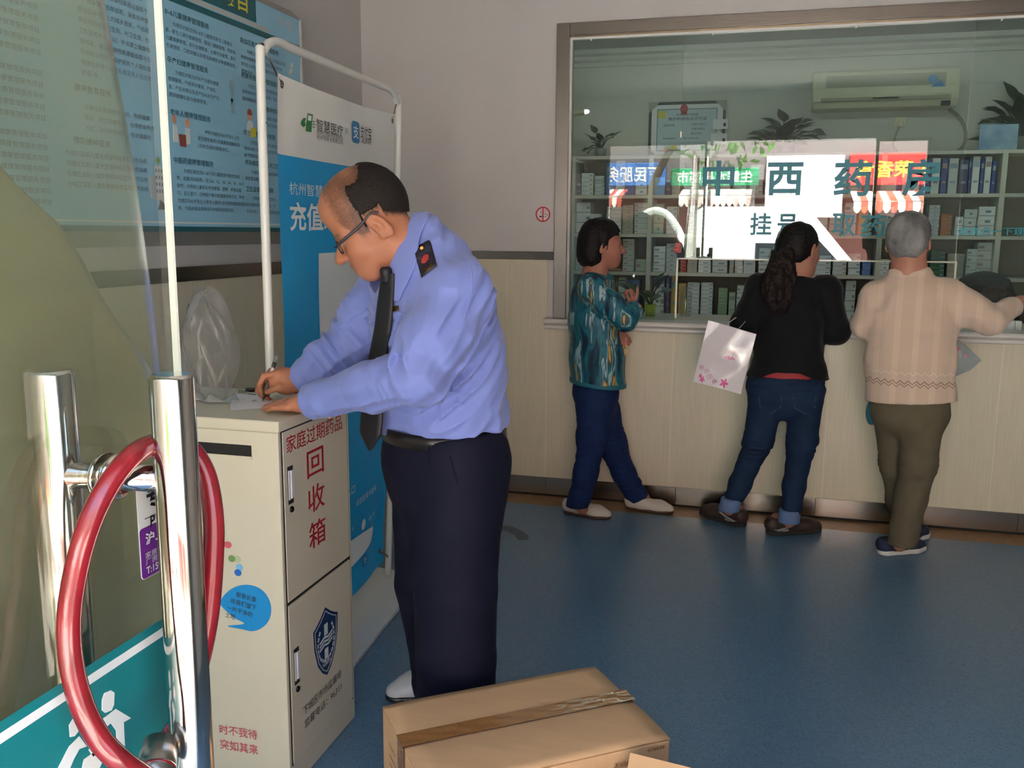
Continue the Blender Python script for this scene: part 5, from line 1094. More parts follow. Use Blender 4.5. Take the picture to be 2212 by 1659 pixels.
def decal(mb, field, poly, lift, n=14, thick=.0012):
    # a thin sewn-on patch laid on the surface: the outline is read in the picture and dropped on to the cloth
    k = len(poly); out = []
    for i in range(k):
        a, b = poly[i], poly[(i + 1) % k]
        for j in range(n): out.append((a[0] + (b[0] - a[0]) * j / n, a[1] + (b[1] - a[1]) * j / n))
    cx = sum(p[0] for p in out) / len(out); cy = sum(p[1] for p in out) / len(out); K = len(out); vs = []; ok = True
    for q in (1, .66, .33):
        for p in out:
            w = field.hit(cx + (p[0] - cx) * q, cy + (p[1] - cy) * q)
            if w is None: w = vs[-1] if vs else np.array(C0)
            vs.append(w)
    w = field.hit(cx, cy); vs.append(w if w is not None else vs[-1]); vs = np.array(vs); vd = _nrm(np.array(C0) - vs.mean(0)); vs = vs + vd * lift
    fs = []
    for r_ in range(2): fs += [(r_ * K + i, r_ * K + (i + 1) % K, (r_ + 1) * K + (i + 1) % K, (r_ + 1) * K + i) for i in range(K)]
    fs += [(2 * K + i, 2 * K + (i + 1) % K, 3 * K) for i in range(K)]
    fs += [(i, K * 3 + 1 + i, K * 3 + 1 + (i + 1) % K, (i + 1) % K) for i in range(K)]
    mb.add(np.concatenate([vs, vs[:K] - vd * (lift + .002)]).tolist(), fs, True); return mb

def head_field(Fd, O, F_, U_, s=1.0, fat=0.0, nose=1.0, ears=True, tall=0.0):
    # skull, jaw, brow, nose, lips and ears in the head's own frame; returns the mapper from local to world
    F_ = _nrm(F_); U_ = _nrm(np.array(U_) - F_ * (np.array(U_) @ F_)); L_ = np.cross(U_, F_)
    def w(f, l, u): return np.array(O) + (F_ * f + L_ * l + U_ * u) * s
    ax = (F_, L_, U_)
    def E(f, l, u, r, k=.02, op='u', a=ax):
        k = .02 if k is None else k; Fd.ell(w(f, l, u), [q * s for q in r], a, k * s, op)
    def Cp(p, q, r1, r2, k=.015, op='u'): Fd.cap(w(*p), w(*q), r1 * s, r2 * s, k * s, op)
    E(-.010, 0, .040 + tall * .75, (.097, .077, .084 + tall));
    if tall: E(.026, 0, .078, (.078, .066, .062), .04)
    E(.030, 0, -.012, (.066, .064 + fat * .4, .082), .03); E(.028, 0, -.055, (.056 + fat * .3, .055 + fat, .052), .03)
    E(.070, 0, -.094, (.022, .026, .020), .03); E(.058, 0, -.066, (.034, .036, .03), .025)
    for q in (-1, 1):
        Cp((-.012, q * (.054 + fat * .8), -.045), (.055, q * (.022 + fat * .3), -.094), .020 + fat * .3, .016, .03)
        E(.060, q * .040, -.030, (.026, .022, .022), .025)
        Cp((.086, q * .012, .018), (.072, q * .050, .016), .011, .010, .016)
        E(.095, q * .031, .001, (.013, .017, .010), .012, 's'); E(.076, q * .031, -.001, (.0125, .0135, .0125), .005)
        Cp((.086, q * .018, -.007), (.079, q * .042, -.005), .0035, .003, .004)
        E(.103 * (1 + .04 * (nose - 1)), q * .0115, -.034, (.010, .008, .008), .008)
    Cp((.090, 0, .010), (.112 + .006 * nose, 0, -.028), .0075, .0115, .012); E(.110 + .006 * nose, 0, -.031, (.011, .011, .0095), .01)
    Cp((.095, -.006, -.0585), (.095, .006, -.0585), .0085, .0085, .008); Cp((.086, -.022, -.062), (.086, .022, -.062), .006, .006, .010)
    Cp((.092, -.008, -.0715), (.092, .008, -.0715), .0085, .0085, .007); Cp((.102, -.02, -.0652), (.102, .02, -.0652), .0022, .0022, .003, 's')
    if ears:
        for q in (-1, 1):
            el = (F_ * .92 - L_ * q * .25 - U_ * .28, L_ * q + F_ * .3, U_ + F_ * -.2); b = (-.012, q * (.084 + fat * .25), -.006)
            E(*b, (.0215, .0085, .034), .003, 'u', el); E(b[0] + .005, q * (.092 + fat * .25), b[2] + .004, (.0135, .0075, .0225), .003, 's', el); E(b[0] + .010, q * (.086 + fat * .25), b[2] - .004, (.006, .005, .010), .003); E(b[0] + .004, q * (.083 + fat * .25), -.030, (.009, .006, .010), .006)
    return w, ax

def loc(P, O, ax, s): q = (P - np.array(O)) / s; return q @ ax[0], q @ ax[1], q @ ax[2]
def sstep(a, b, x): t = np.clip((x - a) / (b - a), 0, 1); return t * t * (3 - 2 * t)
def skin_paint(tone, O, ax, s, lip=(150, 78, 70), hair=None, hair_rgb=(34, 30, 28), brow=True, blush=.10):
    tone, lip_, hr = np.array(lin(tone)), np.array(lin(lip)), np.array(lin(hair_rgb))
    def f(V):
        c = np.tile(tone, (len(V), 1)); n = vnoise(V * 60) * .5 + vnoise(V * 190) * .3; c *= (1 + .06 * n)[:, None]
        a, l, u = loc(V, O, ax, s); near = (a ** 2 + l ** 2 + u ** 2) < .16 ** 2
        def mixc(w, col): w = np.where(near, w, 0)[:, None]; c[:] = c * (1 - w) + col * w
        red = np.exp(-(((np.abs(l) - .045) / .03) ** 2 + ((u + .03) / .03) ** 2 + ((a - .07) / .05) ** 2)) * blush * 3; mixc(np.clip(red, 0, 1) * .5, tone * np.array([1.05, .78, .72]))
        mixc(np.exp(-((a - .112) / .02) ** 2 - (l / .02) ** 2 - ((u + .03) / .014) ** 2) * .35, tone * np.array([1.05, .74, .66]))
        mixc(.8 * (a > .085) * np.exp(-((u + .065) / .0095) ** 4 - (l / .023) ** 4), lip_)
        mixc(.85 * (a > .083) * np.exp(-((u + .0652) / .0014) ** 2 - (l / .022) ** 4), lip_ * .35)
        e = (a > .080) * np.exp(-((u + .0005) / .0048) ** 4 - ((np.abs(l) - .031) / .0125) ** 4); mixc(e * .9, np.array(lin((214, 206, 200))))
        mixc((a > .082) * np.exp(-((u + .0005) / .005) ** 4 - ((np.abs(l) - .031) / .0052) ** 4), np.array(lin((28, 20, 18))))
        mixc(.8 * (a > .078) * np.exp(-((u - .0055) / .0017) ** 2 - ((np.abs(l) - .031) / .0145) ** 4), np.array(lin((40, 28, 24))))
        if brow: mixc(.75 * (a > .06) * np.exp(-((u - .0215 - .003 * np.cos((np.abs(l) - .03) * 60)) / .0042) ** 2 - ((np.abs(l) - .033) / .019) ** 4) * (.75 + .25 * vnoise(V * 900)), hr)
        if hair is not None: mixc(np.clip(hair(a, l, u, V), 0, 1), hr)
        return c
    return f

def finger(Fd, pts, r, k=.004):
    n = len(pts) - 1
    for i in range(n): Fd.cap(pts[i], pts[i + 1], r * (1 - .10 * i), r * (1 - .10 * (i + 1)), k if i else .008)
def ring_band(mb, c, ax1, ax2, up, r1, r2, h, n=48, tilt=lambda t: 0.0, lift=lambda t: 0.0):
    c, ax1, ax2, up = (np.array(v, float) for v in (c, ax1, ax2, up)); vs = []
    for j in range(5):
        hh = (-.5, -.5, .5, .5, -.5)[j] * h; ex = (0, .0035, .0035, 0, 0)[j]
        for i in range(n):
            t = 2 * math.pi * i / n; vs.append(c + ax1 * (r1 + ex + lift(t)) * math.cos(t) + ax2 * (r2 + ex + lift(t)) * math.sin(t) + up * (hh + tilt(t)))
    fs = [(j * n + i, j * n + (i + 1) % n, (j + 1) * n + (i + 1) % n, (j + 1) * n + i) for j in range(4) for i in range(n)]
    return mb.add([tuple(v) for v in vs], fs, True)
# ------------------------------------------------------------------ the man in uniform, bent over the drop box, writing
mf = Fig(-.95, 2.3); A = mf.at
FW = mf.dirv(-.84, -.54); LF = mf.dirv(.54, -.84); UPV = np.array([0, 0, 1.0])
man = thing('person', (float(mf.nh[0] * mf.D), float(mf.nh[1] * mf.D), 0), 'balding man with glasses in a blue uniform shirt writing on the steel drop box', 'person')
HS = 1.06
HF = mf.dirv(-.866, .0, -.5); HU = mf.dirv(-.5, .0, .866); HU = _nrm(HU - HF * (HU @ HF))
HO = A(820, 487, -.085) - (HF * -.012 + np.cross(HU, HF) * .083 + HU * -.006) * HS
# wrists and hands on the box top
zt = ZT + .001
pen_tip = np.array(onZ(567, 866, zt + .001)); offR = mf.off(pen_tip)
WL_ = np.array(onZ(676, 868, zt + .034)); KL = np.array(onZ(612, 866, zt + .03))
WR_ = A(646, 826, offR + .02)
SHL, ELL = A(985, 632, -.165), A(908, 806, -.27)
SHR, ELR = A(846, 612, .165), A(752, 748, .16)
NB = A(876, 536, -.01)
body = Field()
w_, hax = head_field(body, HO, HF, HU, HS, .007, 1.0, True, .016)
body.cap(w_(-.026, 0, -.02), NB, .058, .066, .014);
body.chain([NB, A(918, 600), A(938, 700), A(950, 850), A(955, 960)], [.064, .070, .09, .10, .10], .03, (LF, 1.2))
for s_, e_, w2 in ((SHL, ELL, WL_), (SHR, ELR, WR_)): body.chain([A(925, 610), s_, e_, w2], [.06, .048, .040, .030], .03)
body.chain([A(985, 970, -.08), A(985, 1240, -.08), A(988, 1560, -.06)], [.08, .06, .045], .04); body.chain([A(925, 970, .08), A(915, 1240, .12), A(930, 1480, .2)], [.08, .06, .045], .04)
# left hand flat, little finger towards us
hd_ = _nrm((KL - WL_) * np.array([1, 1, 0])); sd_ = np.cross(UPV, hd_); sd_ = -sd_ if sd_ @ mf.nh < 0 else sd_
def HLp(f, s, z): return np.array([WL_[0], WL_[1], 0]) + hd_ * f + sd_ * s + UPV * (zt + z)
body.cap(HLp(-.02, 0, .034), HLp(.03, .0, .032), .028, .030, .02, 'u', (UPV, .8)); body.chain([HLp(.025, -.012, .028), HLp(.072, -.022, .021)], [.021, .0135], .014); body.chain([HLp(.025, .008, .03), HLp(.082, .006, .025)], [.022, .014], .014); body.chain([HLp(.03, .02, .03), HLp(.085, .026, .024)], [.02, .0135], .014)
for s_, l0, l1, l2, r_, z0 in ((-.033, .070, .098, .118, .0078, .019), (-.014, .080, .115, .143, .0088, .023), (.007, .085, .125, .155, .0092, .025), (.027, .082, .115, .142, .0088, .023)):
    finger(body, [HLp(l0 - .012, s_, z0), HLp(l0 + (l1 - l0) * .5, s_ * 1.12, z0 * .95), HLp(l1, s_ * 1.16, .0165), HLp(l2, s_ * 1.14, .0085)], r_)
for s_, l0, z0 in ((-.033, .070, .021), (-.014, .080, .027), (.007, .085, .028), (.027, .082, .026)): body.ell(HLp(l0 - .006, s_, z0), (.011, .0085, .0085), (hd_, sd_, UPV), .006)
finger(body, [HLp(.03, .03, .026), HLp(.062, .052, .018), HLp(.09, .058, .011)], .0095, .006)
# right hand holding the pen
def R_(px, py, o=0.0): return A(px, py, offR + o)
body.cap(WR_, R_(618, 824, .012), .028, .032, .02); body.ell(R_(606, 820, .014), (.040, .026, .034), (mf.rh, mf.nh, UPV), .02)
body.chain([R_(622, 812, .03), R_(588, 806, .024)], [.022, .016], .014)
finger(body, [R_(600, 806, -.004), R_(571, 812, -.012), R_(560, 832, -.010), R_(565, 852, -.003)], .0095)
finger(body, [R_(600, 810, .014), R_(566, 822, .010), R_(557, 843, .008), R_(568, 858, .004)], .0095)
finger(body, [R_(604, 820, .03), R_(572, 832, .028), R_(563, 852, .024), R_(578, 862, .014)], .009)
finger(body, [R_(610, 830, .042), R_(584, 842, .040), R_(574, 858, .034), R_(588, 866, .026)], .008)
finger(body, [R_(626, 838, -.006), R_(606, 836, -.022), R_(588, 842, -.022), R_(577, 847, -.012)], .0105, .006)
body.ell(R_(618, 838, -.004), (.024, .016, .018), (mf.rh, mf.nh, UPV), .015)
def dens(a, l, u, V):
    j = .006 * vnoise(V * 260)
    low = np.where(a > .014, -.010 + 1.3 * np.maximum(0, a - .034), np.where(a > -.036, .030, .010 + .55 * (a + .036)))     # sideburn, over the ear, nape
    cov = sstep(.080, .060, a + j) * sstep(-.008, .010, u - low + j)
    thick = .60 + .40 * sstep(.040, .004, a); thick = np.maximum(thick, .78 * sstep(.085, .05, u) * sstep(.066, .03, a))
    bald = np.exp(-((a + .004) / .026) ** 2 - ((np.abs(l) - .025) / .035) ** 2) * sstep(.09, .115, u)
    return np.clip(cov * thick * (1 - .8 * bald), 0, 1)
tone = (176, 118, 90)
tm = tint_mat('skin_man', .48, .08, .35, .05, 500)
lo, hi = body.bounds()
def hairtint(a, l, u, V):
    n = .5 + .5 * vnoise(V * np.array([700, 700, 700])); return np.clip(dens(a, l, u, V) * (.72 + .5 * n), 0, .97)
sdf_obj('body', body, lo, hi, .0034, tm, man, skin_paint(tone, HO, hax, HS, (150, 84, 76), hairtint, (46, 37, 31), True, .2))
# short hair over back and sides
hf = Field(); head_field(hf, HO, HF, HU, HS, .007, 1.0, False, .016); hf.cap(w_(-.026, 0, -.02), NB, .058, .066, .014)
def hair_d(P):
    d = hf(P); a, l, u = loc(P, HO, hax, HS); dn = dens(a, l, u, P); st = vnoise(np.stack([(a * 1.0 + u * .4) * 90, l * 700, (u - a * .4) * 700], 1)) * .0014
    return np.maximum(d - .006 * sstep(.80, 1.0, dn) - st * sstep(.80, .95, dn), .82 - dn - .08 * vnoise(P * 420))
m_hair = mat('hair_black', (34, 29, 27), .7, spec=.2, var=.3, vscale=300)
sdf_obj('hair', hair_d, HO - .17, HO + .17, .0026, m_hair, man)
# glasses
gl = MB(); RIM = []
def G(f, l, u): return w_(f, l, u)
for q in (-1, 1):
    pts = []
    for k in range(24):
        t = 2 * math.pi * k / 24; cx, cy = math.cos(t), math.sin(t); pts.append(G(.108 - .012 * abs(q * .034 + .024 * cx) / .06, q * .034 + .024 * math.copysign(abs(cx) ** .6, cx), -.004 + .0165 * math.copysign(abs(cy) ** .7, cy)))
    gl.tube(pts, .0019, 8, True)
gl.tube(spline([G(.108, -.010, .002), G(.114, 0, .005), G(.108, .010, .002)], 5), .0018, 8)
gfr = gl.build('glasses', mat('glasses_frame', (42, 40, 44), .3, spec=.6), man)
for q in (-1, 1):
    ln = MB(); ln.add([G(.107 - .012 * abs(q * .034 + .0235 * math.cos(2 * math.pi * k / 24)) / .06, q * .034 + .023 * math.cos(2 * math.pi * k / 24), -.004 + .016 * math.sin(2 * math.pi * k / 24)) for k in range(24)], [list(range(24))]); ln.build('lens', glass_mat('spectacle_lens', (.95, .96, .97), 1.5), gfr)
    tpm = MB(); tpm.tube(spline([G(.097, q * .060, .004), G(.088, q * .071, .006), G(.03, q * .082, .016), (G(-.006, q * .086, .028)), G(-.026, q * .083, .022)], 8), [.0042] * 16 + [.0030] * 17, 10); tpm.build('temple', mat('glasses_temple', (58, 52, 56), .35), gfr)
    hn = MB(); hn.lathe(G(.094, q * .064, .004), [(.0022, 0), (.0022, .002)], 12, LF); hn.build('hinge_dot', m_chrome, gfr)
# shirt
m_shirt = mat('shirt_blue', (120, 136, 203), .62, spec=.25, var=.03, vscale=4, bump=.03, bscale=900, sheen=.2)
sh_ = Field()
sh_.chain([A(957, 935), A(956, 885), A(948, 800), A(938, 705)], [.146, .153, .150, .145], .05, (LF, 1.22))
sh_.chain([A(938, 705), A(925, 630), A(905, 580)], [.145, .122, .09], .05, (LF, 1.35))
sh_.chain([A(915, 590), A(896, 540)], [.092, .078], .04); sh_.chain([A(930, 560), A(915, 505)], [.08, .045], .04, (LF, 1.5))
sh_.cap(A(910, 580, 0) + LF * .05, SHL, .070, .072, .05); sh_.cap(A(900, 580, 0) - LF * .05, SHR, .070, .070, .05)
WLc = WL_ + (ELL - WL_) * .10; WRc = WR_ + (ELR - WR_) * .12
sh_.chain([SHL, SHL * .45 + ELL * .55, ELL], [.079, .077, .068], .045); sh_.chain([ELL, ELL * .5 + WLc * .5, WLc], [.068, .059, .043], .03)
sh_.chain([SHR, SHR * .45 + ELR * .55, ELR], [.076, .070, .062], .045); sh_.chain([ELR, ELR * .5 + WRc * .5, WRc], [.062, .055, .042], .03)
sh_.cap(WLc, WLc - _nrm(ELL - WL_) * .045, .043, .044, .004); sh_.cap(WRc, WRc - _nrm(ELR - WR_) * .03, .042, .043, .004)
uaL, faL, uaR, faR = _nrm(ELL - SHL), _nrm(WL_ - ELL), _nrm(ELR - SHR), _nrm(WR_ - ELR)
for c_, d_ in ((WLc, faL), (WRc, faR)): sh_.cap(c_ - d_ * .012, c_ - d_ * .010, .049, .049, .006)
beltc = A(957, 929); bn = _nrm(UPV + mf.rh * -.07 + FW * .02)
sh_.cut(beltc + UPV * .017, -bn, .006)
def folds(P, D):
    P = P.astype(f32); q = P - SHL.astype(f32)
    # soft folds: across the back from the armpit, round the sleeves, drag lines on the body
    n1 = vnoise(np.stack([(q @ LF.astype(f32)) * 6, (q @ (FW + .9 * UPV).astype(f32)) * 30, (q @ (FW - 1.1 * UPV).astype(f32)) * 4], 1))
    aL = (P - ELL.astype(f32)); r1 = np.exp(-((np.linalg.norm(aL, axis=1)) / .12) ** 2)
    n2 = vnoise(np.stack([(aL @ faL.astype(f32)) * 42, (aL @ uaL.astype(f32)) * 12, (aL @ LF.astype(f32)) * 9], 1))
    aR = (P - ELR.astype(f32)); r2 = np.exp(-((np.linalg.norm(aR, axis=1)) / .14) ** 2); n3 = vnoise(np.stack([(aR @ faR.astype(f32)) * 42, (aR @ uaR.astype(f32)) * 14, (aR @ LF.astype(f32)) * 9], 1))
    n4 = vnoise(P * np.array([9, 9, 7], f32)); bl_ = np.exp(-((P[:, 2] - beltc[2] - .03) / .05) ** 2)
    n5 = vnoise(np.stack([(P @ mf.rh.astype(f32)) * 26, (P @ mf.nh.astype(f32)) * 26, P[:, 2] * 7], 1))
    ridge = lambda n: (1 - np.abs(n) * 2.2)
    return D - .011 * ridge(n1) * np.exp(-(np.linalg.norm(q, axis=1) / .22) ** 2) - .013 * ridge(n2) * r1 - .012 * ridge(n3) * r2 - .003 * n4 - .004 * n5 * bl_ - .0072 * ridge(vnoise(np.stack([(P @ (FW + UPV).astype(f32)) * 22, (P @ LF.astype(f32)) * 8, (P @ (FW - UPV).astype(f32)) * 5], 1)))
sh_.post.append(folds)
def shirt_d(P):
    d = sh_(P)
    for w2, d_ in ((WLc + faL * .044, faL), (WRc + faR * .03, faR)):
        m = np.linalg.norm(P - w2, axis=1) < .12; v = (P - w2) @ d_; d = np.where(m, np.maximum(d, v), d)
    # open neck
    nk = (P - A(864, 522, -.01)) @ mf.dirv(-.90, 0, .42); m = np.linalg.norm(P - A(864, 522, -.01), axis=1) < .15
    return np.where(m, np.maximum(d, nk), d)
lo, hi = sh_.bounds()
shirt = sdf_obj('shirt', shirt_d, lo, hi, .0036, m_shirt, man)
# collar: a folded band round the neck opening
cpl, cn = A(864, 522, -.01), mf.dirv(-.90, 0, .42)
def coll_d(P):
    v = (P - cpl) @ cn; fr_ = sstep(-.02, .08, (P - cpl) @ _nrm(FW - UPV * .9)); d = sh_(P, False) - .0065 - .004 * sstep(-.005, -.035, v)
    return np.maximum(np.maximum(np.maximum(d, v + .001), -(.040 + .018 * fr_) - v), -(sh_(P, False) + .004))
sdf_obj('collar', coll_d, cpl - .15, cpl + .15, .003, m_shirt, shirt)
# cuffs and seams
for w2, d_, nm in ((WLc + faL * .044, faL, 'cuff'), (WRc + faR * .03, faR, 'cuff')):
    def cuff_d(P, w2=w2, d_=d_): v = (P - w2) @ d_; return np.maximum(np.maximum(sh_(P, False) - .003, v), -.066 - v)
    sdf_obj(nm, cuff_d, w2 - .12, w2 + .12, .0032, m_shirt, shirt)
sm_ = MB(); hh = [sh_.hit(*q) for q in ((1003, 524), (1012, 548), (1018, 580), (1020, 615), (1014, 650), (1002, 690), (990, 730))]; hh = [h for h in hh if h is not None]; sm_.tube(spline(hh, 5), .0022, 6); sm_.build('armhole_seam', m_shirt, shirt)
bt_ = mat('brass', (128, 102, 56), .28, metal=1.0)
for c_, d_ in ((WLc + faL * .02, faL),):
    h_ = sh_.hit(712, 902)
    if h_ is not None: MB().lathe(h_, [(.0055, 0), (.0055, .002), (.003, .0035)], 16, _nrm(np.array(C0) - h_)).build('cuff_button', bt_, shirt)
m_navy = mat('board_navy', (16, 18, 36), .6)
sbm = MB(); decal(sbm, sh_, [(895, 543), (902, 531), (926, 518), (931, 524), (944, 575), (910, 600)], .006); sb_ = sbm.build('shoulder_board', m_navy, shirt, solid=0)
def onb(px, py, rad, nm, m, prof=None):
    h_ = sh_.hit(px, py); vd = _nrm(np.array(C0) - h_); MB().lathe(h_ + vd * .006, prof or [(rad, 0), (rad, .002), (rad * .6, .004)], 20, vd).build(nm, m, sb_ if nm != 'pocket_button' else shirt)
onb(911, 536, .0068, 'board_button', bt_)
ebm = MB(); decal(ebm, sh_, [(909, 562), (916, 550), (926, 549), (926, 560), (918, 568), (911, 569)], .009, 4); ebm.build('red_badge', mat('badge_red', (150, 38, 38), .35), sb_)
ebm = MB(); decal(ebm, sh_, [(910, 583), (924, 577), (934, 566), (935, 571), (927, 582), (912, 588)], .0085, 4); ebm.build('gold_bar', bt_, sb_)
pk_ = MB(); decal(pk_, sh_, [(835, 672), (878, 676), (860, 702), (850, 719), (829, 716)], .004); pkf = pk_.build('pocket_flap', m_shirt, shirt)
nb_ = MB(); decal(nb_, sh_, [(842, 662), (861, 660), (862, 671), (846, 674)], .006, 5); nb_.build('name_badge', bt_, shirt)
h_ = sh_.hit(840, 713); MB().lathe(h_ + .004 * _nrm(np.array(C0) - h_), [(.006, 0), (.006, .002), (.003, .004)], 16, _nrm(np.array(C0) - h_)).build('pocket_button', bt_, shirt)
pk_ = MB(); decal(pk_, sh_, [(785, 688), (816, 672), (814, 694), (796, 702)], .004, 8); pk_.build('pocket_flap', m_shirt, shirt)
# tie: knot at the collar, blade following the chest and then hanging clear of the belly
m_tie = mat('tie_black', (20, 21, 27), .55)
tie_px = [(838, 590, 30), (836, 620, 34), (832, 660, 38), (827, 710, 40), (818, 760, 42), (810, 810, 46), (806, 860, 50), (803, 905, 54), (800, 938, 52), (800, 972, 3)]
tl = []
for px, py, wd in tie_px:
    h_ = sh_.hit(px + 6, py) if py < 760 else None; p = h_ if h_ is not None and abs(mf.off(h_)) < .2 else None
    tl.append((A(px, py, mf.off(p) - .008 if p is not None else -.085), wd))
offs = [mf.off(p) for p, _ in tl]; offs[6:] = [offs[5] + (i + 1) * .0 for i in range(len(offs) - 6)]
tl = [(A(px, py, o_), wd) for (px, py, wd), o_ in zip(tie_px, offs)]
tw = _nrm(LF * .8 + FW * -.1); cen = spline([p for p, _ in tl], 6); wid = np.interp(np.linspace(0, 1, len(cen)), np.linspace(0, 1, len(tl)), [w2 for _, w2 in tl])
tm_ = MB(); K = len(cen) - 1
def tf(u, v): i = min(K, int(round(v * K))); c_ = np.array(cen[i]); hw = wid[i] / 800 / .78 / 2; return c_ + tw * hw * (2 * u - 1) * 1.0 + FW * (.004 * (1 - (2 * u - 1) ** 2))
tm_.grid(tf, 6, K); tie = tm_.build('tie', m_tie, man, solid=.005)
kn = MB(); q = A(838, 588, offs[0]) + FW * .004; kn.lathe(q - UPV * .02, [(.010, -.006), (.0125, .0), (.0155, .018), (.0155, .028), (.010, .034)], 16, (FW * .1 + UPV)); kn.build('knot', m_tie, tie)
# trousers, belt, shoes
m_tr = mat('trousers_navy', (13, 16, 35), .75, spec=.2, var=.05, vscale=5, bump=.03, bscale=700)
tr_ = Field()
HPn, HPf = A(992, 985, -.085), A(930, 985, .085)
tr_.chain([A(957, 925), A(963, 985), A(965, 1040)], [.147, .158, .155], .04, (LF, 1.2))
tr_.chain([HPn, A(985, 1120, -.09), A(983, 1270, -.085), A(984, 1420, -.07), A(986, 1575, -.05)], [.128, .120, .113, .111, .108], .010)
tr_.chain([HPf, A(930, 1120, .10), A(925, 1260, .13), A(945, 1380, .17), A(950, 1478, .21)], [.122, .110, .098, .090, .084], .010)
tr_.cap(A(965, 1000), A(975, 1060, -.03), .135, .115, .05, 'u', (LF, 1.25)); tr_.cut(beltc + bn * .012, bn)
def trf(P, D):
    P = P.astype(f32); n = vnoise(np.stack([(P @ mf.rh.astype(f32)) * 16, (P @ mf.nh.astype(f32)) * 16, P[:, 2] * 3.0], 1)); n2 = vnoise(np.stack([(P @ mf.rh.astype(f32)) * 9 + P[:, 2] * 14, (P @ mf.nh.astype(f32)) * 9, P[:, 2] * 12], 1)); lowz = np.exp(-((P[:, 2] - .1) / .14) ** 2) + .25 * np.exp(-((P[:, 2] - .52) / .10) ** 2)
    return D - .004 * n - .0035 * (1 - 2 * np.abs(n2)) * lowz - .0045 * np.exp(-((P @ LF.astype(f32) - float((A(985, 1200, -.09) + LF * .1) @ LF)) / .02) ** 2) * .5
tr_.post.append(trf)
def tr_d(P):
    d = tr_(P); near = (P @ mf.nh - mf.D) < .04; zc_ = np.where(near, .035, .055); return np.maximum(d, zc_ - P[:, 2])
lo, hi = tr_.bounds(); trs = sdf_obj('trousers', tr_d, lo, hi, .0042, m_tr, man)
for px0, py0, px1, py1 in ((972, 985, 988, 1045), (926, 962, 930, 1010)):
    pkm = MB(); pp_ = [tr_.hit(px0 + (px1 - px0) * k / 6, py0 + (py1 - py0) * k / 6) for k in range(7)]; pkm.tube([p for p in pp_ if p is not None], .0022, 6); pkm.build('pocket_seam', m_tr, trs)
blm = MB(); ring_band(blm, beltc + bn * .0, LF, FW, bn, .191, .160, .040, 56); belt = blm.build('belt', mat('belt_leather', (26, 24, 24), .3, coat=.3), man)
bk_ = MB(); q = beltc + FW * .158; bk_.box(q, (.044, .006, .038), 0, (LF, FW, bn)); bk_.build('buckle', m_chrome, belt, bevel=.004)
m_sho = mat('shoe_leather_black', (32, 30, 32), .35); m_shw = mat('shoe_pale_grey', (196, 194, 198), .4)
def shoe(parent, name, heel, toe, wdt, hgt, m, msole, sole_h=.022, open_=True, lace=None):
    heel, toe = np.array(heel, float), np.array(toe, float); d_ = _nrm(toe - heel); s_ = np.cross(UPV, d_); L_ = np.linalg.norm(toe - heel); f = Field()
    def q(a, b, z): return heel + d_ * a * L_ + s_ * b + UPV * z
    f.chain([q(.10, 0, hgt * .55), q(.35, 0, hgt * .5)], [wdt * .42, wdt * .45], .03, (UPV, hgt / wdt * 1.15)); f.chain([q(.35, 0, hgt * .45), q(.70, 0, hgt * .36), q(.90, 0, hgt * .28)], [wdt * .45, wdt * .49, wdt * .36], .03, (UPV, hgt / wdt * 1.0))
    f.chain([q(.10, 0, hgt * .75), q(.30, 0, hgt * .85)], [wdt * .34, wdt * .36], .03); f.cut(q(0, 0, sole_h * .8), -UPV, .003); f.cut(q(.10, 0, hgt * 1.02), UPV + d_ * .06, .006)
    lo, hi = f.bounds(); o = sdf_obj(name, f, lo, hi, .004, m, parent)
    so_ = Field(); so_.chain([q(.13, 0, sole_h * .5), q(.42, 0, sole_h * .5), q(.70, 0, sole_h * .5), q(.88, 0, sole_h * .5)], [wdt * .45, wdt * .44, wdt * .53, wdt * .42], .03); so_.cut(q(0, 0, sole_h), UPV, .003); so_.cut(q(0, 0, .001), -UPV, .003)
    lo, hi = so_.bounds(); sdf_obj('sole', so_, lo, hi, .004, msole, o); return o, q
tR = np.array(onZ(840, 1512)); fdir = _nrm(mf.rh * -.88 + mf.nh * -.30)
so_, q = shoe(man, 'shoe', tR - fdir * .29, tR, .105, .085, m_shw, m_sho, .02)
lc_ = MB(); lc_.tube(spline([q(.62, -.045, .05), q(.58, 0, .082), q(.60, .045, .05)], 5), .006, 8); lc_.tube(spline([q(.52, -.045, .055), q(.48, 0, .092), q(.52, .045, .055)], 5), .007, 8); lc_.build('lace_strap', mat('strap_grey', (92, 98, 92), .35, metal=.4), so_)
tN = mf.nh * (mf.D - .03) + mf.rh * (.17) + fdir * .12; tN[2] = 0
shoe(man, 'shoe', tN - fdir * .29, tN, .105, .085, m_shw, m_sho, .02)
# pen in the right hand
pa_, pb_ = pen_tip, R_(598, 768, .004); pd = _nrm(pb_ - pa_); PL = np.linalg.norm(pb_ - pa_)
pen = thing('pen', tuple(pen_tip), 'grey gel pen with a clear end held by the writing man', 'pen')
def seg(nm, prof, m): MB().lathe(pen_tip, [(r, t * PL) for r, t in prof], 16, pd).build(nm, m, pen)
seg('tip', [(.0008, 0), (.0022, .05), (.0042, .13), (.0046, .16)], mat('pen_black', (36, 36, 40), .25)); seg('grip', [(.0052, .16), (.0056, .30), (.0052, .46)], mat('pen_grip', (92, 90, 92), .5)); seg('barrel', [(.0048, .46), (.0048, .52)], mat('pen_barrel', (120, 118, 116), .3))
seg('paper_label', [(.0049, .52), (.0049, .74)], mat('pen_label', (206, 204, 206), .4)); seg('cap_band', [(.0049, .74), (.0056, .75), (.0056, .85)], mat('pen_dark', (44, 46, 46), .3)); seg('clear_end', [(.0054, .85), (.0052, .985), (.0036, 1.0)], glass_mat('pen_clear', (.75, .78, .78), 1.45, haze=.25))
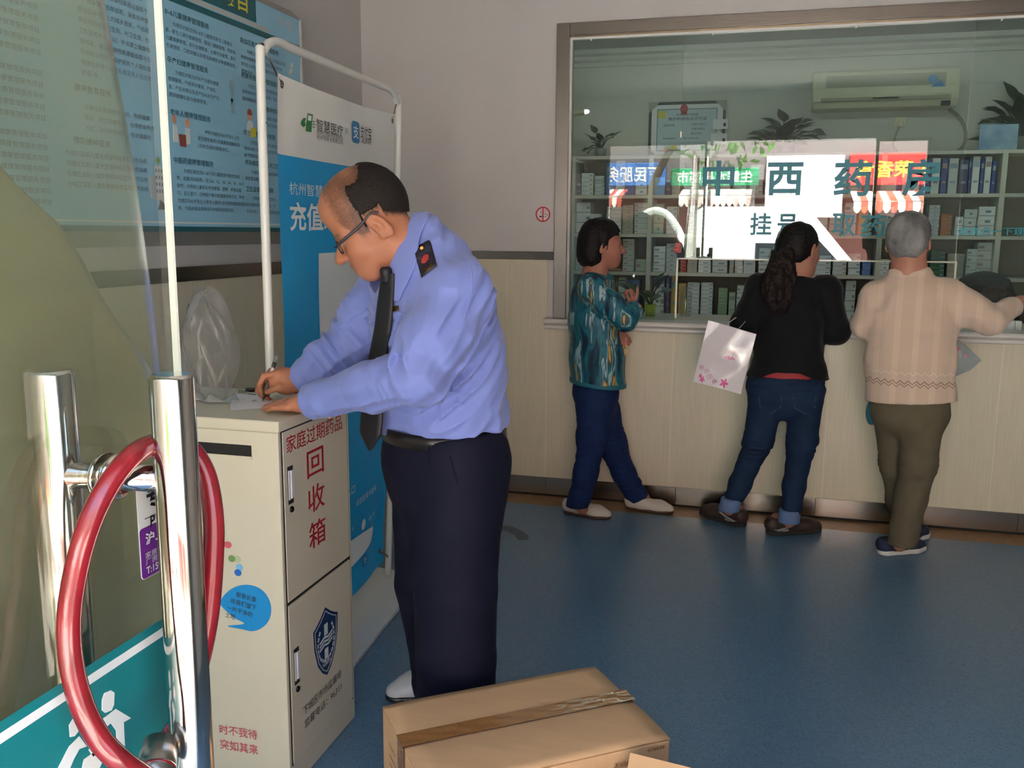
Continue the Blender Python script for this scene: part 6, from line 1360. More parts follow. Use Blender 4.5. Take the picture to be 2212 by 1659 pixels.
# ------------------------------------------------------------------ three women at the dispensary window
def hand_fist(Fd, c, fwd, up, s=1.0, left=True):
    # loosely closed hand: palm, four bent fingers, thumb across
    fwd, up = _nrm(fwd), _nrm(np.array(up) - _nrm(fwd) * (np.array(up) @ _nrm(fwd))); sd = np.cross(up, fwd) * (1 if left else -1); c = np.array(c)
    P = lambda a, b, u: c + (fwd * a + sd * b + up * u) * s
    Fd.ell(P(.02, 0, 0), (.045 * s, .038 * s, .018 * s), (fwd, sd, up), .012)
    for k, (b, l) in enumerate(((-.030, .9), (-.010, 1.0), (.010, 1.0), (.029, .92))):
        finger(Fd, [P(.048, b, .004), P(.080 * l, b, -.008), P(.078 * l, b, -.034), P(.052, b, -.040)], .0088 * s, .003)
    finger(Fd, [P(.0, -.036, -.006), P(.035, -.050, -.016), P(.062, -.036, -.026)], .0100 * s, .006)
    return P

# --- the woman in the patterned blouse, seen from her right side
w1 = Fig(-.745, 4.74); A1 = w1.at
p1 = thing('person', (float(w1.nh[0] * w1.D), float(w1.nh[1] * w1.D), 0), 'woman with a dark bob in a teal streaked blouse and jeans', 'person')
B1 = Field(); HO1 = A1(1301, 530, 0); H1 = .98; F1 = w1.dirv(.96, .24, -.02); U1 = w1.dirv(.02, 0, 1)
q1, ax1 = head_field(B1, HO1, F1, U1, H1, .006)
NB1 = A1(1283, 592, 0); L1v = np.cross([0, 0, 1.0], w1.dirv(.93, .36)); FW1 = w1.dirv(.93, .36)
B1.cap(q1(-.02, 0, -.04), NB1, .050, .056, .03)
SR1, SL1 = A1(1277, 622, -.15), A1(1300, 612, .15); ER1 = A1(1352, 690, -.17); WR1 = A1(1374, 664, -.08); EL1 = A1(1300, 705, .17); WL1 = A1(1332, 724, -.01)
B1.chain([NB1, A1(1276, 640), A1(1282, 760), A1(1282, 830)], [.05, .07, .08, .08], .05, (L1v, 1.3))
B1.chain([SR1, ER1, WR1], [.036, .034, .027], .02); B1.chain([SL1, EL1, WL1], [.036, .034, .027], .02)
P_ = hand_fist(B1, A1(1369, 657, -.055), w1.dirv(-.10, .22, .95), w1.dirv(.9, -.3, .1), .92, False)
finger(B1, [A1(1374, 646, -.075), A1(1377, 632, -.078), A1(1377, 621, -.075)], .0085, .004)
hand_fist(B1, A1(1338, 720, -.035), w1.dirv(.5, -.2, -.55), w1.dirv(.6, -.75, .3), .92, True)
B1.chain([A1(1250, 1060, -.05), A1(1258, 1098, -.05)], [.034, .033], .02); B1.chain([A1(1380, 1060, .14), A1(1398, 1090, .14)], [.034, .033], .02)
B1.chain([A1(1284, 870, -.06), A1(1274, 980, -.05), A1(1248, 1070, -.05)], [.05, .042, .034], .03); B1.chain([A1(1300, 850, .06), A1(1330, 980, .12), A1(1385, 1080, .14)], [.05, .042, .034], .03)
lo, hi = B1.bounds(); tmw = tint_mat('skin_women', .5, .08, .35, .04, 500)
sdf_obj('body', B1, lo, hi, .0042, tmw, p1, skin_paint((172, 118, 98), HO1, ax1, H1, (140, 76, 70), None, (40, 30, 28), True, .15))
m_hairb = mat('hair_dark', (20, 16, 16), .65, spec=.25, var=.4, vscale=120, stretch=(1, 1, .3))
def hair_from(nm, build, O, ax, s, region, infl, par, m=m_hairb, h=.004, rad=.22, strand=.004, sdir=(40, 40, 8)):
    hfld = Field(); build(hfld)
    def d(P):
        a, l, u = loc(P, O, ax, s); v = hfld(P) - infl; v = v - strand * vnoise(np.stack([a * sdir[0], l * sdir[1], u * sdir[2]], 1)) - strand * .5 * vnoise(P * 150); return np.maximum(v, region(a, l, u, P))
    return sdf_obj(nm, d, np.array(O) - rad, np.array(O) + rad, h, m, par)
def bob(f):
    f.ell(q1(-.014, 0, .042), (.110 * H1, .092 * H1, .100 * H1), ax1, .02); f.ell(q1(-.056, 0, -.022), (.076 * H1, .094 * H1, .090 * H1), ax1, .03); f.ell(q1(-.066, 0, -.066), (.052 * H1, .080 * H1, .044 * H1), ax1, .03)
hair_from('hair', bob, HO1, ax1, H1, lambda a, l, u, P: np.minimum(np.maximum(a - .012 - .10 * sstep(.02, .10, u) , -.107 - u + .008 * vnoise(P * 60)), np.maximum(a - .080 + .2 * np.maximum(0, .085 - u), .052 - u)), .002, p1, strand=.005)
# blouse
bl1 = bpy.data.materials.new('blouse_print'); bl1.use_nodes = True; n_ = bl1.node_tree.nodes; l_ = bl1.node_tree.links; bs_ = n_['Principled BSDF']; bs_.inputs['Roughness'].default_value = .55
tc_ = n_.new('ShaderNodeTexCoord'); mp_ = n_.new('ShaderNodeMapping'); mp_.inputs['Scale'].default_value = (1, 1, .11); mp_.inputs['Rotation'].default_value = (.12, .10, 0); l_.new(tc_.outputs['Object'], mp_.inputs[0])
nz1 = n_.new('ShaderNodeTexNoise'); nz1.inputs['Scale'].default_value = 17; nz1.inputs['Detail'].default_value = 3; nz1.inputs['Distortion'].default_value = .35; l_.new(mp_.outputs[0], nz1.inputs[0])
cr_ = n_.new('ShaderNodeValToRGB'); cr_.color_ramp.interpolation = 'LINEAR'; E_ = cr_.color_ramp.elements
for pos, c in ((.30, (12, 24, 38)), (.39, (16, 56, 78)), (.45, (22, 110, 128)), (.50, (14, 76, 92)), (.535, (170, 196, 200)), (.56, (30, 120, 136)), (.59, (14, 50, 60)), (.612, (200, 150, 60)), (.645, (206, 160, 70)), (.665, (60, 110, 70)), (.70, (20, 96, 112)), (.76, (52, 40, 40))):
    e = E_.new(pos); e.color = (*lin(c), 1)
E_.remove(E_[0]); E_.remove(E_[-1]); l_.new(nz1.outputs[0], cr_.inputs[0]); l_.new(cr_.outputs[0], bs_.inputs['Base Color'])
m_tealb = mat('blouse_band', (20, 100, 116), .55)
T1 = Field()
T1.chain([A1(1291, 845), A1(1289, 770), A1(1282, 690), A1(1277, 640)], [.142, .130, .118, .098], .04, (L1v, 1.32)); T1.chain([A1(1276, 645), A1(1281, 606)], [.098, .066], .03, (L1v, 1.25))
T1.cap(A1(1279, 620), SR1, .056, .062, .04); T1.cap(A1(1281, 616), SL1, .056, .060, .04)
T1.chain([SR1, SR1 * .5 + ER1 * .5, ER1], [.064, .064, .058], .03); T1.chain([ER1, WR1 * .55 + ER1 * .45], [.058, .052], .02); T1.chain([SL1, EL1, WL1 * .5 + EL1 * .5], [.062, .056, .05], .03)
wc1 = WR1 * .5 + ER1 * .5; wd1 = _nrm(WR1 - ER1)
T1.post.append(lambda P, D: D - .004 * vnoise(np.stack([P[:, 0] * 22, P[:, 1] * 22, P[:, 2] * 6], 1)) - .003 * (1 - 2 * np.abs(vnoise(P * 17))))
def t1d(P):
    d = T1(P); hz = A1(1282, 827)[2] + (P - A1(1282, 827)) @ w1.rh * -.06; d = np.maximum(d, hz - P[:, 2]); nk = (P - (NB1 + np.array([0, 0, .012]))) @ _nrm(HO1 - NB1); return np.where(np.linalg.norm(P - NB1, axis=1) < .12, np.maximum(d, nk), d)
lo, hi = T1.bounds(); blouse = sdf_obj('blouse', t1d, lo, hi, .0045, bl1, p1)
def t1h(P): d = T1(P, False) - .004; hz = A1(1282, 827)[2] + (P - A1(1282, 827)) @ w1.rh * -.06; return np.maximum(np.maximum(d, hz - .004 - P[:, 2]), P[:, 2] - hz - .020)
sdf_obj('hem_band', t1h, lo, np.array([hi[0], hi[1], A1(1282, 790)[2]]), .0045, m_tealb, blouse)
def t1n(P): d = T1(P, False) - .003; nk = (P - (NB1 + np.array([0, 0, .014]))) @ _nrm(HO1 - NB1); return np.maximum(np.maximum(d, nk), -.024 - nk)
sdf_obj('neck_band', t1n, NB1 - .13, NB1 + .13, .0045, m_tealb, blouse)
fr1 = Field(); fr1.cap(wc1 + wd1 * .004, wc1 + wd1 * .028, .050, .056, .01); fr1.post.append(lambda P, D: D - .007 * vnoise(P * 90)); fr1.cut(wc1 + wd1 * .03, wd1)
lo, hi = fr1.bounds(); sdf_obj('frilled_cuff', fr1, lo, hi, .004, bl1, blouse)
m_jean = mat('denim_dark', (24, 42, 84), .8, spec=.2, var=.18, vscale=40, bump=.05, bscale=600); m_jean2 = mat('denim_blue', (24, 42, 68), .8, spec=.2, var=.30, vscale=9, bump=.06, bscale=600)
def jfold(f, zs, amp=.005):
    def g_(P, D):
        w_ = sum(np.exp(-((P[:, 2] - z) / s) ** 2) for z, s in zs); n = vnoise(np.stack([P[:, 0] * 14, P[:, 1] * 14, P[:, 2] * 42], 1)); return D - amp * (1 - 2 * np.abs(n)) * np.minimum(1, w_) - .003 * vnoise(np.stack([P[:, 0] * 16, P[:, 1] * 16, P[:, 2] * 5], 1))
    f.post.append(g_)
J1 = Field(); J1.chain([A1(1288, 815), A1(1286, 850), A1(1288, 880)], [.112, .112, .098], .03, (L1v, 1.3))
J1.chain([A1(1282, 880, -.07), A1(1280, 940, -.07), A1(1266, 1020, -.06), A1(1247, 1092, -.05)], [.092, .078, .064, .058], .03); J1.chain([A1(1304, 885, .07), A1(1322, 960, .10), A1(1346, 1020, .13), A1(1382, 1082, .15)], [.088, .074, .062, .058], .03)
J1.cut(A1(1284, 815), (0, 0, 1)); jfold(J1, ((.42, .12), (.12, .1))); e1_ = _nrm(A1(1382, 1082, .15) - A1(1346, 1020, .13))
def j1d(P): d = J1(P); fr = (P @ w1.nh - w1.D) > .045; a = (P - A1(1378, 1078, .15)) @ e1_; b = A1(1248, 1094, -.05)[2] - P[:, 2]; return np.maximum(d, np.where(fr & (P[:, 2] < .3), a, b))
lo, hi = J1.bounds(); jeans = sdf_obj('jeans', j1d, lo, hi, .0048, m_jean, p1)
m_cream = mat('shoe_cream', (206, 200, 186), .5); m_bsole = mat('sole_brown', (70, 50, 38), .6)
def gz(px, py): return np.array(onZ(px, py))
shoe(p1, 'shoe', gz(1220, 1106) , gz(1318, 1121), .085, .075, m_cream, m_bsole, .016); shoe(p1, 'shoe', gz(1354, 1098), gz(1453, 1109), .085, .075, m_cream, m_bsole, .016)
kq = A1(1348, 742, -.06); ks = thing('bunch_of_keys', tuple(kq), 'small bunch of keys with pink and blue tags held by the blouse wearer', 'keys')
MB().tube([kq + np.array([.012 * math.cos(t * .5236), 0, .02 + .012 * math.sin(t * .5236)]) for t in range(12)], .0015, 6, True).build('key_ring', m_steel, ks)
MB().box(kq + np.array([-.012, 0, -.012]), (.014, .008, .035)).build('tag', mat('tag_blue', (40, 56, 160), .4), ks); MB().box(kq + np.array([.006, 0, -.010]), (.012, .008, .03)).build('tag', mat('tag_pink', (206, 60, 120), .4), ks)
for k in range(2): b = MB(); b.box(kq + np.array([.004 + .012 * k, -.006, -.04]), (.007, .003, .04)); b.lathe(kq + np.array([.004 + .012 * k, -.006, -.018]), [(.009, -.0015), (.009, .0015)], 14, (0, 1, 0)); b.build('key', mat('key_brass', (150, 130, 90), .35, metal=1), ks)

# --- the woman in the black jacket with a ponytail, seen from behind
w2 = Fig(-.02, 4.60); A2 = w2.at
p2 = thing('person', (float(w2.nh[0] * w2.D), float(w2.nh[1] * w2.D), 0), 'woman with a long ponytail in a black jacket and blue jeans at the window', 'person')
B2 = Field(); HO2 = A2(1727, 541, 0); H2 = 1.0; F2 = w2.dirv(.60, .80, -.08); U2 = w2.dirv(-.02, .06, 1); q2, ax2 = head_field(B2, HO2, F2, U2, H2)
NB2 = A2(1712, 592, 0); L2v = -w2.rh; FW2 = w2.nh
B2.cap(q2(-.02, 0, -.04), NB2, .048, .056, .03); B2.chain([NB2, A2(1708, 640), A2(1702, 760), A2(1695, 850)], [.05, .062, .07, .075], .05, (L2v, 1.35))
SL2, SR2 = A2(1640, 622, .0), A2(1786, 626, .02); EL2, ER2 = A2(1606, 698, -.02), A2(1806, 716, .02); WL2, WR2 = A2(1640, 690, .20), A2(1770, 700, .24)
B2.chain([SL2, EL2, WL2], [.035, .033, .026], .02); B2.chain([SR2, ER2, WR2], [.035, .033, .026], .02)
hand_fist(B2, A2(1648, 689, .225), w2.dirv(.5, .85, .0), (0, 0, 1), .9, True); hand_fist(B2, A2(1762, 698, .265), w2.dirv(-.5, .85, .0), (0, 0, 1), .9, False)
B2.chain([A2(1662, 880, .0), A2(1618, 1010, .02), A2(1574, 1102, -.02)], [.05, .034, .028], .03); B2.chain([A2(1738, 880, .0), A2(1724, 1010, .02), A2(1705, 1128, -.03)], [.05, .034, .028], .03)
lo, hi = B2.bounds(); sdf_obj('body', B2, lo, hi, .0045, tmw, p2, skin_paint((174, 122, 102), HO2, ax2, H2, (140, 76, 70), None, (40, 30, 28), True, .12))
m_hair2 = mat('hair_brown_black', (18, 14, 13), .65, spec=.25, var=.5, vscale=90, stretch=(1, 1, .3)); m_pony = mat('ponytail_brown', (28, 19, 16), .65, spec=.25, var=.5, vscale=60, stretch=(1, 1, .3))
def cap2(f): f.ell(q2(-.014, 0, .042), (.103, .084, .092), ax2, .02); f.ell(q2(-.045, 0, -.005), (.065, .078, .066), ax2, .03)
hair_from('hair', cap2, HO2, ax2, H2, lambda a, l, u, P: np.minimum(np.maximum(a - .018 - .10 * sstep(.0, .08, u), -.062 - u), np.maximum(a - .078, .05 - u)), .001, p2, m_hair2, strand=.0035)
pt = Field(); PT = [q2(-.095, .0, -.010), A2(1690, 572, -.115), A2(1683, 605, -.135), A2(1682, 640, -.135), A2(1688, 672, -.125)]
pt.chain(PT, [.034, .052, .068, .062, .022], .03); pt.chain([A2(1686, 575, -.12), A2(1672, 620, -.135), A2(1678, 652, -.13)], [.04, .042, .016], .02); pt.post.append(lambda P, D: D - .012 * vnoise(np.stack([P[:, 0] * 42, P[:, 1] * 42, P[:, 2] * 13], 1)) - .006 * vnoise(P * 110))
lo, hi = pt.bounds(); pny = sdf_obj('ponytail', pt, lo, hi, .004, m_pony, p2)
sc = MB(); c_ = np.array(PT[0]); sc.tube([c_ + ax2[1] * .030 * math.cos(t * .4488) + ax2[2] * .028 * math.sin(t * .4488) - ax2[0] * .01 for t in range(14)], .008, 8, True); sc.build('hair_tie', mat('hair_tie', (38, 40, 70), .6), pny)
m_jack = mat('jacket_black', (13, 14, 17), .8, spec=.2, bump=.05, bscale=500, sheen=.1)
T2 = Field(); T2.chain([A2(1702, 812), A2(1703, 750), A2(1707, 690), A2(1710, 640)], [.112, .100, .102, .100], .04, (L2v, 1.5)); T2.chain([A2(1710, 645), A2(1713, 602)], [.094, .060], .03, (L2v, 1.35))
T2.cap(A2(1690, 622), SL2, .058, .062, .03); T2.cap(A2(1730, 622), SR2, .058, .062, .03); T2.chain([SL2, EL2], [.064, .060], .03); T2.chain([EL2, WL2], [.060, .048], .02); T2.chain([SR2, ER2], [.064, .060], .03); T2.chain([ER2, WR2], [.060, .048], .02)
T2.cap(A2(1702, 806), A2(1700, 816), .118, .124, .03, 'u', (L2v, 1.52)); T2.post.append(lambda P, D: D - .0035 * vnoise(np.stack([P[:, 0] * 20, P[:, 1] * 20, P[:, 2] * 9], 1)) - .003 * (1 - 2 * np.abs(vnoise(P * 15))))
def t2d(P):
    d = T2(P); x = (P - A2(1700, 812)) @ w2.rh; hz = A2(1700, 799)[2] - .026 * sstep(.04, .16, np.abs(x)) * 1.5; d = np.maximum(d, hz - P[:, 2]); nk = (P - (NB2 + np.array([0, 0, .004]))) @ _nrm(HO2 - NB2); return np.where(np.linalg.norm(P - NB2, axis=1) < .11, np.maximum(d, nk), d)
lo, hi = T2.bounds(); sdf_obj('jacket', t2d, lo, hi, .0048, m_jack, p2)
S2 = Field(); S2.chain([A2(1698, 760), A2(1698, 828)], [.098, .114], .03, (L2v, 1.42)); S2.cut(A2(1698, 833), (0, 0, -1))
lo, hi = S2.bounds(); sdf_obj('red_shirt', S2, lo, hi, .0055, mat('shirt_red', (156, 42, 46), .7), p2)
J2 = Field(); J2.chain([A2(1697, 815), A2(1697, 842), A2(1697, 862, -.01)], [.110, .116, .108], .03, (L2v, 1.48))
J2.chain([A2(1655, 868, -.01), A2(1638, 950, .0), A2(1614, 1010, .02), A2(1599, 1045, .0), A2(1578, 1095, -.01)], [.086, .070, .054, .056, .042], .018); J2.chain([A2(1738, 868, -.01), A2(1733, 950, .0), A2(1722, 1010, .02), A2(1715, 1050, .0), A2(1706, 1122, -.02)], [.086, .072, .055, .057, .043], .018)
J2.cut(A2(1697, 812), (0, 0, 1)); jfold(J2, ((.47, .08), (.80, .06), (.15, .06)), .006)
def j2d(P): d = J2(P); lft = (P - A2(1660, 1000)) @ w2.rh < 0; return np.maximum(d, np.where(lft, A2(1578, 1082, -.01)[2], A2(1706, 1108, -.02)[2]) - P[:, 2])
lo, hi = J2.bounds(); jn2 = sdf_obj('jeans', j2d, lo, hi, .0048, m_jean2, p2)
m_cuff = mat('denim_turn_up', (92, 116, 158), .8)
for a, b in ((A2(1580, 1080, -.01), A2(1575, 1098, -.012)), (A2(1706, 1105, -.02), A2(1704, 1123, -.022))):
    c_ = Field(); c_.cap(a, b, .052, .053, .01); c_.cut(a + np.array([0, 0, .012]), (0, 0, 1)); c_.cut(b - np.array([0, 0, .012]), (0, 0, -1)); lo, hi = c_.bounds(); sdf_obj('turn_up', c_, lo, hi, .0045, m_cuff, jn2)
st2 = MB(); 
for px, sg in ((1664, -1), (1738, 1)):
    for pl in ([(px - 24, 858), (px - 22, 880), (px, 894), (px + 22, 880), (px + 24, 858)], [(px - 26, 852), (px + 26, 852)]):
        hh = [J2.hit(*q) for q in pl]; hh = [h for h in hh if h is not None]
        if len(hh) > 1: st2.tube(hh, .0018, 5)
st2.build('pocket_stitching', mat('stitch_pale', (60, 84, 116), .7), jn2)
m_brown = mat('shoe_brown', (54, 40, 36), .55); m_bs2 = mat('sole_dark', (40, 36, 34), .7); m_sv = mat('shoe_silver', (150, 150, 148), .45)
for heel, toe in ((gz(1591, 1133), gz(1526, 1112)), (gz(1676, 1152), gz(1758, 1146))):
    d_ = _nrm(toe - heel); so_, q = shoe(p2, 'shoe', heel - d_ * .05, toe + d_ * .035, .095, .085, m_brown, m_bs2, .02)
    for sg in (-1, 1):
        s_ = MB(); s_.tube(spline([q(.10, sg * .045, .03), q(.28, sg * .051, .045), q(.42, sg * .052, .062)], 5), .006, 6); s_.tube(spline([q(.04, sg * .03, .035), q(.20, sg * .047, .028), q(.3, sg * .05, .03)], 5), .005, 6); s_.build('silver_stripe', m_sv, so_)
    an = MB(); an.lathe(q(.22, 0, .075), [(.040, 0), (.038, .02)], 18); an.build('sock', mat('sock_skin', (170, 104, 92), .7), so_)
# her white carrier bag
cq = [A2(1530, 692, -.18), A2(1634, 722, -.20), A2(1600, 851, -.20), A2(1497, 824, -.18)]
bg = thing('carrier_bag', tuple(np.mean(cq, 0)), 'glossy white carrier bag with pink flowers hanging from the black jacket arm', 'bag')
def cbf(u, v, sd=0.0): p = cq[0] * (1 - u) * (1 - v) + cq[1] * u * (1 - v) + cq[2] * u * v + cq[3] * (1 - u) * v; return p + w2.nh * (sd * .035 * math.sin(math.pi * u) * (.5 + .5 * v) + .005 * math.sin(7 * u + 4 * v) - .012 * math.exp(-((u - .55) / .25) ** 2 - ((v - .5) / .12) ** 2) * (1 - sd))
m_bag = mat('bag_plastic', (216, 208, 212), .18, spec=.6, coat=.5, bump=.15, bscale=14)
cbm = MB(); cbm.grid(lambda u, v: cbf(u, v, 0), 24, 24); cbm.grid(lambda u, v: cbf(u, v, 1.0), 24, 24); cbm.grid(lambda u, v: cbf(0, u, v), 24, 2); cbm.grid(lambda u, v: cbf(u, 1, v), 24, 2); cbm.grid(lambda u, v: cbf(1, u, v), 24, 2)
cbg = cbm.build('bag_body', m_bag, bg)
def cfn(u, v, lift): return Vector(cbf(u, 1 - v)) - Vector(w2.nh) * (lift + .0008)
pkp = MB(); write_uv(pkp, 'dbh', .50, .50, .2, .055, cfn, .02, .001)
for cx_, cy_, r_ in ((.17, .07, .05), (.62, .10, .075), (.12, .12, .035)):
    for k in range(5): a_ = k * 1.2566; poly_uv(pkp, ellipse(r_ * .62, r_ * .28, 12, cx_ + r_ * .6 * math.cos(a_), cy_ + r_ * .55 * math.sin(a_), a_), cfn, .001, 1)
pkp.build('pink_print', mat('bag_pink', (206, 70, 140), .4), cbg)
pl_ = MB()
for cx_, cy_, r_ in ((.3, .14, .07), (.22, .22, .05), (.42, .08, .05), (.1, .25, .05)):
    pts = [cfn(cx_ + r_ * (1 - t / 26) * math.cos(t * .45), cy_ + r_ * .8 * (1 - t / 26) * math.sin(t * .45), .001) for t in range(22)]; pl_.tube(pts, .0016, 5)
pl_.build('scroll_print', mat('bag_pale_pink', (214, 150, 186), .4), cbg)
hd2 = MB(); hd2.tube(spline([cbf(.35, .02), A2(1584, 690, -.08), A2(1600, 682, -.06), A2(1612, 690, -.06), cbf(.62, .02)], 6), .0025, 6); hd2.tube(spline([cbf(.3, .02), A2(1556, 740, -.112), A2(1548, 770, -.115)], 6), .0022, 6); hd2.build('handle_cord', m_bag, bg)

# --- the grey haired woman in the beige cardigan, seen from behind, reaching along the sill
w3 = Fig(.74, 4.48); A3 = w3.at
p3 = thing('person', (float(w3.nh[0] * w3.D), float(w3.nh[1] * w3.D), 0), 'grey haired woman in a beige knitted cardigan and olive trousers reaching across the sill', 'person')
B3 = Field(); HO3 = A3(1963, 526, .02); H3 = 1.0; F3 = w3.dirv(.10, .97, -.24); U3 = w3.dirv(-.04, .24, .97); q3, ax3 = head_field(B3, HO3, F3, U3, H3, .004)
NB3 = A3(1964, 585, .0); L3v = -w3.rh
B3.cap(q3(-.025, 0, -.04), NB3, .050, .060, .03); B3.chain([NB3, A3(1966, 650), A3(1966, 760), A3(1966, 860)], [.05, .07, .075, .08], .05, (L3v, 1.35))
SL3, SR3 = A3(1893, 640, .0), A3(2046, 638, .02); EL3, ER3 = A3(1868, 700, .0), A3(2140, 694, .0); WL3, WR3 = A3(1882, 690, .22), A3(2196, 656, .14)
B3.chain([SL3, EL3, WL3], [.036, .034, .028], .02); B3.chain([SR3, ER3, WR3], [.04, .036, .028], .02)
hand_fist(B3, A3(1888, 689, .25), w3.dirv(.3, .95, 0), (0, 0, 1), .9, True)
c_ = A3(2206, 651, .16); f_ = w3.dirv(.92, .38, .05); s_ = np.cross([0, 0, 1.0], f_)
B3.cap(WR3, c_, .026, .028, .015); B3.ell(c_ + f_ * .035, (.045, .036, .016), (f_, s_, np.array([0, 0, 1.0])), .012)
for k, l in ((-.028, .85), (-.010, 1), (.010, 1.02), (.028, .95)): finger(B3, [c_ + f_ * .065 + s_ * k, c_ + f_ * (.065 + .035 * l) + s_ * k + np.array([0, 0, .002]), c_ + f_ * (.065 + .075 * l) + s_ * k - np.array([0, 0, .014])], .0085, .003)
finger(B3, [c_ + f_ * .02 + s_ * .034, c_ + f_ * .05 + s_ * .055, c_ + f_ * .075 + s_ * .056], .0095, .005)
B3.chain([A3(1935, 900, .04), A3(1940, 1080, .16), A3(1960, 1130, .24)], [.05, .036, .034], .03); B3.chain([A3(1988, 900, -.02), A3(1970, 1075, -.01), A3(1944, 1178, -.02)], [.05, .04, .030], .03)
lo, hi = B3.bounds(); sdf_obj('body', B3, lo, hi, .0045, tmw, p3, skin_paint((180, 126, 104), HO3, ax3, H3, (140, 76, 70), None, (90, 88, 86), True, .12))
m_grey = mat('hair_grey', (86, 86, 87), .55, spec=.3, var=.4, vscale=16, stretch=(1, 1, .5), rgb2=(150, 149, 146))
def cap3(f): f.ell(q3(-.016, 0, .044), (.108, .092, .096), ax3, .02); f.ell(q3(-.050, 0, -.012), (.068, .084, .072), ax3, .03)
hair_from('hair', cap3, HO3, ax3, H3, lambda a, l, u, P: np.minimum(np.maximum(a + .002 - .10 * sstep(.01, .08, u), -.078 - u + .5 * np.maximum(0, np.abs(l) - .05) + .006 * vnoise(P * 70)), np.maximum(a - .07, .05 - u)), .002, p3, m_grey, strand=.006, sdir=(30, 30, 14))
# knitted cardigan with faint ribs and a zigzag border
kn1 = bpy.data.materials.new('cardigan_knit'); kn1.use_nodes = True; n_ = kn1.node_tree.nodes; l_ = kn1.node_tree.links; bs_ = n_['Principled BSDF']; bs_.inputs['Roughness'].default_value = .85; bs_.inputs['Sheen Weight'].default_value = .2; bs_.inputs['Specular IOR Level'].default_value = .2
tc_ = n_.new('ShaderNodeTexCoord'); mp_ = n_.new('ShaderNodeMapping'); mp_.inputs['Rotation'].default_value = (0, 0, -math.atan2(w3.rh[1], w3.rh[0])); l_.new(tc_.outputs['Object'], mp_.inputs[0])
sx = n_.new('ShaderNodeSeparateXYZ'); l_.new(mp_.outputs[0], sx.inputs[0])
def mth(op, a, b=None, c=None):
    k = n_.new('ShaderNodeMath'); k.operation = op
    for i, v in enumerate((a, b, c)):
        if v is None: continue
        if isinstance(v, (int, float)): k.inputs[i].default_value = v
        else: l_.new(v, k.inputs[i])
    return k.outputs[0]
rib = mth('SINE', mth('MULTIPLY', sx.outputs[0], 78.0)); ribm = mth('MULTIPLY_ADD', mth('GREATER_THAN', rib, .55), .10, .95)
zig = mth('PINGPONG', mth('ADD', sx.outputs[0], 3.0), .0165); zb = A3(1966, 822)[2]
def zline(off, wd): return mth('LESS_THAN', mth('ABSOLUTE', mth('SUBTRACT', mth('SUBTRACT', sx.outputs[2], zb + off), mth('MULTIPLY', zig, .9))), wd)
zz = mth('MAXIMUM', zline(.0, .0022), zline(-.014, .0018)); zl = zline(.040, .0022)
mxa = n_.new('ShaderNodeMix'); mxa.data_type = 'RGBA'; mxa.inputs[6].default_value = (*lin((208, 184, 164)), 1); mxa.inputs[7].default_value = (*lin((130, 104, 90)), 1); l_.new(zz, mxa.inputs[0])
mxb = n_.new('ShaderNodeMix'); mxb.data_type = 'RGBA'; mxb.inputs[7].default_value = (*lin((226, 204, 184)), 1); l_.new(mxa.outputs[2], mxb.inputs[6]); l_.new(zl, mxb.inputs[0])
mxc = n_.new('ShaderNodeVectorMath'); mxc.operation = 'SCALE'; l_.new(mxb.outputs[2], mxc.inputs[0]); l_.new(ribm, mxc.inputs['Scale']); l_.new(mxc.outputs[0], bs_.inputs['Base Color'])
nzk = n_.new('ShaderNodeTexNoise'); nzk.inputs['Scale'].default_value = 420; bpk = n_.new('ShaderNodeBump'); bpk.inputs['Strength'].default_value = .2; bpk.inputs['Distance'].default_value = .004; l_.new(tc_.outputs['Object'], nzk.inputs[0]); l_.new(nzk.outputs[0], bpk.inputs['Height']); l_.new(bpk.outputs[0], bs_.inputs['Normal'])
T3 = Field(); T3.chain([A3(1966, 862), A3(1966, 780), A3(1967, 700), A3(1967, 650)], [.128, .122, .122, .108], .04, (L3v, 1.5)); T3.chain([A3(1967, 655), A3(1966, 596)], [.104, .066], .03, (L3v, 1.4))
T3.cap(A3(1940, 628), SL3, .058, .064, .03); T3.cap(A3(1990, 628), SR3, .058, .066, .03); T3.chain([SL3, EL3], [.066, .062], .03); T3.chain([EL3, WL3], [.060, .046], .02); T3.chain([SR3, SR3 * .5 + ER3 * .5, ER3], [.070, .068, .062], .04); T3.chain([ER3, WR3 * .8 + ER3 * .2], [.060, .046], .02)
T3.post.append(lambda P, D: D - .004 * vnoise(np.stack([P[:, 0] * 15, P[:, 1] * 15, P[:, 2] * 9], 1)) - .0035 * (1 - 2 * np.abs(vnoise(P * 16))) * (1 - .6 * np.exp(-((P[:, 2] - .75) / .2) ** 2)))
wd3 = _nrm(WR3 - ER3)
def t3d(P):
    d = T3(P); hz = A3(1966, 865)[2] + (P - A3(1966, 865)) @ w3.rh * .07; d = np.maximum(d, hz - P[:, 2]); nk = (P - (NB3 + np.array([0, 0, .010]))) @ _nrm(HO3 - NB3); d = np.where(np.linalg.norm(P - NB3, axis=1) < .12, np.maximum(d, nk), d); v = (P - WR3) @ wd3 + .006; return np.where(np.linalg.norm(P - WR3, axis=1) < .1, np.maximum(d, v), d)
lo, hi = T3.bounds(); card = sdf_obj('cardigan', t3d, lo, hi, .0048, kn1, p3)
J3 = Field(); J3.chain([A3(1965, 850), A3(1966, 890)], [.118, .118], .03, (L3v, 1.45)); J3.chain([A3(1992, 900, -.03), A3(1984, 1000, -.02), A3(1968, 1075, -.01), A3(1949, 1172, -.02)], [.094, .078, .068, .066], .03); J3.chain([A3(1930, 905, .04), A3(1932, 1000, .08), A3(1940, 1080, .16), A3(1960, 1130, .24)], [.086, .066, .052, .05], .03)
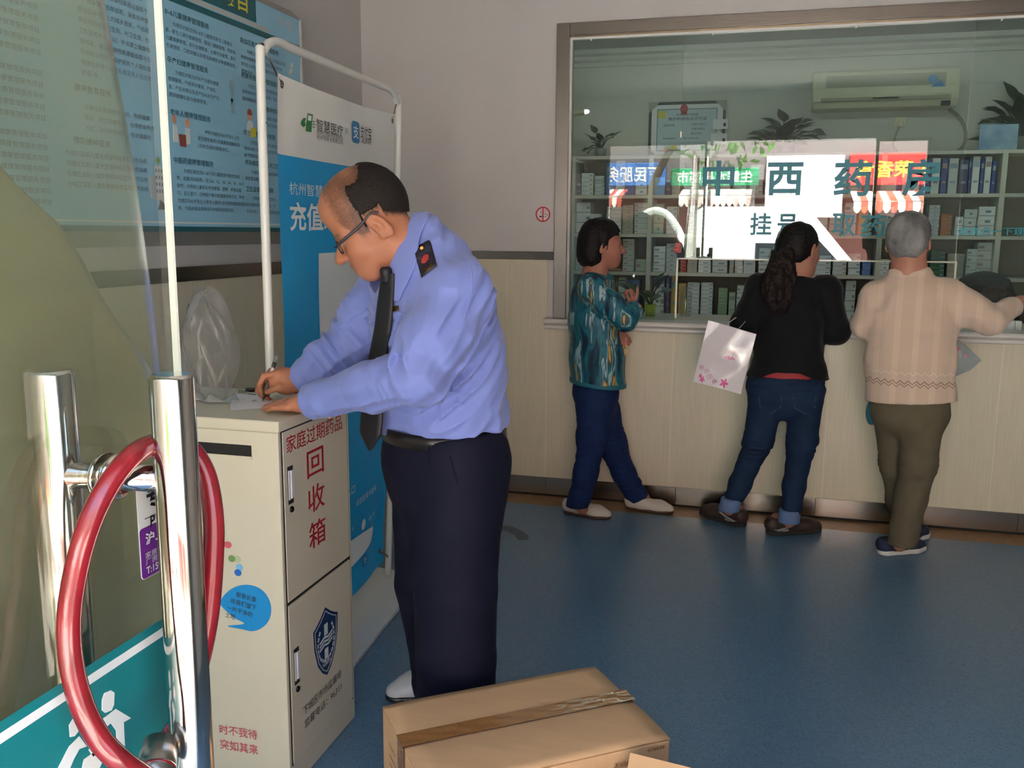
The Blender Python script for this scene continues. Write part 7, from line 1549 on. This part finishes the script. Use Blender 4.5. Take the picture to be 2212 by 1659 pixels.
J3.cut(A3(1965, 845), (0, 0, 1)); jfold(J3, ((.42, .10), (.14, .1)), .003)
def j3d(P): return np.maximum(J3(P), A3(1944, 1176, -.02)[2] - P[:, 2])
lo, hi = J3.bounds(); sdf_obj('trousers', j3d, lo, hi, .0048, mat('trousers_olive', (98, 90, 72), .85, spec=.2, var=.08, vscale=20, bump=.04, bscale=600), p3)
m_nav = mat('sneaker_navy', (26, 36, 66), .75); m_wsl = mat('sole_white', (210, 208, 202), .5)
shoe(p3, 'shoe', gz(1900, 1198), gz(1994, 1186) , .09, .078, m_nav, m_wsl, .026); shoe(p3, 'shoe', gz(1948, 1176), gz(1998, 1152), .09, .075, m_nav, m_wsl, .026)
# her small plastic bag, and a turquoise purse in front of her
zq = [A3(2046, 716, .23), A3(2086, 745, .23), A3(2121, 778, .23), A3(2096, 800, .23), A3(2058, 816, .23), A3(2040, 770, .23)]
vb3 = thing('plastic_bag', tuple(np.mean(zq, 0)), 'small translucent white plastic bag with red print hanging behind the beige cardigan', 'bag')
cz = np.mean(zq, 0); zm = MB()
for sg in (-1, 1): zm.grid(lambda u, v: (lambda a, r: cz + (np.array([np.interp(a * 6, range(7), [q[i] for q in zq + zq[:1]]) for i in range(3)]) - cz) * r + w3.nh * sg * (.028 * (1 - r ** 2) + .004 * math.sin(a * 40 + r * 9) * r * (1 - r)))(u, v), 36, 10)
vbb = zm.build('bag_body', glass_mat('milky_film', (.85, .88, .9), 1.4, rough=.15, haze=.55, haze_rgb=(206, 212, 218)), vb3)
hm = MB(); hm.tube(spline([zq[0], A3(2052, 700, .03), A3(2062, 690, .04)], 5), .004, 6); hm.build('handle', m_bag, vb3)
rm = MB()
for px, py, r_ in ((2068, 756, .008), (2062, 760, .006), (2086, 768, .0075), (2072, 752, .007)): rm.prism(ellipse(r_, r_ * .7, 10), A3(px, py, .192), tuple(w3.rh), (0, 0, 1), .001)
rm.build('red_print', mat('bag_red', (190, 50, 80), .4), vbb)
tq = Field(); tq.ell(A3(1884, 890, .16), (.03, .03, .065), None, .01); lo, hi = tq.bounds(); tqo = thing('purse', tuple(A3(1884, 890, .16)), 'turquoise purse peeping out at the left hip of the grey haired woman', 'purse'); sdf_obj('pouch', tq, lo, hi, .005, mat('purse_turquoise', (50, 116, 138), .6), tqo); MB().tube(spline([A3(1884, 862, .16), A3(1894, 800, .17), A3(1900, 720, .18)], 5), .004, 6).build('strap', mat('purse_strap', (50, 116, 138), .6), tqo)

# --- the clerk seated behind the counter, head bent over the desk
w4 = Fig(float(ca.x) + .03, 5.86); A4 = w4.at
p4 = thing('person', (float(w4.nh[0] * w4.D), float(w4.nh[1] * w4.D), 0), 'clerk with curly brown hair bent over the desk behind the glass at the right', 'person')
B4 = Field(); HO4 = A4(2150, 672, 0); F4 = w4.dirv(-.2, -.62, -.76); U4 = w4.dirv(0, -.76, .62); q4, ax4 = head_field(B4, HO4, F4, U4, .95)
NB4 = A4(2152, 690, .12); B4.cap(q4(-.02, 0, -.04), NB4, .048, .056, .03); B4.chain([NB4, NB4 + np.array([0, .1, -.2]), NB4 + np.array([0, .12, -.5])], [.07, .1, .12], .04, (w4.rh, 1.35))
lo, hi = B4.bounds(); sdf_obj('body', B4, lo, hi, .006, tmw, p4, skin_paint((184, 124, 100), HO4, ax4, .95))
def cap4(f): f.ell(q4(-.016, 0, .046), (.106, .096, .096), ax4, .02); f.ell(q4(-.055, 0, -.02), (.07, .09, .08), ax4, .03)
hair_from('hair', cap4, HO4, ax4, .95, lambda a, l, u, P: np.minimum(a - .02 - .1 * sstep(.0, .08, u), np.maximum(a - .08, .05 - u)), .006, p4, mat('hair_curly_brown', (62, 42, 34), .6, var=.5, vscale=70), strand=.014, sdir=(34, 34, 34))
S4 = Field(); S4.chain([NB4 + np.array([0, .02, -.04]), NB4 + np.array([0, .1, -.2]), NB4 + np.array([0, .10, -.44])], [.075, .110, .115], .04, (w4.rh, 1.4))
for sg in (-1, 1): S4.chain([NB4 + w4.rh * sg * .16 + np.array([0, .05, -.1]), NB4 + w4.rh * sg * .21 + np.array([0, .0, -.30]), NB4 + w4.rh * sg * .10 + np.array([0, -.10, -.42])], [.06, .052, .04], .03)
lo, hi = S4.bounds(); sdf_obj('white_coat', S4, lo, hi, .007, mat('coat_white', (196, 200, 200), .7), p4)
